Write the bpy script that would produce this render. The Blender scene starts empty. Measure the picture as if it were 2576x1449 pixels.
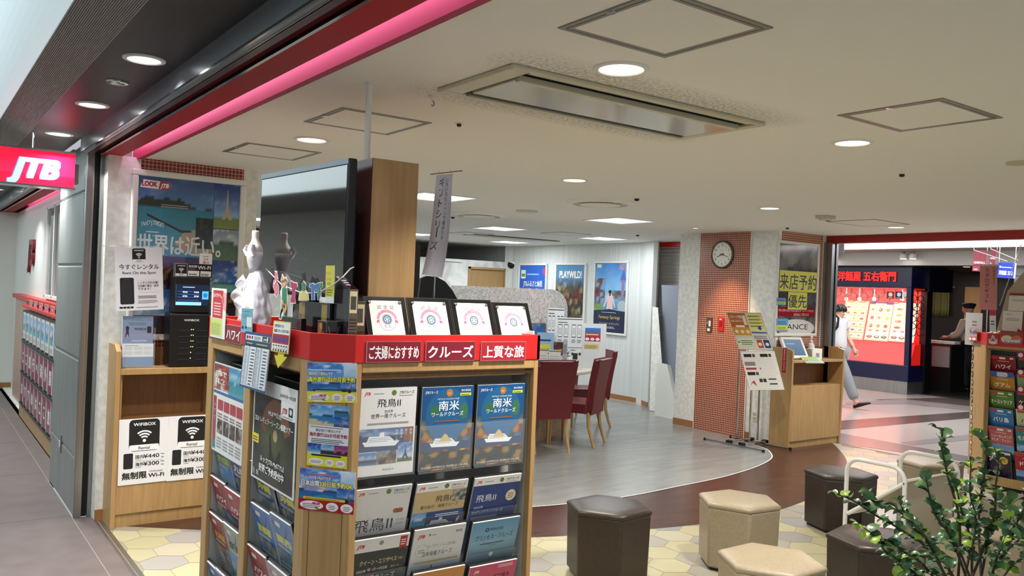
import bpy, math, random
from mathutils import Vector, Matrix
from math import pi, sin, cos, radians

SC = bpy.context.scene
COL = SC.collection
rng = random.Random(7)

# ------------------------------------------------------------------ camera, world, exposure
IMG_W, IMG_H, FOC = 2576, 1449, 2100.4
EYE, CEIL = 1.65, 2.444
YAW, PITCH, ROLL = 0.625607, 0.0016244, 0.0394567
FWD = Vector((sin(YAW)*cos(PITCH), cos(YAW)*cos(PITCH), sin(PITCH)))
_r0 = Vector((cos(YAW), -sin(YAW), 0)); _u0 = _r0.cross(FWD)
RGT = _r0*cos(ROLL) + _u0*sin(ROLL)
UPV = _u0*cos(ROLL) - _r0*sin(ROLL)
cam = bpy.data.cameras.new('camera'); cam.sensor_width = 36.0; cam.lens = 36.0*FOC/IMG_W
cam.clip_start = 0.05; cam.clip_end = 100
cam_o = bpy.data.objects.new('camera', cam); COL.objects.link(cam_o)
_m = Matrix((RGT, UPV, -FWD)).transposed().to_4x4(); _m.translation = (0, 0, EYE)
cam_o.matrix_world = _m
SC.camera = cam_o

SC.view_settings.view_transform = 'Standard'
SC.view_settings.look = 'None'
SC.view_settings.gamma = 1.0
SC.view_settings.exposure = 0.0
w = bpy.data.worlds.new('world'); SC.world = w; w.use_nodes = True
w.node_tree.nodes['Background'].inputs[0].default_value = (0.86, 0.90, 1.0, 1)
w.node_tree.nodes['Background'].inputs[1].default_value = 0.55

def ray(x, y): return FWD + RGT*((x-1288)/FOC) - UPV*((y-724.5)/FOC)
def oz(x, y, z): d = ray(x, y); return Vector((0, 0, EYE)) + d*((z-EYE)/d.z)
def ox(x, y, X): d = ray(x, y); return Vector((0, 0, EYE)) + d*(X/d.x)
def oy(x, y, Y): d = ray(x, y); return Vector((0, 0, EYE)) + d*(Y/d.y)
def on(x, y, P, n):                                   # on the plane through P with normal n
    d = ray(x, y); n = Vector(n); return Vector((0, 0, EYE)) + d*((Vector(P)-Vector((0, 0, EYE))).dot(n)/d.dot(n))

# ------------------------------------------------------------------ colours and materials
def s2l(c): return c/12.92 if c <= 0.04045 else ((c+0.055)/1.055)**2.4
def rgb(c):
    if isinstance(c, str):
        c = srgb(c)
    return tuple(s2l(max(0, min(1, v))) for v in c[:3])
def srgb(c):
    if isinstance(c, str):
        c = c.lstrip('#'); c = ''.join(q*2 for q in c) if len(c) == 3 else c
        return tuple(int(c[i:i+2], 16)/255 for i in (0, 2, 4))
    return c
def mix(a, b, t): return tuple(x+(y-x)*t for x, y in zip(a, b))

def nmat(name, color=(0.8, 0.8, 0.8), rough=0.5, metal=0.0, spec=0.5, emit=None, es=0.0, coat=0.0, trans=0.0, alpha=1.0):
    m = bpy.data.materials.new(name); m.use_nodes = True
    b = m.node_tree.nodes['Principled BSDF']; i = b.inputs
    i['Base Color'].default_value = (*rgb(color), 1); i['Roughness'].default_value = rough
    i['Metallic'].default_value = metal; i['Specular IOR Level'].default_value = spec
    i['Coat Weight'].default_value = coat; i['Coat Roughness'].default_value = 0.05
    i['Transmission Weight'].default_value = trans; i['Alpha'].default_value = alpha
    if emit is not None:
        i['Emission Color'].default_value = (*rgb(emit), 1); i['Emission Strength'].default_value = es
    return m
def nd(m, t, **k):
    n = m.node_tree.nodes.new(t)
    for a, v in k.items(): setattr(n, a, v)
    return n
def lk(m, a, b): m.node_tree.links.new(a, b)
def noisy(m, c1, c2, scale=(1, 1, 1), detail=4, nscale=4.0, lo=0.35, hi=0.65, bump=0.0, rough=None, dist=0.0):
    """base colour runs between two colours by stretched noise in world position"""
    b = m.node_tree.nodes['Principled BSDF']
    g = nd(m, 'ShaderNodeNewGeometry'); mp = nd(m, 'ShaderNodeMapping'); mp.inputs['Scale'].default_value = scale
    lk(m, g.outputs['Position'], mp.inputs['Vector'])
    n = nd(m, 'ShaderNodeTexNoise'); n.inputs['Scale'].default_value = nscale; n.inputs['Detail'].default_value = detail
    n.inputs['Distortion'].default_value = dist
    lk(m, mp.outputs[0], n.inputs['Vector'])
    r = nd(m, 'ShaderNodeValToRGB'); r.color_ramp.elements[0].position = lo; r.color_ramp.elements[1].position = hi
    r.color_ramp.elements[0].color = (*rgb(c1), 1); r.color_ramp.elements[1].color = (*rgb(c2), 1)
    lk(m, n.outputs['Fac'], r.inputs['Fac']); lk(m, r.outputs['Color'], b.inputs['Base Color'])
    if bump:
        bp = nd(m, 'ShaderNodeBump'); bp.inputs['Strength'].default_value = bump; bp.inputs['Distance'].default_value = 0.002
        lk(m, n.outputs['Fac'], bp.inputs['Height']); lk(m, bp.outputs[0], b.inputs['Normal'])
    return m
def tiles(name, axes, size, c1, c2, grout, rough=0.2, gap=0.12):
    """small square mosaic; axes = which world axes run across and up"""
    m = nmat(name, c1, rough); b = m.node_tree.nodes['Principled BSDF']
    g = nd(m, 'ShaderNodeNewGeometry'); sp = nd(m, 'ShaderNodeSeparateXYZ'); cb = nd(m, 'ShaderNodeCombineXYZ')
    lk(m, g.outputs['Position'], sp.inputs[0])
    lk(m, sp.outputs[axes[0]], cb.inputs[0]); lk(m, sp.outputs[axes[1]], cb.inputs[1])
    br = nd(m, 'ShaderNodeTexBrick'); br.offset = 0.0; br.squash = 1.0
    br.inputs['Color1'].default_value = (*rgb(c1), 1); br.inputs['Color2'].default_value = (*rgb(c2), 1)
    br.inputs['Mortar'].default_value = (*rgb(grout), 1); br.inputs['Scale'].default_value = 1.0/size
    br.inputs['Mortar Size'].default_value = gap; br.inputs['Mortar Smooth'].default_value = 0.1
    br.inputs['Brick Width'].default_value = 1.0; br.inputs['Row Height'].default_value = 1.0
    lk(m, cb.outputs[0], br.inputs['Vector']); lk(m, br.outputs['Color'], b.inputs['Base Color'])
    bp = nd(m, 'ShaderNodeBump'); bp.invert = True; bp.inputs['Strength'].default_value = 0.6; bp.inputs['Distance'].default_value = 0.003
    lk(m, br.outputs['Fac'], bp.inputs['Height']); lk(m, bp.outputs[0], b.inputs['Normal'])
    return m
def vcol(name, rough, coat=0.0, emit=0.0, spec=0.5):
    m = nmat(name, (1, 1, 1), rough, spec=spec, coat=coat); b = m.node_tree.nodes['Principled BSDF']
    a = nd(m, 'ShaderNodeVertexColor'); a.layer_name = 'Col'
    lk(m, a.outputs[0], b.inputs['Base Color'])
    if emit:
        lk(m, a.outputs[0], b.inputs['Emission Color']); b.inputs['Emission Strength'].default_value = emit
    return m
def lamp_mat(name, color, s): return nmat(name, (0.9, 0.9, 0.9), 0.5, emit=color, es=s)

M = {}
M['paper'] = vcol('paper', 0.55)
M['gloss'] = vcol('gloss_print', 0.28, spec=0.4)
M['acryl'] = vcol('print_under_acrylic', 0.12, coat=0.35)
M['glow'] = vcol('backlit_print', 0.3, emit=1.0)
M['glow2'] = vcol('bright_backlit_print', 0.3, emit=.55)
M['screen'] = vcol('display_print', 0.15, emit=0.9)
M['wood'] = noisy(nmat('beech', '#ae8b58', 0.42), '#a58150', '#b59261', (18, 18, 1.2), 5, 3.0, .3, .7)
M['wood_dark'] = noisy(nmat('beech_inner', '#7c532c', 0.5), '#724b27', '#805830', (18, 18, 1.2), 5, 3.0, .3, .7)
M['wood_leg'] = noisy(nmat('beech_leg', '#c39a5c', 0.35), '#b98f52', '#caa368', (20, 20, 2), 4, 3.0)
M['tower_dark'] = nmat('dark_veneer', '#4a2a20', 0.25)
M['red'] = nmat('red_lacquer', '#c81e1c', 0.38)
M['red_beam'] = nmat('red_fascia', '#a81c22', 0.5, spec=.15)
M['maroon'] = nmat('maroon', '#8c1626', 0.4)
M['white'] = nmat('white_paint', '#e6e5de', 0.5)
M['offwhite'] = noisy(nmat('white_wallpaper', '#e6e5dc', 0.7), '#dad9d0', '#efeee7', (1, 1, 1), 6, 22.0, .35, .65, bump=.5)
M['wallstripe'] = noisy(nmat('striped_wallpaper', '#d6dad6', 0.65), '#c6cbc8', '#e2e5e1', (26, 26, .12), 3, 3.0, .35, .65)
M['marble'] = noisy(nmat('marble_wallpaper', '#dcdbd3', 0.6), '#cfcdc3', '#e9e8e2', (1, 1, 1), 6, 2.2, .42, .56, dist=1.6)
M['ceil'] = nmat('ceiling_paint', '#f0eee4', 0.8)
M['vent'] = nmat('vent_cream', '#c9c3a6', 0.35)
M['ventpanel'] = nmat('vent_panel', '#b3ae98', 0.12, spec=0.8)
M['hatch'] = nmat('hatch_rim', '#8c897f', 0.4, metal=0.5)
M['black'] = nmat('black_plastic', '#0c0c0d', 0.32)
M['blackm'] = nmat('black_matte', '#121213', 0.6)
M['tray'] = nmat('black_tray', '#17181a', 0.35)
M['greyp'] = nmat('grey_panel', '#9c9c98', 0.5)
M['steel'] = noisy(nmat('brushed_steel', '#9a9b9a', 0.28, metal=0.9), '#8b8c8b', '#a5a6a5', (60, 60, .6), 3, 3.0)
M['steelp'] = noisy(nmat('grey_steel_panel', '#8c908e', 0.42, metal=0.25), '#868a88', '#949896', (8, 8, .8), 3, 2.0)
M['chrome'] = nmat('chrome', '#c9cbcc', 0.15, metal=1.0)
M['slot'] = nmat('black_slot', '#050505', 0.6)
M['darkceil'] = noisy(nmat('dark_ceiling_panel', '#292523', 0.42, spec=0.2), '#24211f', '#2e2a28', (40, 1, 40), 3, 3.0)
M['ribdark'] = nmat('ribbed_panel', '#96928c', 0.5)
M['floor_grey'] = noisy(nmat('mall_floor_tile', '#665b58', 0.42), '#615653', '#6b605d', (2, 2, 2), 4, 3.0)
M['floor_dark'] = nmat('mall_floor_seam', '#8d8884', 0.45)
M['plank'] = noisy(nmat('grey_vinyl_plank', '#8c8c86', 0.22), '#7c7d7a', '#929390', (.9, 5, 1), 7, 2.2, .25, .78, dist=.9)
M['brownvinyl'] = noisy(nmat('brown_vinyl', '#5a382c', 0.26, spec=.3), '#3a221c', '#4f332a', (1.2, 9, 1), 6, 2.6, .3, .7, dist=.4)
M['tile_v'] = vcol('hex_tile', 0.34)
M['tile_floor2'] = vcol('corridor_inlay', 0.25)
M['grout'] = nmat('grout', '#8b8068', 0.7)
M['skirt'] = nmat('wood_baseboard', '#9c6a3e', 0.45)
M['mosaicY'] = tiles('red_mosaic', (1, 2), 0.0256, '#7f2a1e', '#8c3425', '#e0bfa2', .22, .10)
M['mosaicX'] = tiles('red_mosaic_side', (0, 2), 0.0256, '#8a1d14', '#9a2a1c', '#d8c6b2', .18, .07)
M['glass'] = nmat('window_glass', '#dfe8ea', 0.03, trans=1.0)
M['clear'] = nmat('clear_acrylic', '#f2f6f6', 0.06, trans=0.0, alpha=0.06)
M['shutter'] = nmat('shutter_slat', '#cbc9c4', 0.4)
M['brownpouf'] = noisy(nmat('brown_leatherette', '#32271f', 0.42), '#30251e', '#362b23', (1, 1, 1), 3, 60.0, bump=.15)
M['beigepouf'] = noisy(nmat('beige_leatherette', '#9a8b73', 0.42), '#96876f', '#9e8f77', (1, 1, 1), 3, 60.0, bump=.15)
M['redleather'] = noisy(nmat('red_leatherette', '#6c1c23', 0.4), '#671a21', '#711f26', (1, 1, 1), 3, 50.0, bump=.1)
M['beigecloth'] = nmat('beige_cloth', '#c9bda2', 0.7)
M['whitemetal'] = nmat('white_enamel', '#e9e8e4', 0.3)
M['navy'] = nmat('navy_panel', '#0b0c34', 0.3)
M['redlit'] = nmat('red_wall', '#e5261f', 0.4)
M['skin'] = nmat('skin', '#c79a80', 0.5)
M['hair'] = nmat('black_hair', '#0e0c0c', 0.4)
M['tee'] = nmat('white_cotton', '#c4c5c8', 0.8)
M['greycloth'] = nmat('grey_cotton', '#85868a', 0.8)
M['blackcloth'] = nmat('black_cloth', '#131316', 0.8)

# ------------------------------------------------------------------ mesh building
class MB:
    def __init__(s): s.v = []; s.f = []; s.mi = []; s.cur = 0; s.c = []; s.col = (1, 1, 1)
    def _add(s, vs, fs, T=None):
        o = len(s.v)
        for p in vs:
            p = Vector(p)
            s.v.append(T @ p if T is not None else p); s.c.append(s.col)
        for f in fs: s.f.append([i+o for i in f]); s.mi.append(s.cur)
        return s
    def mat(s, i): s.cur = i; return s
    def box(s, x0, x1, y0, y1, z0, z1, T=None):
        v = [(x, y, z) for z in (z0, z1) for y in (y0, y1) for x in (x0, x1)]
        return s._add(v, [(0, 2, 3, 1), (4, 5, 7, 6), (0, 1, 5, 4), (2, 6, 7, 3), (0, 4, 6, 2), (1, 3, 7, 5)], T)
    def prism(s, pts, z0, z1, T=None, top=None):
        n = len(pts); top = top or pts
        v = [(p[0], p[1], z0) for p in pts] + [(p[0], p[1], z1) for p in top]
        f = [list(range(n))[::-1], list(range(n, 2*n))] + [(i, (i+1) % n, n+(i+1) % n, n+i) for i in range(n)]
        return s._add(v, f, T)
    def quad(s, a, b, c, d, T=None): return s._add([a, b, c, d], [(0, 1, 2, 3)], T)
    def poly(s, pts, T=None): return s._add(pts, [list(range(len(pts)))], T)
    def tube(s, pts, r, n=8, T=None, cap=True):
        pts = [Vector(p) for p in pts]; rs = r if isinstance(r, (list, tuple)) else [r]*len(pts)
        v = []; f = []; up = None
        for i, p in enumerate(pts):
            d = (pts[min(i+1, len(pts)-1)] - pts[max(i-1, 0)]).normalized()
            if up is None: up = Vector((0, 0, 1)) if abs(d.z) < .9 else Vector((1, 0, 0))
            a = d.cross(up)
            if a.length < 1e-5: a = d.orthogonal()
            a.normalize(); b = a.cross(d).normalized(); up = b
            for k in range(n):
                t = 2*pi*k/n; v.append(p + a*(cos(t)*rs[i]) + b*(sin(t)*rs[i]))
        for i in range(len(pts)-1):
            for k in range(n): f.append((i*n+k, i*n+(k+1) % n, (i+1)*n+(k+1) % n, (i+1)*n+k))
        if cap: f.append(list(range(n))); f.append(list(range((len(pts)-1)*n, len(pts)*n))[::-1])
        return s._add(v, f, T)
    def lathe(s, prof, n=24, T=None):
        v = []; f = []
        for r, z in prof:
            for k in range(n): v.append((r*cos(2*pi*k/n), r*sin(2*pi*k/n), z))
        for i in range(len(prof)-1):
            for k in range(n): f.append((i*n+k, i*n+(k+1) % n, (i+1)*n+(k+1) % n, (i+1)*n+k))
        f.append(list(range(n))[::-1]); f.append(list(range((len(prof)-1)*n, len(prof)*n)))
        return s._add(v, f, T)
    def grid(s, fn, nu, nv, thick=None):
        v = [fn(i/nu, j/nv) for j in range(nv+1) for i in range(nu+1)]
        f = [(j*(nu+1)+i, j*(nu+1)+i+1, (j+1)*(nu+1)+i+1, (j+1)*(nu+1)+i) for j in range(nv) for i in range(nu)]
        return s._add(v, f)
    def build(s, name, mats, parent=None, smooth=False, bevel=0, seg=2, local=False, angle=35, subsurf=0, solid=0):
        me = bpy.data.meshes.new(name); me.from_pydata([tuple(p) for p in s.v], [], s.f)
        for m in (mats if isinstance(mats, (list, tuple)) else [mats]): me.materials.append(m)
        if len(set(s.mi)) > 1: me.polygons.foreach_set('material_index', s.mi)
        if any(c != (1, 1, 1) for c in s.c):
            a = me.color_attributes.new('Col', 'FLOAT_COLOR', 'POINT')
            a.data.foreach_set('color', [x for c in s.c for x in (*c, 1.0)])
        if smooth:
            me.polygons.foreach_set('use_smooth', [True]*len(me.polygons))
            if smooth == 'auto':
                try: me.set_sharp_from_angle(angle=radians(angle))
                except Exception: pass
        me.update()
        o = bpy.data.objects.new(name, me); COL.objects.link(o)
        if parent is not None:
            o.parent = parent
            if not local: o.matrix_parent_inverse = PM[parent.name].inverted()
        if bevel:
            b = o.modifiers.new('bevel', 'BEVEL'); b.width = bevel; b.segments = seg; b.limit_method = 'ANGLE'; b.angle_limit = radians(40)
        if solid:
            b = o.modifiers.new('solid', 'SOLIDIFY'); b.thickness = solid
        if subsurf:
            b = o.modifiers.new('subsurf', 'SUBSURF'); b.levels = subsurf; b.render_levels = subsurf
        return o
PM = {}
def tag(o, label, cat, group=None):
    o['label'] = label; o['category'] = cat
    if group: o['group'] = group
    return o
def thing(name, label, cat, loc=(0, 0, 0), rz=0.0, group=None):
    o = bpy.data.objects.new(name, None); COL.objects.link(o); o.empty_display_size = 0.1
    o.location = loc; o.rotation_euler = (0, 0, rz)
    PM[o.name] = Matrix.Translation(loc) @ Matrix.Rotation(rz, 4, 'Z')
    return tag(o, label, cat, group)
def struct(o): o['kind'] = 'structure'; return o
def dup(root, loc, rz, label, group=None):
    r = root.copy(); COL.objects.link(r); r.location = loc; r.rotation_euler = (0, 0, rz); r['label'] = label
    if group: r['group'] = group
    for ch in list(root.children):
        c = ch.copy(); COL.objects.link(c); c.parent = r
        for g in list(ch.children):
            d = g.copy(); COL.objects.link(d); d.parent = c
    return r
def sbox(name, m, *a, bevel=0):
    mb = MB()
    for b in (a if isinstance(a[0], (list, tuple)) else [a]): mb.box(*b)
    return struct(mb.build(name, m, bevel=bevel))

# ------------------------------------------------------------------ lettering and printed artwork
_GL = {}
def glyphs(s, bold=0.0):
    k = (s, bold)
    if k in _GL: return _GL[k]
    cu = bpy.data.curves.new('t', 'FONT'); cu.body = s; cu.size = 1.0; cu.resolution_u = 3
    ob = bpy.data.objects.new('t', cu)
    me = bpy.data.meshes.new_from_object(ob)
    v = [(p.co.x, p.co.y) for p in me.vertices]; f = [tuple(p.vertices) for p in me.polygons]
    bpy.data.objects.remove(ob); bpy.data.meshes.remove(me); bpy.data.curves.remove(cu)
    xs = [p[0] for p in v] or [0, 1]; ys = [p[1] for p in v] or [0, 1]
    _GL[k] = (v, f, min(xs), max(xs), min(ys), max(ys)); return _GL[k]

def hsh(i, j, s):
    n = (i*374761393 + j*668265263 + s*974634777) & 0xffffffff
    n = ((n ^ (n >> 13))*1274126177) & 0xffffffff
    return ((n ^ (n >> 16)) & 0xffff)/65535.0
def vn(x, y, s=0):
    i, j = math.floor(x), math.floor(y); a, b = x-i, y-j
    a = a*a*(3-2*a); b = b*b*(3-2*b)
    return (hsh(i, j, s)*(1-a)+hsh(i+1, j, s)*a)*(1-b) + (hsh(i, j+1, s)*(1-a)+hsh(i+1, j+1, s)*a)*b
def fbm(x, y, s=0): return (vn(x, y, s)*.5 + vn(x*2.1, y*2.1, s+1)*.3 + vn(x*4.3, y*4.3, s+2)*.2)

class Print:
    """flat printed artwork; x and y run 0..1 over the sheet"""
    STEP = 0.00004
    def __init__(s, w, h): s.w = w; s.h = h; s.z = 0.0; s.v = []; s.f = []; s.c = []
    def _put(s, vs, fs, cs):
        s.z += s.STEP; o = len(s.v)
        s.v += [(x, y, s.z) for x, y in vs]; s.f += [[i+o for i in f] for f in fs]
        s.c += cs if isinstance(cs, list) else [rgb(cs)]*len(vs)
        return s
    def rect(s, x, y, w, h, c, top=None):
        W, H = s.w, s.h
        v = [(x*W, y*H), ((x+w)*W, y*H), ((x+w)*W, (y+h)*H), (x*W, (y+h)*H)]
        return s._put(v, [(0, 1, 2, 3)], [rgb(c)]*2+[rgb(top)]*2 if top else c)
    def rrect(s, x, y, w, h, c, r=.2):
        W, H = s.w, s.h; R = r*min(w*W, h*H); v = []
        for cx, cy, a in (((x+w)*W-R, (y+h)*H-R, 0), (x*W+R, (y+h)*H-R, 1), (x*W+R, y*H+R, 2), ((x+w)*W-R, y*H+R, 3)):
            for k in range(5): t = (a+k/4)*pi/2; v.append((cx+R*cos(t), cy+R*sin(t)))
        return s._put(v, [list(range(len(v)))], c)
    def poly(s, pts, c): return s._put([(x*s.w, y*s.h) for x, y in pts], [list(range(len(pts)))], c)
    def ell(s, cx, cy, rx, c, ry=None, n=28):
        ry = rx*s.w if ry is None else ry*s.h; rx = rx*s.w
        return s._put([(cx*s.w+rx*cos(2*pi*k/n), cy*s.h+ry*sin(2*pi*k/n)) for k in range(n)], [list(range(n))], c)
    def arc(s, cx, cy, r0, r1, a0, a1, c, n=20):
        v = []
        for k in range(n+1):
            t = radians(a0+(a1-a0)*k/n)
            for r in (r0, r1): v.append((cx*s.w+r*s.w*cos(t), cy*s.h+r*s.w*sin(t)))
        return s._put(v, [(2*k, 2*k+2, 2*k+3, 2*k+1) for k in range(n)], c)
    def frame(s, x, y, w, h, t, c):
        tx = t; ty = t*s.w/s.h
        s.rect(x, y, w, ty, c); s.z -= s.STEP; s.rect(x, y+h-ty, w, ty, c); s.z -= s.STEP
        s.rect(x, y, tx, h, c); s.z -= s.STEP; return s.rect(x+w-tx, y, tx, h, c)
    def photo(s, x, y, w, h, fn, nx=24, ny=18):
        v = []; c = []
        for j in range(ny+1):
            for i in range(nx+1):
                v.append(((x+w*i/nx)*s.w, (y+h*j/ny)*s.h)); c.append(rgb(fn(i/nx, j/ny)))
        return s._put(v, [(j*(nx+1)+i, j*(nx+1)+i+1, (j+1)*(nx+1)+i+1, (j+1)*(nx+1)+i) for j in range(ny) for i in range(nx)], c)
    def text(s, t, x, y, size, c, w=None, al='l', bold=0.0, out=None, ob=0.05, skew=0.0, rot=0.0):
        """x,y = baseline; size = em as part of the sheet height; w squeezes the line to that part of the width"""
        if out is not None: s.text(t, x, y, size, out, w, al, bold+ob, None, 0, skew, rot)
        v, f, a0, a1, y0, y1 = glyphs(t)
        if not v: return s
        k = size*s.h; kx = k if w is None else w*s.w/max(1e-6, (a1-a0))
        off = {'l': 0, 'c': .5, 'r': 1}[al]*(a1-a0)*kx
        cr, sr = cos(rot), sin(rot)
        for bx_, by_ in (((-bold, -bold*.8), (bold, -bold*.8), (-bold, bold*.8), (bold, bold*.8)) if bold else ((0, 0),)):
            P = []                                          # heavy strokes: the outline printed four times, slightly shifted
            for px, py in v:
                X = (px-a0+bx_)*kx-off+py*k*skew; Y = (py+by_)*k
                P.append((x*s.w+X*cr-Y*sr, y*s.h+X*sr+Y*cr))
            s._put(P, f, c); s.z -= s.STEP*.5
        s.z += s.STEP*.5
        return s
    def vtext(s, t, x, y, size, c, step=None, bold=0.0, lay=True):
        step = step or size*1.05
        for i, ch in enumerate(t):
            if ch == 'ー':
                s.rect(x-size*s.h/s.w*.05, y-step*i-size*.35, size*s.h/s.w*.1, size*.8, c)
            else: s.text(ch, x, y-step*i, size, c, al='c', bold=bold)
            s.z -= s.STEP
        s.z += s.STEP; return s
    def lines(s, x, y, w, h, n, c, seed=1, th=.45):
        for i in range(n):
            yy = y+h*(n-1-i)/n; ww = w*(.75+.25*hsh(i, seed, 3)) if i == n-1 else w*(.9+.1*hsh(i, seed, 5))
            s.rect(x, yy, ww, h/n*th, c); s.z -= s.STEP
        s.z += s.STEP; return s

def land(seed, sky=('#5a9be0', '#cfe4f5'), low=('#0f6fae', '#39b7c4'), hill='#3d5a3c', hz=.45, hh=.18, sand=None, cloud=.5, hf=3.0):
    s0, s1, w0, w1, hc = (srgb(c) for c in (sky[0], sky[1], low[0], low[1], hill)); sd = srgb(sand) if sand else None
    def fn(u, v):
        rid = hz + hh*(fbm(u*hf, 1.7, seed)-.25)
        if v > rid:
            t = (v-hz)/(1-hz); c = mix(s1, s0, min(1, t*1.2)); k = fbm(u*5, v*9, seed+9)
            return mix(c, (1, 1, 1), max(0, min(1, (k-.52)*4))*cloud)
        if v > hz: return mix(hc, (.05, .06, .05), .6*fbm(u*14, v*20, seed+4))
        t = v/hz; c = mix(w1, w0, t)
        if sd and v < hz*.55*(1-u*.8)+.1*fbm(u*4, 3, seed): c = mix(sd, (1, 1, 1), .2*fbm(u*9, v*9, seed))
        return mix(c, (1, 1, 1), .12*fbm(u*10, v*40, seed+2))
    return fn
def blobs(seed, pal, nx=6, ny=6):
    P = [srgb(c) for c in pal]
    def fn(u, v):
        x, y = u*nx, v*ny; i, j = math.floor(x), math.floor(y); best = 9; k = 0
        for a in (-1, 0, 1):
            for b in (-1, 0, 1):
                px = i+a+hsh(i+a, j+b, seed); py = j+b+hsh(i+a, j+b, seed+50); d = (x-px)**2+(y-py)**2
                if d < best: best = d; k = int(hsh(i+a, j+b, seed+99)*len(P)*.999)
        return mix(P[k], (.05, .05, .08), min(.5, best*.5)+.15*fbm(u*20, v*20, seed))
    return fn
def grad(a, b, seed=0, n=.0):
    a, b = srgb(a), srgb(b)
    return lambda u, v: mix(mix(a, b, v), (1, 1, 1), n*fbm(u*4, v*4, seed))
def jtb(P, x, y, size, c='#c4161c', w=None): return P.text('JTB', x, y, size, c, w=w, bold=.05, skew=.28)

def sheet(name, TL, TR, BL, art=None, mat='paper', thick=.0012, back='#e8e8e6', parent=None, label=None, cat=None, group=None, height=None, width=None, curl=0.0):
    """a flat printed panel given by three of its corners"""
    TL, TR, BL = Vector(TL), Vector(TR), Vector(BL)
    ex = (TR-TL); W = width or ex.length; ex.normalize()
    dn = BL-TL; dn -= ex*dn.dot(ex); H = height or dn.length; ey = -dn.normalized(); ez = ex.cross(ey)
    T = Matrix((ex, ey, ez)).transposed().to_4x4(); T.translation = TL-ey*H
    P = Print(W, H); mb = MB(); mb.col = rgb(back)
    mb.box(0, W, 0, H, -thick, 0, T)
    if art: art(P)
    for p, c in zip(P.v, P.c): mb.v.append(T @ Vector(p)); mb.c.append(c)
    o = len(mb.v)-len(P.v)
    for f in P.f: mb.f.append([i+o for i in f]); mb.mi.append(0)
    if 0:
        inv = T.inverted()
        for i, p in enumerate(mb.v):
            q = inv @ p; q.z += curl*sin(pi*q.x/W)*(1 if True else 0); mb.v[i] = T @ q
    ob = mb.build(name, M[mat] if isinstance(mat, str) else mat, parent)
    if label: tag(ob, label, cat, group)
    ob['_T'] = 0; del ob['_T']
    return ob
def spts(x, y, z, w, h, yaw=0.0, tilt=0.0):
    """three corners of an upright panel: centre bottom at x,y,z; yaw 0 faces -Y, yaw -90 faces -X; tilt leans the top back"""
    a = radians(yaw); ex = Vector((cos(a), sin(a), 0)); n = Vector((sin(a), -cos(a), 0)); t = radians(tilt)
    up = Vector((0, 0, 1))*cos(t) - n*sin(t); B = Vector((x, y, z))
    return B-ex*w/2+up*h, B+ex*w/2+up*h, B-ex*w/2
def area_light(name, loc, size, power, color=(1, 1, 1), shape='DISK', size_y=None, aim=None, spread=180, parent=None):
    l = bpy.data.lights.new(name, 'AREA'); l.shape = shape; l.size = size; l.energy = power; l.color = color; l.spread = radians(spread)
    if size_y: l.size_y = size_y
    o = bpy.data.objects.new(name, l); COL.objects.link(o); o.location = loc
    if aim is not None: o.rotation_euler = (Vector(aim)).to_track_quat('-Z', 'Y').to_euler()
    if parent is not None: o.parent = parent; o.matrix_parent_inverse = PM[parent.name].inverted()
    return o

# ================================================================== PEOPLE
def skinned(name, pts, edges, m, parent, sub=2, root=0):
    """one continuous surface grown over connected joints; pts = (x, y, z, rx, ry)"""
    me = bpy.data.meshes.new(name); me.from_pydata([p[:3] for p in pts], edges, []); me.materials.append(m)
    o = bpy.data.objects.new(name, me); COL.objects.link(o)
    sk = o.modifiers.new('skin', 'SKIN'); sk.use_smooth_shade = True
    if not me.skin_vertices: 
        bpy.context.view_layer.objects.active = o
    for i, p in enumerate(pts):
        v = me.skin_vertices[0].data[i]; v.radius = (p[3], p[4] if len(p) > 4 else p[3]); v.use_root = (i == root)
    s = o.modifiers.new('subsurf', 'SUBSURF'); s.levels = s.render_levels = sub
    o.parent = parent; return o
def fuse(name, pts, edges, extra, m, parent):
    """body, head and hands fused into one continuous surface"""
    o = skinned('tmp', pts, edges, m, None); bpy.context.view_layer.update()
    me = bpy.data.meshes.new_from_object(o.evaluated_get(bpy.context.evaluated_depsgraph_get()))
    mb = MB(); mb._add([tuple(v.co) for v in me.vertices], [tuple(p.vertices) for p in me.polygons])
    bpy.data.objects.remove(o); bpy.data.meshes.remove(me)
    n = len(mb.v); mb.v += extra.v; mb.c += extra.c; mb.f += [[i+n for i in f] for f in extra.f]; mb.mi += [0]*len(extra.f)
    o = mb.build(name, m, parent, smooth=True); r = o.modifiers.new('remesh', 'REMESH'); r.mode = 'VOXEL'; r.voxel_size = .0075; r.use_smooth_shade = True
    return o
def chain(a, b): return [(i, i+1) for i in range(a, b)]
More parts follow.
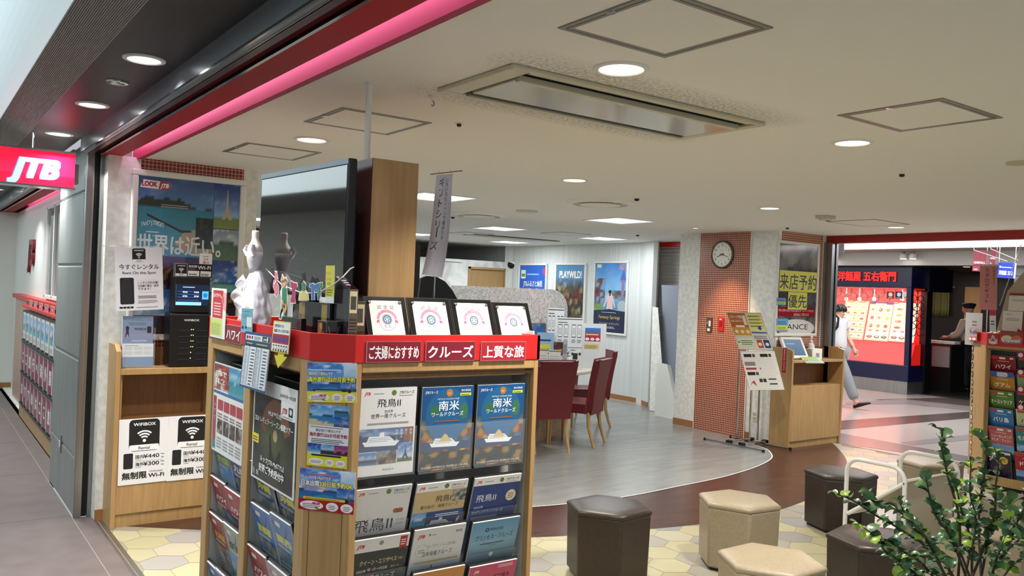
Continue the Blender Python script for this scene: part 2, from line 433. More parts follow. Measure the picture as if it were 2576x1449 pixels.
def head_mesh(parent, c, face, m, up=Vector((0, 0, 1)), h=.235):
    """head with brow, nose, lips, chin and ears; face = unit vector the face looks along"""
    f = Vector(face).normalized(); r = f.cross(up).normalized(); u = r.cross(f)
    prof = [(-.50, .20, .16, -.02), (-.46, .42, .34, .10), (-.38, .55, .48, .12), (-.28, .62, .60, .06), (-.16, .66, .70, .02), (-.04, .70, .78, .0), (.08, .72, .84, -.02), (.20, .71, .86, -.03), (.32, .64, .80, -.04), (.42, .48, .62, -.05), (.48, .26, .36, -.05), (.50, .06, .08, -.05)]
    n = 24; mb = MB(); v = []
    for z, wx, wy, sh in prof:
        for k in range(n):
            a = 2*pi*k/n; x, y = cos(a)*wx*.5*h*.98, sin(a)*wy*.5*h*1.05+sh*h*.5
            if sin(a) > .85: y += h*{-.38: .02, -.28: .03, -.16: .055, -.04: .10, .08: .035, .20: .01}.get(z, 0)*(sin(a)-.85)/.15
            if abs(sin(a)) < .9 and sin(a) > .55 and z == .08: y -= h*.03
            v.append(c+r*x+f*y+u*(z*h))
    fc = [(i*n+k, i*n+(k+1) % n, (i+1)*n+(k+1) % n, (i+1)*n+k) for i in range(len(prof)-1) for k in range(n)]
    fc += [list(range(n))[::-1], list(range((len(prof)-1)*n, len(prof)*n))]
    mb._add(v, fc)
    for s_ in (-1, 1):
        e = c+r*s_*h*.36-f*h*.02-u*h*.02; mb.tube([e-u*h*.11+f*h*.02, e-u*h*.03, e+u*h*.05-f*h*.02, e+u*h*.10], [h*.03, h*.05, h*.06, h*.03], 8)
    return mb, f, r, u

def hand(mb, w, d, side, palm, s=1.0, curl=.5):
    """palm with five bent fingers added to a mesh; w wrist, d pointing down the hand, side towards the thumb"""
    d = d.normalized(); side = (side-d*side.dot(d)).normalized(); n = d.cross(side)
    mb.tube([w-d*.02*s, w+d*.02*s, w+d*.06*s, w+d*.09*s], [.022*s, .030*s, .036*s, .033*s], 8)
    for k, (o_, L_) in enumerate(((.026, .070), (.009, .080), (-.009, .074), (-.025, .058))):
        b = w+d*.085*s+side*o_*s; e1 = b+d*L_*.45*s+n*.010*curl; e2 = e1+d*L_*.32*s*(1-.4*curl)+n*.03*curl*s; e3 = e2+d*L_*.2*s*(1-.7*curl)+n*.025*curl*s
        mb.tube([b-d*.02*s, b, e1, e2, e3], [.009*s, .009*s, .0085*s, .008*s, .006*s], 6)
    b = w+d*.03*s+side*.026*s; mb.tube([b-side*.012*s, b+side*.018*s+d*.018*s, b+side*.026*s+d*.045*s+n*.008*s, b+side*.024*s+d*.065*s+n*.014*s], [.012*s, .011*s, .009*s, .007*s], 6)

# ---- the walking man: heading -Y, seen from his right side
WXc = 12.10
hd = ox(2109, 787, WXc); T_ = hd.y
man = thing('person', 'man in a white T-shirt and grey trousers walking past the restaurant with a dark backpack', 'person', (WXc, T_-.05, 0))
Z = 1.0
R_ = lambda dx, dy, z: (WXc+dx, T_+dy, z)            # dx: + is away from the camera (his left)
body = [(*R_(0, -.02, .93), .13, .11), (*R_(0, -.01, 1.10), .125, .10), (*R_(0, .01, 1.28), .15, .115), (*R_(0, .02, 1.40), .11, .09), (*R_(0, .0, 1.46), .055, .055), (*R_(0, -.015, 1.53), .05, .05),
 (*R_(-.17, .02, 1.385), .06, .06), (*R_(-.255, .10, 1.12), .046, .046), (*R_(-.285, .10, .89), .034, .034),
 (*R_(.17, .02, 1.385), .06, .06), (*R_(.215, -.03, 1.12), .046, .046), (*R_(.21, -.16, .93), .034, .034),
 (*R_(-.09, -.03, .86), .10, .10), (*R_(-.095, -.24, .49), .065, .065), (*R_(-.09, -.425, .10), .045, .045),
 (*R_(.09, .0, .86), .10, .10), (*R_(.095, .10, .48), .065, .065), (*R_(.09, .38, .16), .045, .045)]
ed = [(0, 1), (1, 2), (2, 3), (3, 4), (4, 5), (3, 6), (6, 7), (7, 8), (3, 9), (9, 10), (10, 11), (0, 12), (12, 13), (13, 14), (0, 15), (15, 16), (16, 17)]
def shell(idx, grow, edges, name, m, adj=None, parent=man, B=body):
    mp = {k: i for i, k in enumerate(idx)}; pts = []
    for k in idx:
        p = B[k] if not adj or k not in adj else adj[k]
        pts.append((p[0], p[1], p[2], p[3]+grow, p[4]+grow))
    e = [(mp[a], mp[b]) for a, b in edges if a in mp and b in mp]
    o = skinned(name, pts, e, m, parent); o.matrix_parent_inverse = PM[parent.name].inverted(); return o
mb, f, r, u = head_mesh(man, hd, (0, -1, -.04), M['skin'])
mb.tube([Vector(R_(0, -.0, 1.44)), Vector(R_(0, -.015, 1.52)), hd+Vector((0, .02, -.05))], [.058, .052, .05], 12)
hand(mb, Vector(R_(-.287, .10, .88)), Vector((0, -.05, -1)), Vector((0, -1, 0)), None); hand(mb, Vector(R_(.21, -.165, .92)), Vector((0, -.4, -.9)), Vector((0, -1, 0)), None)
for s_ in (-1, 1): mb.tube([Vector(R_(.09*s_, -.425 if s_ < 0 else .38, .12 if s_ < 0 else .17)), Vector(R_(.09*s_, -.44 if s_ < 0 else .42, .06 if s_ < 0 else .11))], [.045, .04], 10)
fuse('body', body, ed, mb, M['skin'], man)
shell([0, 1, 2, 3, 6, 7, 9, 10], .028, ed, 'shirt', M['tee'], {0: (*R_(0, -.01, .80), .165, .15), 7: (*R_(-.24, .075, 1.19), .062, .062), 10: (*R_(.205, -.015, 1.19), .062, .062), 3: (*R_(0, .02, 1.385), .115, .09)})
shell([0, 12, 13, 14, 15, 16, 17], .024, ed, 'trousers', M['greycloth'], {0: (*R_(0, -.02, .93), .13, .115), 14: (*R_(-.09, -.405, .13), .058, .058), 17: (*R_(.09, .365, .18), .058, .058), 13: (*R_(-.095, -.24, .49), .075, .08), 16: (*R_(.095, .10, .48), .075, .08)})
mb = MB(); n = 20
for i, (z, k, b_) in enumerate(((0, 0, 0),)):
    v = []; rows = [(-.30, 1.02, -.62), (-.12, 1.08, -.42), (.0, 1.13, -.12), (.10, 1.16, .25), (.16, 1.17, .72), (.24, 1.19, .95), (.36, 1.13, .95), (.46, .86, .9), (.53, .45, .9), (.55, .08, .9)]
    base_w = {-.30: (.62, .60), .10: (.73, .85), .16: (.73, .87), -.12: (.66, .72), .0: (.71, .80), .12: (.73, .86), .24: (.72, .88), .36: (.66, .84), .46: (.54, .70), .53: (.36, .48), .55: (.3, .4)}
    for z_, g_, lim in rows:
        for q in range(n):
            a = 2*pi*q/n; wx, wy = base_w[z_]; x = cos(a)*wx*.5*.235*g_; y = sin(a)*wy*.5*.247*g_-.004
            if sin(a) > lim: y = min(y, lim*wy*.5*.247*g_)
            v.append(hd+r*x+f*y+u*(z_*.235))
    mb._add(v, [(i_*n+q, i_*n+(q+1) % n, (i_+1)*n+(q+1) % n, (i_+1)*n+q) for i_ in range(len(rows)-1) for q in range(n)]+[list(range((len(rows)-1)*n, len(rows)*n))])
for k in range(4):
    a = -1.0+k*.62; q = hd+f*.088*cos(a)+r*.088*sin(a); mb.tube([hd+f*.03*cos(a)+r*.05*sin(a)+u*.12, q+f*.012+u*.085, q+f*.03*cos(a)+u*.045, q+f*.028*cos(a)+u*.018], [.034, .032, .022, .006], 6)
mb.build('hair', M['hair'], man, smooth=True)
mb = MB()
for s_ in (-1, 1): mb.lathe([(.001, -.004), (.008, 0), (.001, .004)], 8, Matrix.Translation(hd+f*.113+r*s_*.036+u*.010))
mb.build('eyes', M['black'], man)
mb = MB(); mb.tube([hd+f*.117+r*.025-u*.070, hd+f*.124-u*.068, hd+f*.117-r*.025-u*.070], .005, 6); mb.build('lips', nmat('lip', '#9c5f56', .5), man)
# shoes: front one landing on its heel, rear one pushing off
def shoe(heel, d, up_, name='shoe'):
    d = d.normalized(); up_ = (up_-d*up_.dot(d)).normalized(); sd = d.cross(up_); mb = MB()
    secs = [(0, .030, .05), (.05, .040, .075), (.12, .042, .06), (.19, .048, .045), (.25, .042, .035), (.285, .02, .02)]; v = []; n = 12
    for x, w_, h_ in secs:
        for q in range(n):
            a = 2*pi*q/n; v.append(heel+d*x+sd*w_*cos(a)+up_*(h_*.5+h_*.5*sin(a)))
    mb._add(v, [(i*n+q, i*n+(q+1) % n, (i+1)*n+(q+1) % n, (i+1)*n+q) for i in range(len(secs)-1) for q in range(n)]+[list(range(n))[::-1], list(range((len(secs)-1)*n, len(secs)*n))])
    mb.build(name, M['blackcloth'], man, smooth=True)
shoe(Vector(R_(-.09, -.40, .006)), Vector((0, -.90, .36)), Vector((0, .36, .9)))
shoe(Vector(R_(.09, .47, .14)), Vector((0, -.78, -.52)), Vector((0, -.4, .8)))
MB().tube([Vector(R_(-.12, .13, 1.44)), Vector(R_(-.125, .0, 1.475)), Vector(R_(-.13, -.09, 1.40)), Vector(R_(-.14, -.085, 1.26)), Vector(R_(-.15, .02, 1.14)), Vector(R_(-.12, .13, 1.10))], .018, 8).build('backpack_strap', M['blackcloth'], man, smooth=True)
MB().lathe([(.001, 0), (.11, .02), (.13, .10), (.13, .30), (.10, .38), (.001, .40)], 20, Matrix.Translation(R_(0, .20, 1.03)) @ Matrix.Diagonal((1, .55, 1, 1))).build('backpack', M['blackcloth'], man, smooth=True)

# ---- the cook in white shirt and dark apron, turned to the counter
SX = 16.9
hc = ox(2440, 782, SX); cy_ = hc.y
ck = thing('person', 'cook in a white shirt, black cap and dark apron behind the right-hand rack', 'person', (SX, cy_, 0))
Q = lambda dx, dy, z: (SX+dx, cy_+dy, z)
B2 = [(*Q(0, 0, .92), .13, .12), (*Q(0, 0, 1.08), .13, .11), (*Q(0, 0, 1.26), .155, .12), (*Q(0, 0, 1.37), .11, .09), (*Q(0, .01, 1.44), .055, .055), (*Q(0, .02, 1.50), .05, .05),
 (*Q(-.18, .02, 1.36), .06, .06), (*Q(-.22, .10, 1.12), .048, .048), (*Q(-.16, .34, 1.04), .034, .034), (*Q(.18, .02, 1.36), .06, .06), (*Q(.21, .08, 1.12), .048, .048), (*Q(.10, .32, 1.03), .034, .034),
 (*Q(-.09, 0, .86), .10, .10), (*Q(-.10, .02, .48), .066, .066), (*Q(-.10, -.02, .09), .045, .045), (*Q(.09, 0, .86), .10, .10), (*Q(.10, .02, .48), .066, .066), (*Q(.10, -.02, .09), .045, .045)]
hc2 = Vector(Q(0, .03, 1.60)); mb, f, r, u = head_mesh(ck, hc2, (-.1, 1, -.15), M['skin'])
hand(mb, Vector(Q(-.155, .35, 1.04)), Vector((.1, 1, -.1)), Vector((1, 0, 0)), None); hand(mb, Vector(Q(.10, .33, 1.03)), Vector((-.1, 1, -.1)), Vector((-1, 0, 0)), None)
fuse('body', B2, ed, mb, M['skin'], ck)
shell([0, 1, 2, 3, 6, 7, 8, 9, 10, 11], .028, ed, 'shirt', nmat('cream_shirt', '#b9b5a4', .8), {0: (*Q(0, 0, .95), .14, .125), 8: (*Q(-.18, .26, 1.06), .045, .045), 11: (*Q(.13, .24, 1.05), .045, .045)}, ck, B2)
shell([0, 12, 13, 14, 15, 16, 17], .025, ed, 'trousers', M['blackcloth'], None, ck, B2)
MB().lathe([(.155, .40), (.17, .7), (.172, .96), (.168, 1.0)], 24, Matrix.Translation(Q(0, .0, 0)) @ Matrix.Diagonal((1.08, .9, 1, 1))).build('apron', nmat('dark_apron', '#15151d', .8), ck, smooth=True)
MB().lathe([(.092, -.02), (.105, .01), (.125, .05), (.12, .075), (.06, .09), (.001, .092)], 24, Matrix.Translation(hc2+Vector((0, -.01, .05)))).build('cap', M['blackcloth'], ck, smooth=True)
for s_ in (-1, 1):
    MB().box(-.045, .045, -.10, .16, 0, .09, Matrix.Translation(Q(.10*s_, 0, 0))).build('shoe', M['black'], ck, bevel=.03, seg=3)

# ================================================================== THE SETTING
# ---- floors
def crom(pts, n=10):
    o = []
    P = [pts[0]] + pts + [pts[-1]]
    for i in range(1, len(P)-2):
        for k in range(n):
            t = k/n; a, b, c, d = (Vector((p[0], p[1])) for p in P[i-1:i+3])
            o.append(tuple(0.5*((2*b)+(c-a)*t+(2*a-5*b+4*c-d)*t*t+(3*b-a-3*c+d)*t**3)))
    o.append(tuple(pts[-1])); return o
mb = MB(); mb.box(1.06, 8.87, -2.2, 16, -.05, 0)
struct(mb.build('floor', M['grout']))
# hexagonal floor tiles, one mesh (surface pattern)
mb = MB(); R = .142; dx = R*math.sqrt(3); pal = ['#a39b79', '#a9a17f', '#9f9776', '#a09880', '#948e81', '#8e8983', '#868482', '#a69e7c']
j = 0; y = -2.0
while y < 6.3:
    x = 1.12 + (dx/2 if j % 2 else 0)
    while x < 8.8:
        k = pal[int(min(.999, rng.random()**1.35)*8)]; mb.col = rgb(mix(srgb(k), (1, .97, .9), .12*rng.random()))
        r = R-.0022; pts = [(max(1.10, min(8.86, x+r*cos(pi/2+pi/3*q))), y+r*sin(pi/2+pi/3*q), .0012) for q in range(6)]
        mb.poly(pts); x += dx
    y += R*1.5; j += 1
struct(mb.build('floor', M['tile_v']))
outer = crom([(1.10, 5.95), (1.62, 5.55), (2.4, 4.95), (3.444, 4.396), (4.335, 4.15), (5.1, 4.03), (5.862, 4.093), (6.9, 4.38), (7.975, 4.97), (8.86, 5.72)])
inner = crom([(1.7, 6.1), (2.3, 5.72), (3.0, 5.30), (3.923, 5.023), (4.7, 4.93), (5.427, 4.982), (6.15, 5.06), (6.796, 5.211), (7.28, 5.40), (7.56, 5.613), (7.74, 5.85), (7.85, 6.3)])
mb = MB(); mb.poly([(p[0], p[1], .0022) for p in outer] + [(8.86, 16, .0022), (1.10, 16, .0022)]); struct(mb.build('floor', M['brownvinyl']))
mb = MB(); mb.poly([(p[0], p[1], .0042) for p in inner] + [(8.0, 6.5, .0042), (8.86, 7.6, .0042), (8.86, 16, .0042), (1.7, 16, .0042)]); struct(mb.build('floor', M['plank']))
mb = MB()
for a, b in zip(inner, inner[1:]):
    d = (Vector(b)-Vector(a)).normalized(); n = Vector((d.y, -d.x))*.012
    mb.quad((a[0], a[1], .0048), (a[0]+n.x, a[1]+n.y, .0048), (b[0]+n.x, b[1]+n.y, .0048), (b[0], b[1], .0048))
struct(mb.build('trim_inlay', M['white']))
# plank joints of the grey floor
mb = MB()
for k in range(-2, 16):
    yy = 4.9+k*.305
    for q in range(9):
        xx = 2.2+q*.92+(k % 3)*.31
        if yy > 5.35 and xx < 7.4: mb.box(xx, xx+.003, yy, yy+.30, .0042, .0046)
    if yy > 5.6: mb.box(1.8, 7.4, yy, yy+.002, .0042, .0046)
struct(mb.build('trim_plank_joint', nmat('plank_joint', '#74746e', .5)))
# mall corridor on the left
sbox('floor', M['floor_grey'], (-4.2, .940, -3, 18, -.05, 0), (.944, 1.052, -3, 6.24, -.05, 0), (.944, 1.10, 7.4, 18, -.05, 0))
sbox('trim_seam', M['floor_dark'], (.940, .944, -3, 18, -.05, .0005))
sbox('trim_threshold', M['steel'], (1.052, 1.068, -2.2, 6.2, -.04, .003), (1.074, 1.10, -2.2, 6.2, -.04, .004))
mb = MB()
for k in range(12): mb.box(-4.2, .94, -2.4+k*1.45, -2.396+k*1.45, 0, .0006)
struct(mb.build('trim_joint', nmat('floor_joint', '#4c4543', .5)))
sbox('floor', M['marble'], (1.10, 1.26, 7.4, 14.2, -.03, .012))
# corridor on the right with an inlaid band pattern
sbox('floor', nmat('corridor_tile', '#a8a19c', .22), (8.87, 24, -2.2, 20, -.05, 0))
mb = MB()
def inlay(c, *px):
    mb.col = rgb(c); mb.poly([(*oz(x, y, 0)[:2], .0015+.0003*len(mb.f)) for x, y in px])
inlay('#4d4443', (2060, 1062), (2440, 1036), (2700, 1022), (2700, 1052), (2440, 1052), (2060, 1086))
inlay('#6f6a6c', (2060, 1080), (2440, 1149), (2600, 1180), (2600, 1215), (2440, 1163), (2060, 1108))
inlay('#8a8788', (2265, 1113), (2440, 1093), (2600, 1080), (2600, 1092), (2440, 1107), (2295, 1120))
inlay('#57504f', (2400, 1000), (2700, 1003), (2700, 1036), (2330, 1022), (2200, 1005))
inlay('#8d8786', (2125, 1012), (2270, 1004), (2700, 1050), (2700, 1060), (2280, 1016), (2130, 1018))
struct(mb.build('floor', M['tile_floor2']))
sbox('trim_threshold_right', M['steel'], (8.85, 8.875, -2, 5.9, -.04, .004))

# ---- ceilings
def ceiling_mat():
    m = M['ceil']; b = m.node_tree.nodes['Principled BSDF']
    g = nd(m, 'ShaderNodeNewGeometry'); sp = nd(m, 'ShaderNodeSeparateXYZ'); lk(m, g.outputs['Position'], sp.inputs[0])
    def mth(op, a, bb=None):
        n = nd(m, 'ShaderNodeMath', operation=op)
        for i, v in enumerate((a, bb)):
            if v is None: continue
            if isinstance(v, (int, float)): n.inputs[i].default_value = v
            else: lk(m, v, n.inputs[i])
        return n.outputs[0]
    # soot blown along both long sides of the air conditioner (y about 2.27 and 3.0)
    e1 = mth('DIVIDE', mth('ABSOLUTE', mth('SUBTRACT', sp.outputs[1], 2.36)), .19)
    e2 = mth('DIVIDE', mth('ABSOLUTE', mth('SUBTRACT', sp.outputs[1], 2.94)), .19)
    ey = mth('SUBTRACT', 1.0, mth('MINIMUM', e1, e2))
    ex = mth('SUBTRACT', 1.0, mth('POWER', mth('DIVIDE', mth('ABSOLUTE', mth('SUBTRACT', sp.outputs[0], 2.4)), .85), 4))
    msk = mth('MAXIMUM', mth('MULTIPLY', mth('MAXIMUM', ey, 0.0), mth('MAXIMUM', ex, 0.0)), 0.0)
    n = nd(m, 'ShaderNodeTexNoise'); n.inputs['Scale'].default_value = 70; n.inputs['Detail'].default_value = 9; lk(m, g.outputs['Position'], n.inputs['Vector'])
    f = mth('MULTIPLY', msk, mth('MULTIPLY', mth('MAXIMUM', mth('SUBTRACT', n.outputs['Fac'], .38), 0.0), 3.2))
    mx = nd(m, 'ShaderNodeMix', data_type='RGBA'); lk(m, mth('MINIMUM', f, .45), mx.inputs['Factor'])
    mx.inputs['A'].default_value = b.inputs['Base Color'].default_value; mx.inputs['B'].default_value = (*rgb('#5b5544'), 1)
    lk(m, mx.outputs['Result'], b.inputs['Base Color'])
ceiling_mat()
sbox('ceiling', M['ceil'], (1.228, 9.0, -2.2, 16, CEIL, CEIL+.12), (9.0, 9.42, 7.2, 16, CEIL, CEIL+.12))
# shop-front header on the left: steel band, shutter slot, red fascia and a lit red slot face
for q, (y0, y1) in enumerate(((-2.2, 6.22), (7.42, 16))):
    sbox('trim_header', nmat('header_grey', '#8d939a', .25, metal=.35), (.900, .930, y0, y1, CEIL, 2.56))
    sbox('trim_header_edge', M['chrome'], (.896, .906, y0, y1, CEIL-.006, CEIL+.004), (1.006, 1.020, y0, y1, CEIL-.005, CEIL+.01), (.930, .934, y0, y1, CEIL-.003, CEIL+.01))
    sbox('trim_slot', M['slot'], (.934, .942, y0, y1, CEIL+.012, CEIL+.06), (.972, 1.006, y0, y1, CEIL+.05, CEIL+.06))
    sbox('trim_shutter_box', nmat('dark_red_steel', '#4c1f22', .3, metal=.3), (.942, .972, y0, y1, CEIL, CEIL+.06))
    sbox('trim_fascia', M['red_beam'], (1.020, 1.140, y0, y1, CEIL-.002, 2.62))
    sbox('trim_lit_face', nmat('lit_face_paint', '#ad3357', .5, spec=.2), (1.226, 1.258, y0, y1, CEIL-.012, 2.62))
    sbox('trim_slot_top', M['white'], (1.140, 1.226, y0, y1, 2.60, 2.62))
# light strip hidden in the slot
for q, (y0, y1) in enumerate(((-.6, 6.2), (7.44, 12.5))):
    t = thing('slot_light', 'pinkish white light strip in the slot over the %s' % ('open shop front' if q == 0 else 'side shop beyond the steel column'), 'light', (1.15, (y0+y1)/2, 2.55))
    mb = MB(); mb.box(1.142, 1.158, y0, y1, 2.545, 2.575); mb.build('tube', lamp_mat('led_tube', '#ffd9ff', 5.0), t)
    area_light('slot_lamp', (1.162, (y0+y1)/2, 2.55), y1-y0, 4.2*(y1-y0)/6.8, (1.0, .72, 1.0), 'RECTANGLE', .02, aim=(1, 0, -.75), parent=t)
# dark corridor ceiling and the white lit vault
sbox('ceiling', M['darkceil'], (.60, .900, -3, 18, 2.54, 2.62))
mb = MB(); nr = 26
for k in range(nr):
    a = k/nr; x0, x1 = .60-.17*a, .60-.17*(a+.72/nr); z0 = 2.54+.05*a
    mb.box(x1, x0, -3, 18, z0, z0+.05)
mb.box(.425, .60, -3, 18, 2.60, 2.64)
struct(mb.build('ceiling', M['ribdark']))
mb = MB(); n = 14
prof = [(.43-.20*math.sin(pi/2*k/n)**1.0, 2.59+.22*(1-cos(pi/2*k/n))) for k in range(n+1)]
for a, b in zip(prof, prof[1:]): mb.quad((a[0], -3, a[1]), (a[0], 18, a[1]), (b[0], 18, b[1]), (b[0], -3, b[1]))
struct(mb.build('ceiling', nmat('lit_vault', '#e9f4f6', .4, emit='#cdebf6', es=.5), smooth=True))
sbox('ceiling', nmat('vault_back', '#8e8c88', .5), (.02, .23, -3, 18, 2.80, 2.86))
sbox('ceiling', nmat('unseen_glow_panel', '#e9f4f6', .4, emit='#dff1f5', es=1.9), (-2.5, .02, -3, 18, 2.80, 2.86))  # unseen glowing panel added for the television's reflection and corridor light
sbox('ceiling', bpy.data.materials['vault_back'], (-4.2, -2.5, -3, 18, 2.80, 2.86))
sbox('wall_far_left', M['offwhite'], (-4.3, -4.2, -3, 18, 0, 2.86))
sbox('wall_corridor_end', M['offwhite'], (-4.2, .9, 18, 18.1, 0, 2.86))

# ---- left wall behind the counter
sbox('wall_left', M['offwhite'], (1.052, 1.25, 6.10, 6.4, 0, CEIL), (1.955, 2.06, 6.10, 6.4, 0, CEIL), (1.25, 1.955, 6.115, 6.4, 0, CEIL))
sbox('wall_left_mosaic', M['mosaicX'], (1.25, 1.955, 6.10, 6.115, 0, CEIL))
sbox('baseboard_left', M['skirt'], (1.052, 1.25, 6.085, 6.10, 0, .075))
sbox('trim_corner', M['white'], (1.244, 1.254, 6.09, 6.10, 0, CEIL))
# steel column between the two shop fronts
mb = MB(); seams = [.0, .40, 1.06, 1.70, 2.2, 2.54]
for a, b in zip(seams, seams[1:]):
    mb.box(.945, 1.30, 6.27, 7.42, a+.003, b-.003)
mb.box(.955, 1.29, 6.28, 7.41, 0, 2.54)
struct(mb.build('trim_column', M['steelp'], bevel=.012))
sbox('trim_shutter_frame', M['steel'], (.945, .992, 6.225, 6.268, 0, 2.53), (1.026, 1.052, 6.225, 6.30, 0, CEIL), bevel=.004)
sbox('trim_shutter_slot', M['slot'], (.992, 1.026, 6.255, 6.30, 0, 2.5))
# the neighbouring shop front further down the corridor
sbox('wall_side_shop', M['white'], (1.20, 1.40, 7.42, 8.45, .0, CEIL), (1.20, 1.40, 10.15, 13.5, 0, CEIL), (1.20, 1.40, 8.45, 10.15, 0, 1.38), (1.20, 1.40, 8.45, 10.15, 2.32, CEIL), (1.5, 1.55, 8.3, 10.3, 1.2, CEIL))
sbox('trim_red_ledge', M['red'], (1.10, 1.20, 7.45, 12.6, 1.295, 1.345))
sbox('wall_side_shop_tile', tiles('side_mosaic', (1, 2), .03, '#a0462f', '#ad5238', '#dcc3ae', .3, .2), (1.14, 1.20, 11.4, 12.6, .0, 1.295))
sbox('wall_side_shop_end', M['white'], (.96, 1.20, 13.5, 13.8, 0, CEIL))
sbox('baseboard_side_shop', M['skirt'], (.96, 1.2, 13.48, 13.5, 0, .08))
t = struct(MB().box(1.19, 1.21, 8.46, 10.14, 1.39, 2.31).build('window_1', M['glass']))
mb = MB()
for yy in (8.45, 9.0, 9.56, 10.12): mb.box(1.17, 1.215, yy-.025, yy+.025, 1.37, 2.33)
mb.box(1.17, 1.215, 8.43, 10.15, 1.36, 1.40); mb.box(1.17, 1.215, 8.43, 10.15, 2.30, 2.34)
o = mb.build('window_frame', M['white'], None, bevel=.004); o.parent = t

# ---- right side: mosaic pillar, walls, shutter
sbox('wall_pillar', M['offwhite'], (8.045, 8.45, 5.96, 7.47, 0, CEIL))
sbox('wall_pillar_mosaic', M['mosaicY'], (8.03, 8.047, 6.345, 7.12, 0, CEIL))
sbox('trim_pillar_edge', M['white'], (8.028, 8.05, 7.12, 7.128, 0, CEIL), (8.028, 8.05, 6.337, 6.345, 0, CEIL))
sbox('baseboard_pillar', M['skirt'], (8.033, 8.045, 7.128, 7.47, 0, .085), (8.033, 8.045, 5.96, 6.337, 0, .085))
sbox('wall_right', M['offwhite'], (8.03, 9.0, 5.975, 6.25, 0, CEIL))
sbox('wall_right_mosaic', tiles('front_mosaic', (0, 2), .0256, '#8a2c20', '#96372a', '#cfab90', .25, .18), (8.09, 8.88, 5.958, 5.976, 0, CEIL))
sbox('trim_right_post', M['steel'], (8.93, 8.985, 5.86, 5.975, 0, 2.36), (9.02, 9.06, 5.86, 5.975, 0, 2.36))
sbox('trim_right_post_slot', M['slot'], (8.985, 9.02, 5.88, 5.975, 0, 2.36))
sbox('trim_right_header', nmat('right_fascia', '#9c1b1c', .45), (8.98, 9.10, -2.2, 6.08, 2.355, CEIL+.05))
# shutter behind the pillar
mb = MB()
for k in range(46):
    z = .02+k*.052; mb.prism([(9.22, z), (9.20, z+.026), (9.22, z+.05)], 0, 1, T=Matrix(((1, 0, 0, 0), (0, 0, 1.85, 7.47), (0, 1, 0, 0), (0, 0, 0, 1))))
mb.box(9.22, 9.25, 7.47, 9.32, 0, 2.42)
struct(mb.build('door_1', M['shutter']))
sbox('trim_shutter_header', M['red'], (9.12, 9.26, 7.47, 9.0, 2.375, CEIL))
sbox('wall_back', M['wallstripe'], (9.05, 9.4, 9.15, 16, 0, CEIL))
mb = MB(); mb.prism([(8.855, 8.74), (8.90, 8.70), (9.2, 8.95), (9.2, 9.2), (9.05, 9.2)], 0, CEIL); struct(mb.build('wall_back_end', M['wallstripe']))
mb = MB(); mb.prism([(8.845, 8.742), (8.855, 8.74), (9.05, 9.155), (9.05, 9.2), (9.04, 9.2), (9.04, 9.157)], 0, .07); mb.box(9.038, 9.05, 9.15, 12.6, 0, .07)
struct(mb.build('baseboard_back', M['skirt']))
mb = MB(); mb.prism([(9.05+.0, 12.2), (9.02, 12.5), (8.93, 12.62), (9.05, 12.75)], 0, CEIL); struct(mb.build('wall_curve', M['wallstripe']))
# far partition with a door, store room behind it, far wall
sbox('wall_partition', M['marble'], (3.2, 8.13, 12.62, 12.74, 0, 2.15), (8.97, 9.05, 12.62, 12.74, 0, 2.15), (8.13, 8.97, 12.62, 12.74, 2.03, 2.15))
t = struct(MB().box(8.18, 8.93, 12.65, 12.70, 0, 1.99).build('door_2', M['wood']))
o = MB().box(8.13, 8.18, 12.60, 12.74, 0, 2.03).box(8.93, 8.97, 12.60, 12.74, 0, 2.03).box(8.13, 8.97, 12.60, 12.74, 1.99, 2.03).build('door_frame', M['wood'], None, bevel=.003); o.parent = t
o = MB().tube([(8.26, 12.64, 1.0), (8.26, 12.60, 1.0), (8.36, 12.60, 1.0)], .01).build('door_handle', M['chrome']); o.parent = t
sbox('wall_far', nmat('store_room_wall', '#8b887d', .8), (1.2, 9.4, 16, 16.1, 0, CEIL))
sbox('wall_left_back', M['offwhite'], (1.955, 2.06, 6.4, 16, 0, CEIL))

# ---- corridor on the right: lit ceiling, soffit and beam
sbox('ceiling', nmat('corridor_lit_ceiling', '#f4f6f6', .5, emit='#f5f8ff', es=2.0), (10.2, 13.9, -2.2, 20, 2.62, 2.66))
sbox('ceiling', nmat('corridor_dark_ceiling', '#4a4440', .5), (9.1, 10.2, -2.2, 20, 2.56, 2.66))
sbox('ceiling', noisy(nmat('corridor_soffit', '#8a7f74', .55), '#7d7268', '#94897d', (1, 30, 1), 4, 3.0), (13.9, 14.7, -2.2, 20, 2.615, 2.68))
sbox('trim_corridor_beam', nmat('pale_beam', '#b9b8b2', .45), (14.68, 14.86, -2.2, 20, 2.37, 2.62))
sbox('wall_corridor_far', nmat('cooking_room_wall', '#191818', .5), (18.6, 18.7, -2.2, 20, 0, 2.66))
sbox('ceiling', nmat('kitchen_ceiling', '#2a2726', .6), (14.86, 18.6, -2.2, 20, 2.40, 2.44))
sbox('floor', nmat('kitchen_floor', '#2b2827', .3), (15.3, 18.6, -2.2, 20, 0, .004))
mb = MB(); mb.box(15.0, 15.4, 2.2, 6.42, 0, 2.42)
struct(mb.build('wall_corridor_panel', M['steelp']))
mb = MB()
for zz in (.55, 1.1, 1.65, 2.2): mb.box(14.994, 15.0, 2.2, 6.42, zz, zz+.008)
for yy in (3.2, 4.3, 5.4): mb.box(14.994, 15.0, yy, yy+.008, 0, 2.42)
struct(mb.build('trim_panel_joint', M['slot']))

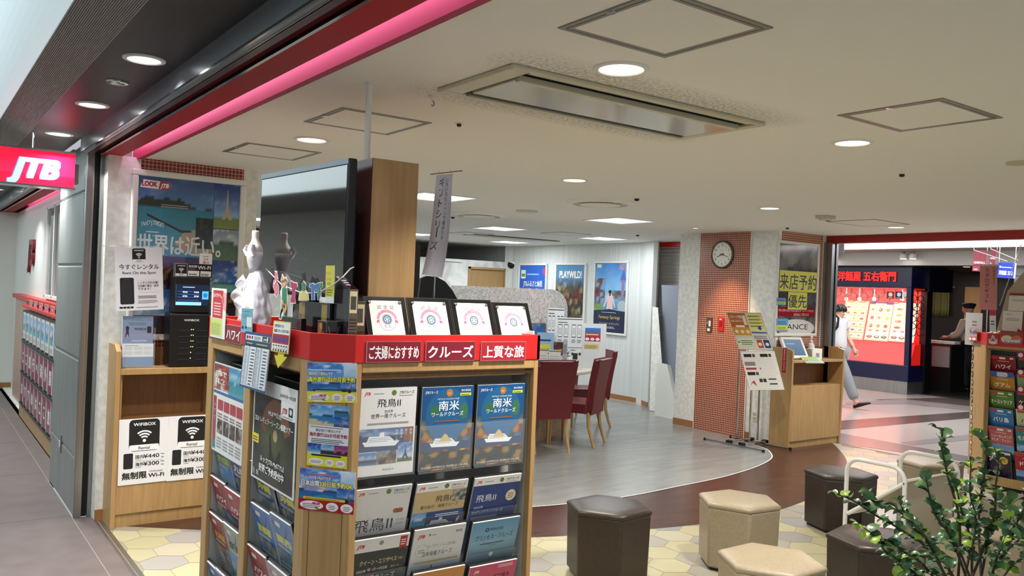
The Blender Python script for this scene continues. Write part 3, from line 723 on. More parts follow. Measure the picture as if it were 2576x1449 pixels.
# ================================================================== CEILING FIXTURES
LENS = lamp_mat('downlight_lens', '#fff6e6', 3.2)
LENSC = lamp_mat('corridor_lens', '#f4f7ff', 3.2)
def downlight(x, y, z, r, label, power, color, lens, group=None):
    t = thing('downlight', label, 'ceiling light', (x, y, z), group=group)
    MB().lathe([(r+.022, .0), (r+.020, -.006), (r+.004, -.008), (r, -.002), (r, .0)], 40).build('trim_ring', M['white'], t, smooth='auto', local=True)
    MB().lathe([(r, -.001), (r, -.0025)], 40).build('lens', lens, t, local=True)
    area_light('lamp', (x, y, z-.006), 2*r*.96, power, color, spread=115, parent=t)
    return t
WARM = (1.0, .96, .88)
for x, y, lab in ((2.011, 2.178, 'big round recessed light beside the air conditioner'),
                  (1.80, 4.46, 'round recessed light left of the white ceiling pole'),
                  (3.76, 2.38, 'round recessed light between the air conditioner and the right-hand ceiling hatch'),
                  (3.80, 4.556, 'round recessed light in the middle of the ceiling above the red sign shelf'),
                  (6.027, 4.577, 'round recessed light above the tilted information stand'),
                  (8.178, 4.647, 'round recessed light nearest the red beam at the right entrance')):
    downlight(x, y, CEIL, .077, lab, 27, WARM, LENS)
for i, (y, lab) in enumerate(((3.70, 'nearest round light in the dark corridor ceiling'), (4.90, 'second round light in the dark corridor ceiling'),
                              (6.10, 'third round light in the dark corridor ceiling, above the red sign'), (7.3, 'fourth round light in the dark corridor ceiling'))):
    downlight(.757, y, 2.54, .062, lab, 16, (1.0, .98, .96), LENSC)
for y in (8.5, 9.7, 10.9): downlight(.757, y, 2.54, .062, 'far round light in the dark corridor ceiling beyond the red sign', 10, (.95, .97, 1.0), LENSC, 'far corridor downlights')
t = thing('ceiling_speaker', 'small unlit round ceiling fitting between two corridor lights', 'ceiling fitting', (.755, 4.24, 2.54))
MB().lathe([(.05, 0), (.048, -.006), (.034, -.007), (.03, -.002), (.012, -.002), (.01, -.008)], 28).build('ring', M['chrome'], t, smooth='auto', local=True)

# inspection hatches (square metal rims flush with the ceiling)
def hatch(px, label, t=.017, knob=True):
    P = [oz(x, y, CEIL) for x, y in px]; xs = [p.x for p in P]; ys = [p.y for p in P]; x0, x1, y0, y1 = min(xs), max(xs), min(ys), max(ys)
    o = thing('inspection_hatch', label, 'ceiling hatch', ((x0+x1)/2, (y0+y1)/2, CEIL))
    a, b = (x1-x0)/2, (y1-y0)/2; z0, z1 = -.004, .0
    mb = MB()
    for q0, q1 in ((0, t), (t+.004, 2*t)):
        mb.box(-a+q0, a-q0, -b+q0, -b+q1, z0, z1); mb.box(-a+q0, a-q0, b-q1, b-q0, z0, z1)
        mb.box(-a+q0, -a+q1, -b+q1, b-q1, z0, z1); mb.box(a-q1, a-q0, -b+q1, b-q1, z0, z1)
    mb.build('rim', M['hatch'], o, local=True)
    MB().box(-a+2*t, a-2*t, -b+2*t, b-2*t, -.003, 0).build('lid', M['ceil'], o, local=True)
    if knob: MB().lathe([(.016, -.004), (.014, -.007)], 16, Matrix.Translation((-a+t, 0, 0))).build('latch', M['chrome'], o, local=True)
hatch([(1405, 68), (1945, 68), (1667, 142), (1670, -10)], 'large square ceiling hatch at the top edge of the picture')
hatch([(2110, 290), (2370, 246), (2520, 294), (2265, 330)], 'square ceiling hatch right of the air conditioner')
hatch([(770, 303), (865, 270), (1080, 310), (972, 338)], 'square ceiling hatch behind the white pole', .014)
hatch([(565, 378), (622, 358), (805, 384), (738, 403)], 'square ceiling hatch above the framed travel poster', .014)
hatch([(2103, 557), (2200, 551), (2277, 564), (2170, 569)], 'small square ceiling hatch near the red beam on the right', .008, False)
hatch([(1132, 587), (1170, 583), (1236, 589), (1196, 592)], 'flat square ceiling hatch in the back room left of the long slot vent', .008, False)
hatch([(1362, 586), (1415, 583), (1482, 590), (1432, 592.5)], 'flat square ceiling hatch in the back room between the panel lights', .008, False)

# ceiling cassette air conditioner
P = [oz(x, y, CEIL) for x, y in ((1103, 222), (1290, 158), (1925, 307), (1712, 345))]
ax0, ax1, ay0, ay1 = 1.69, 3.095, 2.387, 2.906
t = thing('air_conditioner', 'long cream ceiling air conditioner panel with dark vents and soot stains', 'air conditioner', ((ax0+ax1)/2, (ay0+ay1)/2, CEIL))
mb = MB()
mb.box(ax0, ax1, ay0, ay0+.022, CEIL-.018, CEIL); mb.box(ax0, ax1, ay1-.05, ay1, CEIL-.018, CEIL)
mb.box(ax0, ax0+.09, ay0+.022, ay1-.05, CEIL-.018, CEIL); mb.box(ax1-.05, ax1, ay0+.022, ay1-.05, CEIL-.018, CEIL)
mb.build('frame', M['vent'], t, bevel=.006)
MB().box(ax0+.09, ax1-.05, ay0+.022, ay1-.05, CEIL-.004, CEIL-.001).build('duct', M['slot'], t)
MB().box(ax0+.10, ax1-.07, ay0+.125, ay1-.105, CEIL-.022, CEIL-.004).build('panel', M['ventpanel'], t, bevel=.004)
MB().box(ax0+.10, ax1-.07, ay0+.095, ay0+.122, CEIL-.03, CEIL-.006, Matrix.Identity(4)).box(ax0+.1, ax1-.07, ay0+.026, ay0+.05, CEIL-.014, CEIL-.008).build('flap', M['vent'], t, bevel=.003)
MB().box(ax0+.10, ax1-.07, ay1-.085, ay1-.06, CEIL-.026, CEIL-.006).build('flap', nmat('flap_grey', '#7d7a66', .35), t, bevel=.003)

# pole from the wooden tower up to the ceiling
t = thing('ceiling_pole', 'white round pole from the wooden tower up to the ceiling', 'pole', (1.449, 3.02, 2.135))
MB().tube([(1.449, 3.02, 2.135), (1.449, 3.02, CEIL)], .0125, 16).build('pole', M['white'], t, smooth='auto')
MB().lathe([(.02, -.006), (.02, 0)], 20, Matrix.Translation((1.449, 3.02, CEIL))).build('flange', M['white'], t)

def small(name, label, cat, px, parts):
    p = oz(px[0], px[1], CEIL); t = thing(name, label, cat, p)
    for n, prof, m in parts: MB().lathe(prof, 24).build(n, M[m], t, smooth='auto', local=True)
    return t
t = small('ceiling_hook', 'small pale ceiling hook left of the air conditioner', 'hook', (1088, 240), [('plate', [(.017, 0), (.016, -.008), (.007, -.014), (.006, -.022)], 'white')])
MB().tube([(0, 0, -.02), (.008, 0, -.028), (.010, 0, -.036), (.004, 0, -.043), (-.004, 0, -.041)], .0025, 6).build('hook', M['hatch'], t, local=True)
small('sprinkler', 'small dark recessed sprinkler left of the air conditioner', 'sprinkler', (1155, 310), [('plate', [(.024, 0), (.022, -.003), (.015, -.004)], 'white'), ('head', [(.012, -.003), (.011, -.014), (.006, -.018)], 'black')])
small('sprinkler', 'small dark sprinkler in the ceiling right of the far right-hand hatch', 'sprinkler', (2269, 437), [('plate', [(.03, 0), (.028, -.003), (.02, -.004)], 'white'), ('head', [(.016, -.003), (.015, -.016), (.01, -.02)], 'black')])
small('sprinkler', 'tiny dark sprinkler beside the right-hand round air diffuser', 'sprinkler', (1602, 500), [('head', [(.022, 0), (.02, -.014), (.01, -.02)], 'black')])
small('sprinkler', 'tiny dark sprinkler below the left-hand round air diffuser', 'sprinkler', (1139, 546), [('head', [(.022, 0), (.02, -.014), (.01, -.02)], 'black')])
small('sprinkler', 'tiny dark sprinkler above the red shutter header', 'sprinkler', (1604, 591), [('head', [(.022, 0), (.02, -.014), (.01, -.02)], 'black')])
small('sprinkler', 'tiny dark sprinkler above the mosaic pillar and framed notice', 'sprinkler', (1981, 573), [('head', [(.018, 0), (.016, -.012), (.01, -.016)], 'black')])
t = small('smoke_detector', 'boxy white ceiling detector right of the information stand', 'detector', (2077, 543), [])
MB().box(-.075, .075, -.06, .06, -.03, 0).build('body', M['vent'], t, local=True, bevel=.006)
MB().box(-.045, .045, -.04, .04, -.045, -.03).build('sensor', M['white'], t, local=True, bevel=.004)
for i in (-1, 0, 1): MB().lathe([(.008, -.045), (.007, -.05)], 10, Matrix.Translation((i*.022, -.02, 0))).build('led', M['black'], t, local=True)
t = small('ceiling_disc', 'flat grey round ceiling fitting at the right edge of the picture', 'ceiling fitting', (2566, 408), [('disc', [(.07, 0), (.068, -.01), (.05, -.013)], 'vent')])
small('ceiling_disc', 'flat grey round ceiling fitting between the two air diffusers', 'ceiling fitting', (1325, 530), [('disc', [(.115, 0), (.11, -.012), (.09, -.016)], 'vent')])
def diffuser(px, label):
    small('round_diffuser', label, 'air vent', px, [('rim', [(.30, 0), (.295, -.012), (.24, -.03), (.235, -.006), (.23, 0)], 'ceil'), ('recess', [(.235, -.002), (.23, -.004)], 'hatch'),
      ('cone', [(.175, -.03), (.17, -.036), (.13, -.02), (.12, -.028), (.08, -.018), (.07, -.026), (.0001, -.028)], 'ceil')])
diffuser((1510, 507), 'round ceiling air diffuser on the right'); diffuser((1205, 538), 'round ceiling air diffuser left of the grey disc')
# square louvred panel lights of the back room
LP = lamp_mat('panel_tube', '#eef4ff', 7.0)
def panel_light(x, y, label, power=22):
    t = thing('panel_light', label, 'ceiling light', (x, y, CEIL))
    mb = MB(); a = .29
    mb.box(-a, a, -a, -a+.02, -.006, 0).box(-a, a, a-.02, a, -.006, 0).box(-a, -a+.02, -a+.02, a-.02, -.006, 0).box(a-.02, a, -a+.02, a-.02, -.006, 0)
    mb.build('frame', M['white'], t, local=True)
    MB().box(-a+.02, a-.02, -a+.02, a-.02, -.002, 0).build('reflector', lamp_mat('reflector', '#e9f0ff', .9), t, local=True)
    for i in (-1, 1): MB().box(-.22, .22, i*.12-.05, i*.12+.05, -.005, -.002).build('tube', LP, t, local=True)
    area_light('lamp', (x, y, CEIL-.009), .5, power, (.90, .96, 1.0), 'SQUARE', parent=t)
for x, y, lab in ((6.25, 6.70, 'square panel light nearest the mosaic pillar'), (6.29, 9.03, 'square panel light right of the hanging cloth banner'), (8.19, 9.12, 'square panel light near the poster wall corner'),
                  (8.18, 11.45, 'small far square panel light beyond the long slot vent'), (3.78, 6.45, 'square panel light half hidden by the cloth banner'), (6.3, 11.35, 'far square panel light peeping out right of the wooden tower')):
    panel_light(x, y, lab)
panel_light(3.76, 10.9, 'panel light glimpsed left of the television')
t = thing('slot_vent', 'long dark slot vent in the back room ceiling', 'air vent', (7.35, 10.35, CEIL))
a, b = oz(1232, 594, CEIL), oz(1468, 608, CEIL)
for yy in (10.25, 10.52): MB().box(6.7, 8.3, yy, yy+.07, CEIL-.008, CEIL).build('slot', M['blackm'], t)
MB().box(6.7, 8.3, 10.34, 10.50, CEIL-.012, CEIL).build('panel', M['vent'], t)
# wall washer beside the mosaic pillar
t = thing('spot_lamp', 'small recessed spot in the ceiling by the mosaic pillar', 'ceiling light', (7.339, 6.588, CEIL))
MB().lathe([(.05, 0), (.048, -.008), (.034, -.008), (.032, -.001)], 28).build('trim_ring', M['white'], t, local=True)
MB().lathe([(.032, -.001), (.03, -.004)], 20).build('lens', LENS, t, local=True)
l = bpy.data.lights.new('lamp', 'SPOT'); l.energy = 130; l.color = (1, .66, .36); l.spot_size = radians(50); l.spot_blend = .9; l.shadow_soft_size = .03
o = bpy.data.objects.new('lamp', l); COL.objects.link(o); o.location = (7.339, 6.588, CEIL-.012); o.rotation_euler = Vector((.69, .03, -1.25)).to_track_quat('-Z', 'Y').to_euler()
o.parent = t; o.matrix_parent_inverse = PM[t.name].inverted()

# ================================================================== LEFT: LIT SIGN, COLUMN, SIDE SHOP
Y0 = 6.12
a, b, c = oy(-40, 363, Y0), oy(190, 381, Y0), oy(-40, 452, Y0)
t = thing('lit_sign', 'red backlit sign with white and blue JTB letters hanging by the steel column', 'sign', (.55, Y0, 2.1))
W = b.x-a.x; H = a.z-c.z
def art(P):
    P.rect(0, 0, 1, 1, '#f0143c'); P.rect(.0, .3, 1, .45, '#fb2350', '#f0143c')
    for dx, c1 in ((-.006, '#4f8fe0'), (.004, '#7fb8ea'), (.0, '#a4dcf2')):
        P.text('JTB', .285+dx, .2, .78, c1, w=.50, bold=.055 if dx else .04, skew=.28)
sheet('sign_face', (a.x, Y0-.002, a.z), (b.x, Y0-.002, a.z), (a.x, Y0-.002, c.z), art, 'glow', parent=t)
mb = MB(); mb.box(a.x, b.x, Y0, Y0+.13, c.z, a.z); mb.build('housing', nmat('sign_housing', '#a9a9ab', .35, metal=.6), t, bevel=.004)
mb = MB()
for z in (a.z, c.z-.012): mb.box(a.x, b.x+.006, Y0-.012, Y0+.135, z, z+.012)
mb.build('rim', M['chrome'], t)
MB().box(b.x, b.x+.03, Y0+.03, Y0+.10, c.z+.03, c.z+.16).build('mount', M['steel'], t, bevel=.005)
for hx, hz in ((.33, 2.63), (.62, 2.54)): MB().tube([(hx, Y0+.05, a.z+.01), (hx, Y0+.05, hz)], .006).build('hanger', M['chrome'], t)
t = thing('switch_plate', 'small metal switch plate low on the grey steel column', 'switch plate', (.945, 6.75, .55))
p = ox(153, 1115, .945)
MB().box(.938, .945, p.y-.035, p.y+.035, p.z-.065, p.z+.065).build('plate', M['steel'], t, bevel=.003)
MB().box(.934, .938, p.y-.012, p.y+.012, p.z-.025, p.z+.02).build('switch', M['white'], t)

# side shop: logo, rack of pamphlets
t = thing('wall_logo', 'dark red raised JTB letters on the white wall of the side shop', 'sign', (1.2, 11.3, 1.9))
v, f, x0, x1, y0, y1 = glyphs('JTB', .05)
mb = MB(); sc = .42
def LT(px, py, d): return (1.20-d, 11.75-(px+py*.28-x0)*sc*.72, 1.72+py*sc)
n = len(v); v = list(v)
for q, (dx, dy) in enumerate(((-.04, -.03), (.04, -.03), (-.04, .03), (.04, .03))):
    mb._add([LT(p[0]+dx, p[1]+dy, .03+.0006*q) for p in v] + [LT(p[0]+dx, p[1]+dy, .0) for p in v], [list(g_) for g_ in f] + [[i+n for i in g_][::-1] for g_ in f])
ed = {}
for q in f:
    for i in range(len(q)):
        e = (q[i], q[(i+1) % len(q)]); ed[e] = 1
for e in ed:
    if (e[1], e[0]) not in ed: mb._add([LT(*v[e[0]], .03), LT(*v[e[1]], .03), LT(*v[e[1]], 0), LT(*v[e[0]], 0)], [(0, 1, 2, 3)])
mb.build('letters', M['maroon'], t)
t = thing('pamphlet_rack', 'low pamphlet rack with red top board under the side shop window', 'rack', (1.15, 9.4, 0))
MB().box(1.145, 1.20, 8.05, 10.9, 0.012, 1.25).build('back_board', M['white'], t)
MB().box(1.06, 1.20, 8.05, 10.9, 0.012, .14).build('plinth', M['wood'], t)
MB().box(1.05, 1.2, 8.05, 10.9, 1.235, 1.26).build('top_board', M['red'], t)
for zz in (.15, .5, .85): MB().box(1.055, 1.145, 8.05, 10.9, zz, zz+.02).build('shelf', M['tray'], t)
mb = MB()
for yy in range(10): mb.box(1.06, 1.145, 8.05+yy*.3155-.004, 8.05+yy*.3155+.004, .15, 1.2)
mb.build('divider', M['greyp'], t)
chars = 'おすすめはここ旅行へ海外国内'
ci = 0
for r, zz in enumerate((.17, .52, .87)):
    for k in range(9):
        yc = 10.74-k*.3155
        def art(P, r=r, k=k, ch=chars[(k+r*5) % len(chars)]):
            if r < 2:
                P.rect(0, 0, 1, 1, '#8f1540'); P.text(ch, .5, .3, .5, '#f2eef0', al='c', bold=.04)
            else:
                P.rect(0, 0, 1, 1, '#dcdcd8'); P.photo(.08, .3, .84, .6, land(40+k, hill=('#3c5a48', '#8a7a64', '#556a86')[k % 3]), 8, 8); P.lines(.1, .06, .8, .16, 3, '#777')
        tl, tr, bl = spts(1.062, yc, zz+.02, .22, .29, -90, 0)
        sheet('pamphlet', tl, tr, bl, art, 'gloss', .006, label='%s pamphlet in %s row of side shop rack, %s' % ('purple' if r < 2 else 'pale', ('bottom', 'middle', 'top')[r], ('farthest slot', 'second from far end', 'third from far end', 'fourth from far end', 'middle slot', 'fourth from near end', 'third from near end', 'second from near end', 'nearest slot')[k]), cat='pamphlet', group='pamphlets in the side shop rack')
for k in range(6):
    yc = 10.3-k*.42
    def art(P, k=k): P.rect(0, 0, 1, 1, '#c21a24'); P.frame(.02, .04, .96, .92, .02, '#e9b7b7'); P.text('台湾,韓国,国内,沖縄,九州,欧州'.split(',')[k], .5, .28, .55, '#f6eeee', al='c', bold=.03)
    tl, tr, bl = spts(1.068, yc, 1.262, .26, .07, -90, 0)
    sheet('rack_sign', tl, tr, bl, art, 'gloss', .004, label='small red title card on the side shop rack, %s' % ('far end', 'second from the far end', 'third from the far end', 'third from the near end', 'second from the near end', 'near end')[k], cat='sign', group='title cards on the side shop rack')

# ================================================================== LEFT COUNTER WITH WIFI RENTAL MACHINE
CY = 5.86                                            # front of the counter
t = thing('display_counter', 'light wood counter with an open shelf at the left wall', 'counter', (1.4, 5.96, 0))
X0, X1 = 1.10, 1.72
MB().prism([(CY-.02, 0), (6.098, 0), (6.098, 1.19), (CY+.05, 1.19), (CY-.02, 1.15)], X0-.0, X0+.03, T=Matrix(((0, 0, 1, 0), (1, 0, 0, 0), (0, 1, 0, 0), (0, 0, 0, 1)))).build('side_panel', M['wood'], t, bevel=.003)
MB().prism([(CY-.02, 0), (6.098, 0), (6.098, 1.19), (CY+.05, 1.19), (CY-.02, 1.15)], X1, X1+.03, T=Matrix(((0, 0, 1, 0), (1, 0, 0, 0), (0, 1, 0, 0), (0, 0, 0, 1)))).build('side_panel', M['wood'], t, bevel=.003)
MB().box(X0+.03, X1, CY-.012, 6.07, .995, 1.035).build('shelf', M['wood'], t, bevel=.003)
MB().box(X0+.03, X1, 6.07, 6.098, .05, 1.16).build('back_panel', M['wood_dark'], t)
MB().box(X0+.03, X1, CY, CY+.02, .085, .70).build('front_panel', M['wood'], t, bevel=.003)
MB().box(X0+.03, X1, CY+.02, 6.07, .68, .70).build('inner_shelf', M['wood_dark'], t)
MB().box(X0+.03, X1, CY+.012, CY+.03, .0, .085).build('plinth', M['wood'], t)
MB().box(X0+.03, X0+.05, CY+.02, 6.07, .70, .995).build('inner_panel', M['wood'], t)
def wifi(P, x, y, s, c1='#111111', c2='#f4f4f4'):
    """square badge with the three radio arcs"""
    hh = s*P.w/P.h
    P.rrect(x, y, s, hh*1.1, c1, .14); P.rrect(x+.012*s, y+.02*hh, s*.976, hh*.20, c2, .3)
    P.text('Rental', x+s/2, y+.06*hh, .15*hh, c1, al='c', bold=.015)
    cx, cy = x+s/2, y+hh*.36
    P.ell(cx, cy, s*.055, c2)
    for k in (1, 2, 3): P.arc(cx, cy, s*(.085+.095*(k-1)+.03), s*(.085+.095*(k-1)+.085), 48, 132, c2); P.z -= P.STEP
    P.text('WiFiBOX', cx, y+hh*.88, .15*hh, c2, al='c', w=s*.72, bold=.02)
def poster(P):
    P.rect(0, 0, 1, 1, '#e9e9ea'); wifi(P, .20, .50, .62)
    P.rrect(.10, .24, .19, .235, '#17171a', .15)
    P.text('国内', .34, .39, .062, '#111', bold=.02); P.lines(.34, .365, .13, .012, 1, '#555')
    P.text('¥440', .50, .385, .085, '#111', w=.32, bold=.015); P.text('〜', .85, .41, .06, '#111', bold=.02); P.text('day', .86, .375, .035, '#111')
    P.rect(.33, .345, .57, .003, '#777')
    P.text('海外', .34, .275, .062, '#111', bold=.02); P.lines(.34, .25, .13, .012, 1, '#555')
    P.text('¥300', .50, .27, .085, '#111', w=.32, bold=.015); P.text('〜', .85, .295, .06, '#111', bold=.02); P.text('day', .86, .26, .035, '#111')
    P.text('無制限', .08, .09, .115, '#111', w=.49, bold=.03); P.text('Unlimited', .63, .165, .04, '#111', w=.26); P.text('Wi-Fi', .61, .085, .085, '#111', w=.32, bold=.02)
zt, zb = .705, .275
sheet('paper_poster', (1.135, CY-.006, zt), (1.44, CY-.006, zt+.004), (1.135, CY-.006, zb), poster, 'paper', .0006, label='white WiFiBOX rental poster on the left half of the counter front', cat='poster', curl=.004)
sheet('paper_poster', (1.441, CY-.007, zt+.004), (1.70, CY-.007, zt+.004), (1.441, CY-.007, zb), poster, 'paper', .0006, label='white WiFiBOX rental poster on the right half of the counter front', cat='poster', curl=.004, width=.305)

def rent(P):
    P.rect(0, 0, 1, 1, '#ececf0'); wifi(P, .36, .765, .28)
    P.text('今すぐレンタル', .5, .655, .092, '#111', al='c', w=.84, bold=.012); P.text('Rent On the Spot', .5, .575, .058, '#111', al='c', w=.70, bold=.015)
    P.rrect(.09, .10, .29, .42, '#1b1c1f', .12); P.ell(.20, .49, .008, '#777'); P.ell(.235, .49, .008, '#777'); P.ell(.27, .49, .008, '#777'); P.rrect(.115, .125, .24, .33, '#222429', .1)
    P.text('レンタル対応店舗！', .46, .42, .045, '#222', w=.44, bold=.01); P.text('当店舗で貸出・返却', .46, .37, .045, '#222', w=.44, bold=.01); P.text('できます！', .46, .32, .045, '#222', bold=.01)
    P.rect(.46, .475, .44, .002, '#999'); P.rect(.46, .28, .44, .002, '#999'); P.lines(.46, .19, .42, .05, 2, '#555'); P.lines(.46, .11, .43, .055, 3, '#999')
    for k in range(4): P.rrect(.07+.075*k, .035, .065, .03, '#222'); P.z -= P.STEP
    P.lines(.42, .04, .5, .02, 1, '#777')
t = thing('hanging_notice', 'white notice with a black phone picture hung from a wire before the framed poster', 'notice', (1.2, 5.88, 1.42))
TL, TR, BL = oy(288, 622, 5.88), oy(408, 622, 5.88), oy(287, 783, 5.88)
sheet('sheet', TL, TR, BL, rent, 'paper', .0006, parent=t, curl=-.01)
MB().tube([TL+Vector((-.07, .004, .004)), TR+Vector((.02, .004, .006))], .0018, 6).tube([TL+Vector((.15, .006, .004)), TL+Vector((.15, .16, .03))], .0018, 6).build('wire', M['chrome'], t)
for q in (.17, .83): MB().box(-.012, .012, -.006, .006, -.012, .014, Matrix.Translation(TL.lerp(TR, q))).build('clip', M['clear'], t, bevel=.002)

# WiFi rental machine
t = thing('rental_machine', 'black WiFi battery rental machine with a lit blue screen on the counter', 'machine', (1.57, 5.95, 1.036))
mb = MB(); mb.box(1.43, 1.71, 5.88, 6.045, 1.036, 1.40); mb.build('cabinet', M['black'], t, bevel=.012, seg=3)
mb = MB(); mb.box(1.455, 1.69, 5.90, 6.03, 1.40, 1.70); mb.build('head', M['black'], t, bevel=.008)
def scr(P):
    P.rect(0, 0, 1, 1, '#0a1a38'); P.rect(0, .0, .78, .16, '#8fd0f5'); P.rect(.8, .3, .2, .4, '#58b8f2'); P.ell(.9, .5, .07, '#1f74c4')
    P.lines(.05, .24, .68, .56, 4, '#3a78c8', th=.12)
    for k in range(4): P.text('¥300,¥490,¥790,¥790'.split(',')[k], .2+.35*(k % 2), .6-.2*(k//2), .11, '#e6f4ff', bold=.02); P.z -= P.STEP
    P.lines(.2, .86, .4, .08, 1, '#b6d8f2')
sheet('screen', (1.465, 5.897, 1.595), (1.68, 5.897, 1.595), (1.465, 5.897, 1.455), scr, 'screen', .001, parent=t)
def head(P):
    P.rect(0, 0, 1, 1, '#0c0c0d'); P.frame(0, 0, 1, 1, .006, '#888'); wifi(P, .04, .08, .29, '#111', '#f0f0f0'); P.frame(.03, .06, .31, .9, .008, '#eee')
    P.text('無制限', .37, .72, .2, '#ddd', w=.22, bold=.02); P.text('Wi-Fi', .61, .62, .34, '#f4f4f4', w=.34, bold=.02); P.lines(.37, .58, .2, .06, 1, '#aaa')
    P.rect(.36, .1, .29, .38, '#f2f2f2'); P.rect(.68, .1, .28, .38, '#f2f2f2'); P.text('¥440', .38, .15, .2, '#111', w=.2, bold=.02); P.text('¥300', .70, .15, .2, '#111', w=.19, bold=.02)
sheet('header_card', (1.445, 5.893, 1.74), (1.70, 5.893, 1.74), (1.445, 5.893, 1.645), head, 'paper', .003, parent=t)
def disc(P): P.ell(.5, .5, .5, '#f3f1f1'); P.lines(.25, .7, .5, .12, 2, '#555'); P.lines(.3, .55, .4, .08, 1, '#333'); P.arc(.42, .33, .06, .12, 0, 360, '#c02030'); P.lines(.58, .22, .25, .2, 3, '#999')
tl, tr, bl = spts(1.652, 5.90, 1.728, .085, .085)
mb = MB(); mb.col = rgb('#f3f1f1'); mb.lathe([(.0425, 0), (.0425, .001)], 28, Matrix.Translation((1.652, 5.902, 1.77)) @ Matrix.Rotation(pi/2, 4, 'X')); mb.build('award_disc', M['paper'], t)
def dart(P): P.lines(.25, .72, .5, .12, 2, '#555'); P.text('受賞', .5, .45, .2, '#333', al='c'); P.arc(.40, .27, .05, .11, 0, 360, '#c02030'); P.lines(.56, .18, .25, .2, 3, '#999')
sheet('award_print', tl+Vector((0, -.004, 0)), tr+Vector((0, -.004, 0)), bl+Vector((0, -.004, 0)), dart, 'paper', .0002, parent=t, back='#f3f1f1').scale = (1, 1, 1)
sl_ = nmat('slot_lip', '#2b2b2e', .3)
for r in range(6):
    for q in (0, 1):
        x = 1.485+q*.115; z = 1.085+r*.039
        MB().box(x, x+.075, 5.873, 5.882, z, z+.006).build('slot', sl_, t)
mb = MB()
for r in range(6):
    for q in range(2 if r > 1 else 1): mb.box(1.568+q*.013, 1.572+q*.013, 5.874, 5.88, 1.094+r*.039, 1.098+r*.039)
mb.build('led', lamp_mat('green_led', '#b8ff50', 4.0), t)
sheet('wordmark', (1.52, 5.8775, 1.365), (1.62, 5.8775, 1.365), (1.52, 5.8775, 1.343), lambda P: P.text('WiFiBOX', 0, .2, .9, '#e8e8e8', w=1, bold=.02), 'paper', .0002, back='#0c0c0d', parent=t)
# leaflet box
t = thing('leaflet_box', 'clear box of blue WiFi leaflets at the left end of the counter', 'leaflets', (1.245, 5.92, 1.036))
def lf1(P):
    P.rect(0, 0, 1, 1, '#7c90ad'); P.rect(0, .0, 1, .35, '#6f84a3', '#8296b3'); P.text('かつてないWi-Fiレンタル', .5, .84, .08, '#3c4658', w=.9, al='c'); P.lines(.2, .68, .6, .12, 2, '#5a6880')
    P.text('WiFiBOX', .38, .5, .12, '#20242c', w=.4, bold=.02); P.poly([(.08, .2), (.12, .45), (.10, .6), (.16, .66), (.22, .6), (.2, .45), (.24, .2), (.17, .38)], '#2c333f'); P.rrect(.8, .4, .14, .24, '#22262e')
    P.text('UNLIMITED', .3, .1, .07, '#dfe8f2', w=.5)
def lf2(P):
    P.rect(0, .42, 1, .58, '#cfd5da'); P.rect(0, 0, 1, .42, '#5f84ae')
    for j in range(2):
        for i in range(3): P.rrect(.06+.31*i, .52+.2*j, .27, .15, '#bcc4cb'); P.z -= P.STEP
    P.lines(.06, .9, .5, .06, 1, '#888')
sheet('leaflet', (1.145, 5.93, 1.375), (1.335, 5.93, 1.375), (1.145, 5.915, 1.19), lf1, 'acryl', .02, parent=t)
sheet('leaflet', (1.145, 5.90, 1.195), (1.335, 5.90, 1.195), (1.145, 5.89, 1.045), lf2, 'acryl', .02, parent=t)
MB().box(1.138, 1.342, 5.882, 5.884, 1.036, 1.20).box(1.138, 1.140, 5.882, 5.95, 1.036, 1.3).box(1.340, 1.342, 5.882, 5.95, 1.036, 1.3).box(1.138, 1.342, 5.882, 5.95, 1.036, 1.04).build('holder', M['clear'], t)
# big framed travel poster
fx0, fx1, fz0, fz1 = 1.203, 1.985, 1.27, 2.372
FY = 6.054
fx0, fx1 = oy(335, 421, FY).x, oy(622, 455, FY).x
fz1 = (oy(335, 421, FY).z+oy(622, 455, FY).z)/2; fz0 = fz1-1.16
t = thing('framed_poster', 'large white framed LOOK JTB travel poster above the counter', 'poster', ((fx0+fx1)/2, FY, fz0))
def frame_obj(t, x0, x1, z0, z1, y, fw, yaw=0, m='white', depth=.03):
    pass
mb = MB(); fw = .042
for a in ((fx0, fx1, fz0, fz0+fw), (fx0, fx1, fz1-fw, fz1), (fx0, fx0+fw, fz0+fw, fz1-fw), (fx1-fw, fx1, fz0+fw, fz1-fw)): mb.box(a[0], a[1], FY, FY+.045, a[2], a[3])
mb.build('frame', M['white'], t, bevel=.012, seg=3)
def eiffel(P, x, y, w, h, c='#b9a184'):
    P.poly([(x, y), (x+w*.3, y), (x+w*.5, y+h*.22), (x+w*.7, y), (x+w, y), (x+w*.62, y+h*.42), (x+w*.52, y+h), (x+w*.48, y+h), (x+w*.38, y+h*.42)], c)
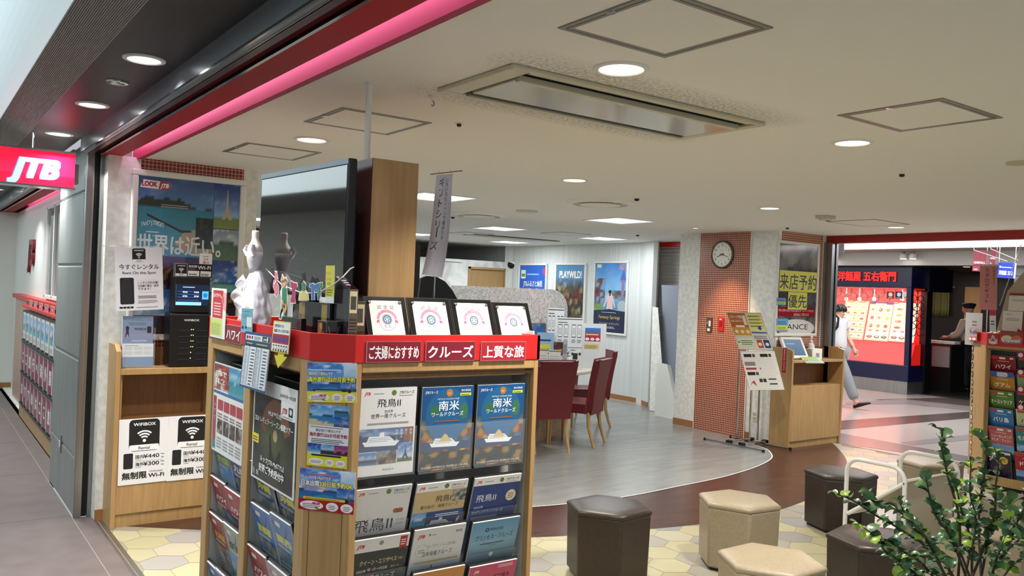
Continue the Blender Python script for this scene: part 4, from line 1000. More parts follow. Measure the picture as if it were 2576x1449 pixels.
def big(P):
    P.rect(0, 0, 1, 1, '#1d2f58')
    P.photo(0, .50, .73, .50, land(3, ('#2f5388', '#5b86b8'), ('#1e6f84', '#4f9ab2'), '#33443f', .62, .30, None, .15, 2.5), 40, 30)
    P.poly([(.36, .58), (.45, .66), (.58, .685), (.73, .66), (.73, .52), (.62, .50), (.48, .53)], '#b3a184'); P.photo(.56, .56, .17, .2, blobs(5, ['#1e2a1c', '#2b3a24', '#38452c', '#151c16'], 5, 5), 12, 12)
    P.poly([(.09, .765), (.09, .75), (.42, .655), (.52, .66), (.52, .672), (.42, .672)], '#2b3038'); P.lines(.22, .81, .28, .025, 2, '#a49a94')
    P.photo(.735, .70, .265, .30, land(8, ('#1f3f86', '#8fb4d8'), ('#5d7330', '#6f7f36'), '#3b4c2c', .22, .08, None, .25), 14, 14); eiffel(P, .82, .76, .10, .20)
    P.photo(.735, .48, .265, .215, land(15, ('#7c8a92', '#a4b2b8'), ('#33502c', '#4a6536'), '#4d5a44', .55, .2, None, .6), 14, 10)
    P.photo(0, .34, .22, .16, land(21, ('#2c559a', '#9dbbd6'), ('#29527a', '#35638a'), '#2a3c50', .2, .05), 8, 8); P.poly([(.07, .355), (.10, .45), (.14, .485), (.135, .355)], '#b9c6d0')
    P.photo(.22, .28, .43, .22, lambda u, v: mix(blobs(31, ['#5c3a34', '#8a5a3c', '#3c2a3a', '#a0714a', '#2c2430'], 9, 7)(u, v), srgb('#5b4a78'), max(0, min(1, (v-.6)*5))), 26, 18); P.rect(.47, .40, .12, .055, '#a4713f')
    P.photo(.65, .28, .35, .21, land(44, ('#12307c', '#4f8ccc'), ('#58a8a4', '#7cbcb4'), '#3b7ca0', .28, .05, None, 1.0, 4), 22, 14)
    P.photo(0, .0, .36, .29, land(51, ('#3a6cb0', '#9fc4e4'), ('#20405c', '#2c5470'), '#33443c', .25, .2, None, 1.0), 14, 12); P.photo(.36, .12, .30, .16, grad('#4a5684', '#6e7aa4', 2, .3), 8, 6)
    P.photo(.66, .18, .34, .10, blobs(61, ['#3a2418', '#704824', '#1e1410', '#a07030'], 7, 4), 14, 8); P.rect(.66, 0, .34, .18, '#3a2430'); P.ell(.83, .10, .10, '#d8ab3e'); P.ell(.84, .15, .045, '#d8ab3e')
    P.photo(0, 0, .66, .12, blobs(71, ['#26304c', '#4c3a34', '#5f2c34', '#20303c'], 8, 2), 16, 6)
    P.poly([(.02, .925), (.05, .975), (.31, .968), (.285, .918)], '#e9e4e0'); P.poly([(.19, .921), (.205, .972), (.31, .968), (.285, .918)], '#a5222c')
    P.text('LOOK', .04, .935, .042, '#a5222c', w=.135, bold=.05); P.text('JTB', .21, .932, .036, '#f2ecec', w=.07, bold=.04, skew=.25)
    for k, ch in enumerate('ルックJTBなら'):
        a = (k-3.5)*.16; P.text(ch, .15+.15*sin(a), .66+.065*cos(a)-.03, .036, '#e4eef0', al='c', rot=-a*.8); P.z -= P.STEP
    P.lines(.09, .645, .13, .014, 1, '#cfe0e2'); P.lines(.15, .622, .08, .012, 1, '#cfe0e2')
    P.text('世界は近い。', .015, .52, .135, '#e2e6e4', w=.80, bold=.018)
sheet('print', (fx0+fw-.004, FY+.02, fz1-fw+.004), (fx1-fw+.004, FY+.02, fz1-fw+.004), (fx0+fw-.004, FY+.02, fz0+fw-.004), big, M['acryl'], .002, parent=t)

# ================================================================== MAIN BROCHURE ISLAND
XL, YF = 1.145, 2.65                                   # left face, front face
ZB, ZT, ZR = 1.374, 1.471, 1.33                        # red band bottom / top, tray floor
YE, XE = ox(524, 860, XL).y, 2.06                        # far end, right end
def Yl(px, py): return ox(px, py, XL).y
def Xf(px, py): return oy(px, py, YF).x
C1, C2 = (XL, 2.775), (1.258, YF)                      # chamfer corners
isl = thing('brochure_rack', 'light wood island brochure rack with a red top band, faceted at the near corner', 'rack', (1.6, 3.2, 0))
foot = [(XL, YE), (XL+.02, C1[1]+.01), (C2[0]+.01, YF+.02), (XE, YF+.02), (XE, 3.55), (1.75, YE)]
b1a, b1b, b2a, b2b = Yl(535, 883), Yl(617, 905), Yl(632, 910), Yl(754, 942)
zo = 1.325                                             # top of the openings
mb = MB()                                              # left face frame: posts and top rail
for y0, y1 in ((b1a, YE), (b2a, b1b), (C1[1], b2b)): mb.box(XL, XL+.018, y0, y1, .06, ZB)
mb.box(XL, XL+.018, b1b, b1a, zo, ZB).box(XL, XL+.018, b2b, b2a, zo, ZB)
mb.box(XL, XL+.035, b1b, b1a, .06, .16).box(XL, XL+.035, b2b, b2a, .06, .16)
mb.build('side_frame', M['wood'], isl, bevel=.003)
fa, fb = Xf(908, 1000), Xf(1341, 1000)
mb = MB()
mb.box(C2[0], fa, YF, YF+.035, .06, ZB).box(fb, XE, YF, YF+.035, .06, ZB).box(fa, fb, YF, YF+.035, 1.338, ZB).box(fa, fb, YF, YF+.035, .06, .16)
mb.build('front_frame', M['wood'], isl, bevel=.003)
MB().box(fa, fb-.03, YF+.02, YF+.05, 1.312, 1.338).build('rail', M['wood'], isl, bevel=.002)
mb = MB(); mb.prism([C1, C2, (C2[0]+.02, YF+.03), (XL+.03, C1[1]+.02)], .06, ZB); mb.build('corner_panel', M['wood'], isl, bevel=.002)
# shallow grooves where the corner board meets its posts
mb = MB(); dv = (Vector(C2)-Vector(C1)).normalized(); nv = Vector((dv.y, -dv.x))
for q in (.018, .142):
    p = Vector(C1)+dv*q; a = p+nv*.0006; b2 = p+dv*.003+nv*.0006; mb.quad((a.x, a.y, .06), (b2.x, b2.y, .06), (b2.x, b2.y, ZB), (a.x, a.y, ZB))
mb.build('groove', M['wood_dark'], isl)
MB().prism([(p[0]+.0, p[1]) for p in [(XL+.03, YE-.02), (XL+.03, C1[1]+.02), (C2[0]+.02, YF+.03), (XE-.03, YF+.03), (XE-.03, 3.5), (1.75, YE-.03)]], 0, .06).build('plinth', M['blackm'], isl)
MB().box(XE-.02, XE, YF+.035, 3.55, .06, ZB).build('side_panel', M['wood'], isl, bevel=.002)
MB().prism([(1.75, YE), (XE, 3.55), (XE-.02, 3.53), (1.74, YE-.02)], .06, ZB).box(XL+.035, 1.75, YE-.02, YE, .06, ZB).build('back_panel', M['wood'], isl)
# grey linings
mb = MB(); mb.box(1.32, 1.33, b2b-.02, b1a+.02, .10, ZR).box(XL+.018, 1.32, b1a, b1a+.012, .1, ZR).box(XL+.018, 1.32, b2a, b1b, .1, ZR).box(XL+.018, 1.32, b2b-.012, b2b, .1, ZR)
mb.build('lining', M['greyp'], isl)
mb = MB(); mb.box(fa-.01, fb+.01, 2.80, 2.81, .1, ZR).box(fa-.012, fa, YF+.035, 2.80, .1, ZR).box(fb, fb+.012, YF+.035, 2.80, .1, ZR)
mb.build('lining', nmat('pale_lining', '#b4b3ae', .5), isl)
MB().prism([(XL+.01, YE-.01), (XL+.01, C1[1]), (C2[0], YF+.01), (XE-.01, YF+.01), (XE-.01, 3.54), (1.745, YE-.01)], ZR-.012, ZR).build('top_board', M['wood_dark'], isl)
# red band
def band(pts, th, z0, z1):
    mb = MB()
    for i in range(len(pts)):
        a, b = Vector(pts[i]), Vector(pts[(i+1) % len(pts)]); d = (b-a).normalized(); n = Vector((-d.y, d.x))*th
        mb.prism([tuple(a), tuple(b), tuple(b+n+d*0), tuple(a+n)], z0, z1)
    return mb
band([(XL-.003, YE), (XL-.003, C1[1]-.002), (C2[0]-.002, YF-.003), (XE+.003, YF-.003), (XE+.003, 3.55), (1.75, YE)], .016, ZB, ZT).build('red_band', M['red'], isl, bevel=.002)

# ---- pockets and brochures (tops lean out to the front, feet sit deeper)
LEAN = 15
def a4(kind, TLp, plane, w, art, label, group, h=.297, lean=LEAN, th=.007, mat='gloss', rev=0):
    """brochure whose top left corner shows at pixel TLp; plane 'L' = left face, 'F' = front face"""
    if plane == 'L':
        TL = ox(*TLp, XL+.008); TL.y = min(TL.y, (b1a if TL.y > b1b else b2a)-.008); ex = Vector((0, -1, 0)); n = Vector((-1, 0, 0))
    else:
        TL = oy(*TLp, YF+.010); ex = Vector((1, 0, 0)); n = Vector((0, -1, 0))
    dn = -Vector((0, 0, 1))*cos(radians(lean)) - n*sin(radians(lean)); nn = ex.cross(-dn)
    o = sheet(kind, TL, TL+ex*w, TL+dn*h, art, mat, th, back='#d9d7d2', label=label, cat='brochure', group=group, width=w, height=h)
    # pocket: black back plate and foot behind the brochure, clear bib in front
    T = Matrix((ex, -dn, nn)).transposed().to_4x4(); T.translation = TL+dn*h
    MB().box(-.006, w+.006, -.006, h+.006, -.016, -th-.001, T).box(-.006, w+.006, -.009, -.002, -.014, .004, T).build('pocket', M['tray'], isl)
    MB().box(-.005, w+.005, -.006, h*.55, .0065, .0075, T).build('pocket_front', M['clear'], isl)
    return o
def jtbhead(P, c='#c4161c', y=.925, band='#eceae6', dark='#23262e'):
    if band: P.rect(0, y-.035, 1, 1-y+.035, band)
    jtb(P, .06, y, .045, c); P.lines(.22, y+.008, .2, .02, 1, '#888'); P.ell(.58, y+.018, .045, '#5f7f3a')
    P.text('JTBクルーズ', .95, y+.005, .042, dark, al='r', w=.27, bold=.015); P.lines(.68, y-.02, .27, .013, 1, '#777')
def ship(P, x, y, s, c='#e9ecef'):
    P.poly([(x, y+.035*s), (x+.05*s, y-.02*s), (x+.62*s, y-.03*s), (x+.70*s, y+.03*s)], c); P.poly([(x+.08*s, y+.035*s), (x+.12*s, y+.10*s), (x+.5*s, y+.09*s), (x+.6*s, y+.03*s)], c)
    P.lines(x+.12*s, y+.03*s, .42*s, .06*s, 3, '#7f94ad', th=.3); P.poly([(x+.3*s, y+.09*s), (x+.33*s, y+.14*s), (x+.4*s, y+.14*s), (x+.4*s, y+.09*s)], c)
def asuka1(P):
    P.rect(0, 0, 1, 1, '#dcdbd9'); jtbhead(P, band=None)
    P.text('飛鳥II', .5, .79, .105, '#1c1c1e', al='c', w=.42); P.text('2025年', .5, .72, .038, '#222', al='c'); P.text('世界一周クルーズ', .5, .66, .058, '#1c1c1e', al='c', w=.62); P.lines(.13, .585, .8, .025, 2, '#777')
    P.photo(.0, .28, .97, .26, land(4, ('#3f5c90', '#8ea7c8'), ('#1e2c54', '#2c3e6c'), '#4a4f66', .62, .25, None, .5), 24, 14); P.rect(.80, .37, .17, .17, '#7c4a3a'); ship(P, .06, .36, .95)
    P.photo(.0, .13, .32, .14, land(11, ('#4f7cb4', '#a9c4dc'), ('#2d4d6c', '#46698a'), '#6c3a30', .3, .25), 8, 6); P.photo(.32, .13, .36, .15, blobs(12, ['#7d6a58', '#a48c70', '#5b4c44', '#8ea0b4'], 5, 3), 12, 8)
    P.photo(.70, .14, .27, .22, land(14, ('#3d6aa8', '#b7cbdd'), ('#3a4a34', '#4a5a3c'), '#2f3a2c', .2, .08), 8, 8); eiffel(P, .78, .17, .12, .17, '#3a3c44'); P.text('ASUKA', .44, .055, .03, '#555', w=.2)
    for i, s in enumerate(('飛鳥IIで', '紡ぐ', '最後の', '世界一周')): P.vtext(s, .92-.085*i, .49, .034, '#e6e2dc', .036)
def nanbei(P):
    P.photo(0, 0, 1, 1, lambda u, v: mix(blobs(77, ['#7a3a24', '#c47a2c', '#2c5a3c', '#3f6aa0', '#a84a30', '#d7a85a', '#1c3a5c'], 9, 11)(u, v), srgb('#1d4f86'), max(0, min(1, (v-.42)*4))), 30, 40)
    P.ell(.5, .66, .42, '#24608f', ry=.32); P.ell(.25, .72, .10, '#3a6a4a', ry=.06); P.ell(.82, .70, .08, '#3f7050', ry=.10); P.rect(0, .24, 1, .10, '#24406a'); ship(P, .18, .30, .85)
    P.poly([(.35, .34), (.47, .44), (.62, .34)], '#c9b27c'); P.photo(0, .02, 1, .2, blobs(80, ['#31240f', '#7d5a26', '#1d2a3a', '#a3803c', '#24343c'], 8, 3), 20, 8)
    jtb_c = '#e9eef4'; P.text('JTBクルーズ', .05, .925, .04, jtb_c, w=.24, bold=.015); P.ell(.52, .925, .065, '#b0763a'); P.text('1st', .52, .91, .035, '#f1dfb6', al='c'); P.text('横浜港発着', .94, .94, .028, '#f4f6f8', al='r', w=.19); P.rect(.73, .885, .22, .035, '#c8d23c'); P.lines(.75, .893, .18, .018, 1, '#33401a')
    P.text('MITSUI OCEAN FUJI', .5, .845, .027, '#e6edf4', al='c', w=.42); P.text('南米', .52, .725, .125, '#f6f8fa', al='c', w=.40, bold=.01); P.text('ワールドクルーズ', .5, .65, .06, '#f4f6f8', al='c', w=.62, bold=.01); P.rect(.25, .58, .5, .014, '#a35a2a')
    P.text('SOUTH AMERICA WORLD CRUISE', .5, .03, .032, '#dfe2d2', al='c', w=.92)
def asuka2(P):
    P.rect(0, 0, 1, 1, '#dad9d7'); jtbhead(P, band=None); P.rect(0, 0, 1, .24, '#31568f'); P.text('飛鳥II', .04, .44, .19, '#1b1b1d', w=.70); P.rrect(.72, .64, .18, .06, '#a8583c', .4); P.text('2024/09', .95, .53, .028, '#666', al='r', w=.15); P.text('2025/03', .95, .48, .028, '#666', al='r', w=.15); P.lines(.04, .29, .3, .03, 2, '#999')
    P.arc(.5, .75, .27, .275, 200, 340, '#b9b9b6')
def kanazawa(P):
    P.rect(0, 0, 1, 1, '#cbb184'); jtbhead(P); P.text('飛鳥II', .4, .735, .10, '#1e1c1a', w=.34); P.text('夏の金沢・函館クルーズ', .5, .655, .052, '#1e1c1a', al='c', w=.74); P.photo(.72, .72, .28, .15, blobs(3, ['#8a8a84', '#c9c6bc', '#5c6058'], 4, 3), 8, 6)
    P.photo(0, 0, 1, .60, land(30, ('#2f4a80', '#3c5a92'), ('#22345e', '#30487a'), '#3a4f74', .9, .02, None, .0), 16, 12); P.photo(0, .42, .27, .18, land(31, hill='#6f8f52'), 8, 6); P.photo(0, .2, .27, .22, blobs(33, ['#5a4038', '#9a8c80', '#3c3a40', '#b9b0a4'], 4, 4), 8, 8); ship(P, .30, .40, .75); P.lines(.45, .52, .5, .05, 2, '#e9ecf2'); P.poly([(.86, .36), (.9, .46), (.95, .50), (.92, .40), (.88, .3)], '#dfe4ea')
def oceania(P):
    P.rect(0, 0, 1, 1, '#253f7e'); jtbhead(P); P.text('飛鳥II', .1, .66, .115, '#eef1f6', w=.42); P.text('2025年', .08, .56, .042, '#dfe6f2', w=.2); P.text('オセアニアグランドクルーズ', .06, .485, .05, '#eef1f6', w=.66); P.ell(.84, .70, .11, '#d8c79c'); P.ell(.84, .70, .095, '#e9dfc2'); P.lines(.77, .66, .14, .09, 3, '#8a7a50'); P.lines(.06, .40, .6, .05, 2, '#a9b8d8')
    P.photo(0, 0, 1, .34, land(37, ('#253f7e', '#2c4a8a'), ('#162a5c', '#2a4580'), '#1e3268', .6, .2, None, .0), 16, 8)
def queen(P):
    P.rect(0, 0, 1, 1, '#33363c'); P.rect(0, .83, 1, .17, '#dedddb'); jtb(P, .07, .89, .06); P.ell(.49, .93, .04, '#8b8b90'); P.poly([(.83, .80), (.83, .98), (.96, .98), (.96, .80), (.895, .83)], '#b3262a'); P.lines(.85, .86, .09, .09, 3, '#f0dcdc'); P.arc(.45, .88, .26, .262, 190, 350, '#1d2750')
    P.text('クイーン・エリザベス', .16, .655, .075, '#e2d3a2', w=.66, bold=.01); P.text('で航く', .84, .665, .04, '#cfcfcf', w=.11); P.text('2025年', .12, .555, .05, '#e6e6e6', w=.17); P.text('3月〜5月出発', .40, .565, .045, '#e6e6e6', w=.27); P.text('全6コース', .73, .57, .036, '#cfcfcf', w=.15); P.text('横浜発着クルーズ', .09, .435, .085, '#e9e9e9', w=.74); P.ell(.34, .585, .03, '#c98a98')
    P.photo(0, 0, 1, .36, land(39, ('#33363c', '#4a4c52'), ('#1e2126', '#2d3036'), '#24262b', .5, .2, None, .0), 10, 6)
def celebrity(P):
    P.rect(0, 0, 1, 1, '#d6d5d2'); jtb(P, .08, .88, .06); P.text('X', .28, .895, .045, '#222', bold=.03); P.lines(.34, .9, .1, .02, 1, '#777'); P.arc(.19, .70, .115, .12, 0, 360, '#999'); P.lines(.12, .67, .14, .06, 2, '#999'); P.text('最新発表', .94, .9, .04, '#444', al='r', w=.13)
    P.text('セレブリティ・ミレニアムで航く', .30, .73, .05, '#6a6a66', w=.56); P.text('日本発着クルーズ', .22, .615, .075, '#38383a', w=.58); P.rect(.08, .52, .86, .022, '#b9a24c'); P.arc(.5, .86, .28, .284, 195, 345, '#b9b9b5')
    P.photo(0, 0, 1, .50, land(45, ('#b9c4cc', '#cfd6da'), ('#4c6848', '#68865c'), '#7d8a94', .5, .3, None, .2, 5), 22, 12); P.rect(.42, .2, .03, .28, '#a8443a'); P.photo(.05, .2, .16, .2, blobs(46, ['#6f6a64', '#b8b0a4', '#40403c'], 3, 4), 6, 6); P.poly([(.72, .15), (.8, .38), (.84, .44), (.92, .15)], '#4f6e64')
def princess(P):
    P.photo(0, 0, 1, 1, lambda u, v: mix(mix(srgb('#2c4a5e'), srgb('#8fb6c4'), min(1, abs(v-.25)*2.2)), srgb('#4c86b8'), max(0, (v-.6)*1.8)), 10, 20); P.text('PRINCESS', .52, .855, .05, '#203a5a', al='c', w=.28, bold=.02); P.arc(.32, .872, .02, .04, 0, 360, '#203a5a'); P.text('プリンセス・クルーズ', .5, .73, .085, '#1f3350', al='c', w=.80, bold=.005); P.lines(.22, .66, .56, .03, 1, '#35506c'); P.ell(.5, .50, .06, '#5c6a80'); P.ell(.5, .50, .045, '#d7dde2'); P.arc(.5, .86, .30, .304, 200, 340, '#2c4a6a')
    P.poly([(.3, .13), (.42, .19), (.62, .22), (.9, .16), (.86, .08), (.36, .07)], '#1e2c36')
def pink(P): P.rect(0, 0, 1, 1, '#c9506e'); jtb(P, .1, .9, .045, '#e9e9e9'); P.text('クルーズで巡る', .25, .78, .07, '#5c1228', w=.62, bold=.03); P.lines(.6, .93, .34, .05, 2, '#f0d0d8'); P.photo(0, .0, 1, .6, blobs(5, ['#c9506e', '#d98a9c', '#7d2c44'], 5, 5), 10, 8)
def orange(P): P.rect(0, 0, 1, 1, '#c98b4a'); P.photo(0, 0, 1, .8, blobs(6, ['#c98b4a', '#a8602c', '#e0b070'], 5, 5), 10, 8); jtb(P, .08, .92, .045)
def dark(P): P.rect(0, 0, 1, 1, '#2a3a5c'); jtbhead(P); P.photo(0, 0, 1, .8, land(9), 10, 8)
G = 'cruise brochures on the front of the island rack'
W1 = .222
front = [((909.6, 979), asuka1, 'white cruise brochure with a liner at sea, top left of the island rack front', .312, 2),
 ((1064.7, 975.6), nanbei, 'blue South America cruise brochure, middle of the top row', .312, 2), ((1204.7, 969.6), nanbei, 'blue South America cruise brochure, right end of the top row', .312, 2),
 ((897, 1235), asuka2, 'white brochure with big black characters over a blue foot, second row left', .297, LEAN), ((1051, 1220.5), kanazawa, 'tan and navy cruise brochure with a white liner, centre of the second row', .297, LEAN), ((1196, 1205), oceania, 'navy blue cruise brochure with a cream seal, right end of the second row', .297, LEAN),
 ((891.5, 1363), queen, 'charcoal cruise brochure with a red ribbon, left of the third row', .297, LEAN), ((1045, 1336), celebrity, 'pale brochure with a strip of Japanese sights, centre of the third row', .297, LEAN), ((1192, 1317), princess, 'sea green sky brochure with a dark ship, right of the third row', .297, LEAN),
 ((884, 1496), dark, 'blue brochure at the left of the fourth row, mostly below the picture', .297, LEAN), ((1042, 1446), orange, 'orange brochure peeping up at the bottom edge, centre of the fourth row', .297, LEAN), ((1184, 1429), pink, 'pink brochure at the bottom edge, right of the fourth row', .297, LEAN)]
for p, art, lab, h, ln in front: a4('cruise_brochure', p, 'F', W1, art, lab, G, h, ln)

def guide(c1, c2, title, tc, seed, hd='#e6e4e0', kind=0):
    def f(P):
        P.rect(0, 0, 1, 1, c2); P.photo(0, 0, 1, .55, (blobs(seed, [c1, c2, '#8c97a8', '#54698c', '#b9b39a'], 6, 6) if kind == 0 else land(seed)), 12, 12); P.rect(0, .55, 1, .45, c1)
        P.rrect(.18, .86, .26, .06, '#e9e6e0', .2); jtb(P, .05, .87, .05); P.arc(.45, .95, .30, .33, 190, 350, '#25304e')
        P.text(title, .5, .64, .12, tc, al='c', w=.7, bold=.04); P.lines(.1, .56, .7, .05, 2, '#dfdccf'); P.lines(.1, .1, .8, .3, 5, '#c9ccd2', th=.25)
    return f
G = 'tour brochures on the left side of the island rack'
left = [((528.5, 1097), guide('#5f7f9c', '#8a98a4', '四国', '#b7cf46', 3, kind=1), 'grey blue tour brochure with a green title, first row under the Hawaii poster, left'), ((570, 1121), guide('#28396c', '#4f5f86', '九州', '#e7dcea', 5), 'navy tour brochure with a pale title, first row under the Hawaii poster, right'),
 ((524, 1192), guide('#a32c34', '#5f7ca8', 'ハワイ', '#f2eeee', 7), 'red and blue Hawaii brochure, second row of the far left bay'), ((563.7, 1224), guide('#b02a30', '#c9c4c4', 'ハワイ', '#f2eeee', 9), 'red and white brochure, second row of the far left bay, right'),
 ((521.6, 1284), guide('#9c3430', '#b3a76a', '北海道', '#e3b93c', 11), 'red topped brochure with yellow fields, third row of the far left bay'), ((559, 1312), guide('#9cae9c', '#7d8c80', '奈良', '#23322a', 13, kind=1), 'pale green brochure with a dark picture, third row of the far left bay'),
 ((512.7, 1404), guide('#3f6fb0', '#5c4a54', '韓国', '#f1f1f1', 15), 'blue brochure at the bottom edge, fourth row of the far left bay'), ((540, 1428), guide('#a32c34', '#7c3c40', '台湾', '#f1e6e6', 17), 'red brochure at the bottom edge, fourth row of the far left bay'),
 ((628.6, 1158), guide('#4a567c', '#6f7a6c', '沖縄', '#d9d23c', 19), 'slate blue brochure with a yellow corner, first row under the baseball poster, left'), ((683.4, 1188), guide('#42507a', '#7a7d60', '沖縄', '#d9d23c', 21), 'slate blue brochure with a yellow corner, first row under the baseball poster, right'),
 ((630, 1263), guide('#3f78ba', '#7d8696', '首都圏', '#efe23c', 23), 'bright blue brochure with big yellow characters, second row under the baseball poster'), ((677, 1288), guide('#4f84b8', '#6c7486', '関西', '#eae26a', 25), 'sky blue brochure with a yellow title, second row right under the baseball poster'),
 ((621, 1368), guide('#a02c30', '#8b8a8c', 'ハワイ', '#f4f0ee', 27), 'red Hawaii brochure at the bottom, third row under the baseball poster'), ((671, 1411), guide('#b9a4ac', '#7c6c76', '欧州', '#a02c50', 29), 'pinkish grey brochure at the bottom, third row right under the baseball poster')]
for i, (p, art, lab) in enumerate(left): a4('tour_brochure', p, 'L', .210, art, lab, G)
tl = ox(571, 1189, XL+.075)
sheet('leaflet', tl, tl+Vector((0, -.21, 0)), tl+Vector((.05, 0, -.19)), lambda P: (P.rect(0, 0, 1, 1, '#cf6a76'), P.rect(0, 0, 1, .8, '#e2d6d4'), P.rect(0, .3, 1, .2, '#b5474f'), P.lines(.1, .55, .8, .2, 2, '#999')), 'paper', .001, label='pink and white striped leaflet stuck behind the second row of the far left bay', cat='leaflet')

# posters standing in the left bays
def hawaii(P):
    P.rect(0, 0, 1, 1, '#e6e6e4'); P.photo(0, .70, .5, .28, blobs(2, ['#b5524a', '#c46a5a', '#e6d9cf', '#a63c3c'], 4, 4), 12, 8); P.photo(.5, .66, .5, .32, land(12, ('#4a90b8', '#8fbdd0'), ('#2f7f94', '#58a4ac'), '#3f6a6c', .5, .1), 10, 8)
    P.text('JTBで', .06, .86, .07, '#f6f2ee', w=.36, bold=.03); P.text('ハワイ', .32, .725, .075, '#8f2430', w=.22, bold=.02); P.text('まるごと', .05, .77, .07, '#f6f2ee', w=.32, bold=.03); P.rect(0, .655, 1, .03, '#4a6aa4'); P.rect(.02, .12, .10, .5, '#a63444'); P.vtext('ハワイ', .07, .5, .06, '#f0e4e4', .07)
    for k in range(4): P.rrect(.17+.205*k, .48, .18, .115, '#b0414c', .08); P.photo(.17+.205*k, .22, .18, .16, blobs(20+k, ['#5c4a40', '#8a7868', '#332c2c', '#b5a898'], 3, 3), 6, 6); P.lines(.17+.205*k, .40, .17, .06, 2, '#8c6c6c'); P.lines(.17+.205*k, .06, .17, .13, 4, '#999')
    P.rrect(0, .03, .12, .09, '#3f8a8f'); P.frame(0, 0, 1, 1, .012, '#d0dde0')
TL, TR, BL = ox(540.5, 909, XL+.006), ox(615, 930, XL+.006), ox(534, 1084, XL+.006)
BL = TL+Vector((0, 0, -.40)); TR = Vector((TL.x, TL.y-.42, TL.z))
wq = TL.y-ox(615, 930, XL+.006).y+.03
sheet('poster', TL, TR, BL, hawaii, 'acryl', .003, label='pale Hawaii poster with red boxes at the top of the far left bay', cat='poster', width=min(wq, TL.y-b1b-.01))
def mlb(P):
    P.rect(0, 0, 1, 1, '#e4e4e2'); P.photo(.03, .02, .94, .84, lambda u, v: mix(blobs(3, ['#2c3328', '#1d211c', '#39402e', '#262626'], 6, 6)(u, v), srgb('#555f34'), max(0, 1-((u-.5)**2*5+(v-.5)**2*6))*.8), 20, 24)
    P.arc(.55, .43, .22, .36, 20, 165, '#7d4c34'); P.ell(.55, .50, .05, '#b9a070'); P.poly([(.38, .1), (.43, .35), (.41, .48), (.45, .5), (.48, .34), (.56, .26), (.66, .38), (.69, .36), (.66, .24), (.64, .1)], '#14150f')
    P.text('2024年5月〜9月出発', .97, .895, .038, '#222', al='r', w=.34, bold=.02); P.rrect(.66, .70, .31, .16, '#eeeeec', .08); jtb(P, .69, .75, .065, '#b0202a', w=.10); P.rrect(.83, .735, .09, .085, '#20263c', .1); P.ell(.875, .78, .025, '#e6e6e6'); P.rect(.70, .715, .22, .005, '#222')
    P.text('MLB™公式', .38, .68, .055, '#f6f6f4', w=.30, bold=.02, out='#333', ob=.03); P.text('2024 レギュラーシーズン観戦ツアー', .06, .585, .066, '#f6f6f4', w=.88, bold=.02, out='#333', ob=.03); P.rect(.0, .36, .17, .09, '#dcd440'); P.lines(.02, .38, .13, .05, 2, '#8a3a2c')
    P.text('ルックJTB MySTYLE', .22, .21, .06, '#f6f6f4', w=.56, bold=.02, out='#333', ob=.03); P.text('好評ご予約受付中', .20, .11, .085, '#f6f6f4', w=.58, bold=.03, out='#333', ob=.04)
    P.rect(.04, .04, .07, .07, '#777'); P.rect(.13, .05, .07, .05, '#999')
TL = ox(641, 948, XL+.006); wq = TL.y-ox(749.5, 972, XL+.006).y; sheet('poster', TL, TL+Vector((0, -.42, 0)), TL+Vector((0, 0, -.40)), mlb, 'acryl', .003, label='dark baseball tour poster at the top of the near left bay', cat='poster', width=wq)
for (yy, zz) in (((b1a+b1b)/2, 1.275), ((b2a+b2b)/2, 1.275)):
    MB().box(1.20, 1.315, yy-.15, yy+.15, zz-.05, zz-.005).build('pocket', M['tray'], isl, bevel=.006)

# notices taped to the corner board
def corner(px, py, off): return on(px, py, (C1[0]+nv.x*off, C1[1]+nv.y*off, 0), (nv.x, nv.y, 0))
def six(P, title2='海外旅行は6か月前予約', base='#e6d93c', head=None):
    P.photo(0, .26, 1, .74, land(7, ('#3f7fd0', '#7fb2e4'), ('#1f4f94', '#2f6fae'), '#2a4a70', .28, .14, None, .9), 26, 16); P.photo(.68, .28, .32, .32, land(9, ('#2c5aa8', '#6f9cd4'), ('#24406c', '#2c4a70'), '#2c3c54', .2, .06), 8, 6); eiffel(P, .86, .30, .07, .28, '#7a6a5c'); P.photo(.74, .62, .26, .36, grad('#7fb0dc', '#cfe2f2', 3, .5), 6, 6)
    P.poly([(.22, .28), (.3, .36), (.44, .4), (.62, .38), (.62, .3), (.4, .28)], '#2f86b8'); P.rect(0, 0, 1, .27, base); jtb(P, .02, .92, .07, '#b0182a')
    P.rrect(.12, .27, .68, .055, '#23233a', .5); P.lines(.16, .28, .6, .03, 1, '#f0e9c0'); P.ell(.86, .29, .035, '#23233a')
    for k, (x, w_) in enumerate(((.03, .42), (.50, .22), (.76, .22))): P.ell(x+w_/2, .125, w_/2, '#efeceb', ry=.105); P.lines(x+.05, .06, w_-.1, .12, 3, '#a0687c'); P.z -= P.STEP
    P.rect(.25, .15, .07, .05, '#c05a64'); P.rect(.33, .15, .06, .05, '#c05a64'); P.poly([(.28, .06), (.33, .1), (.38, .06), (.36, .04)], '#3f8a5c')
def p1(P):
    six(P); P.lines(.05, .80, .70, .05, 1, '#e3eaf4'); P.text('実は当たり前なんです', .04, .685, .085, '#fbf6d4', w=.48, bold=.03, out='#5c4a2c', ob=.03); P.text('海外旅行は6か月前予約', .03, .52, .145, '#fbf24a', w=.94, bold=.03, out='#3a2c1c', ob=.05)
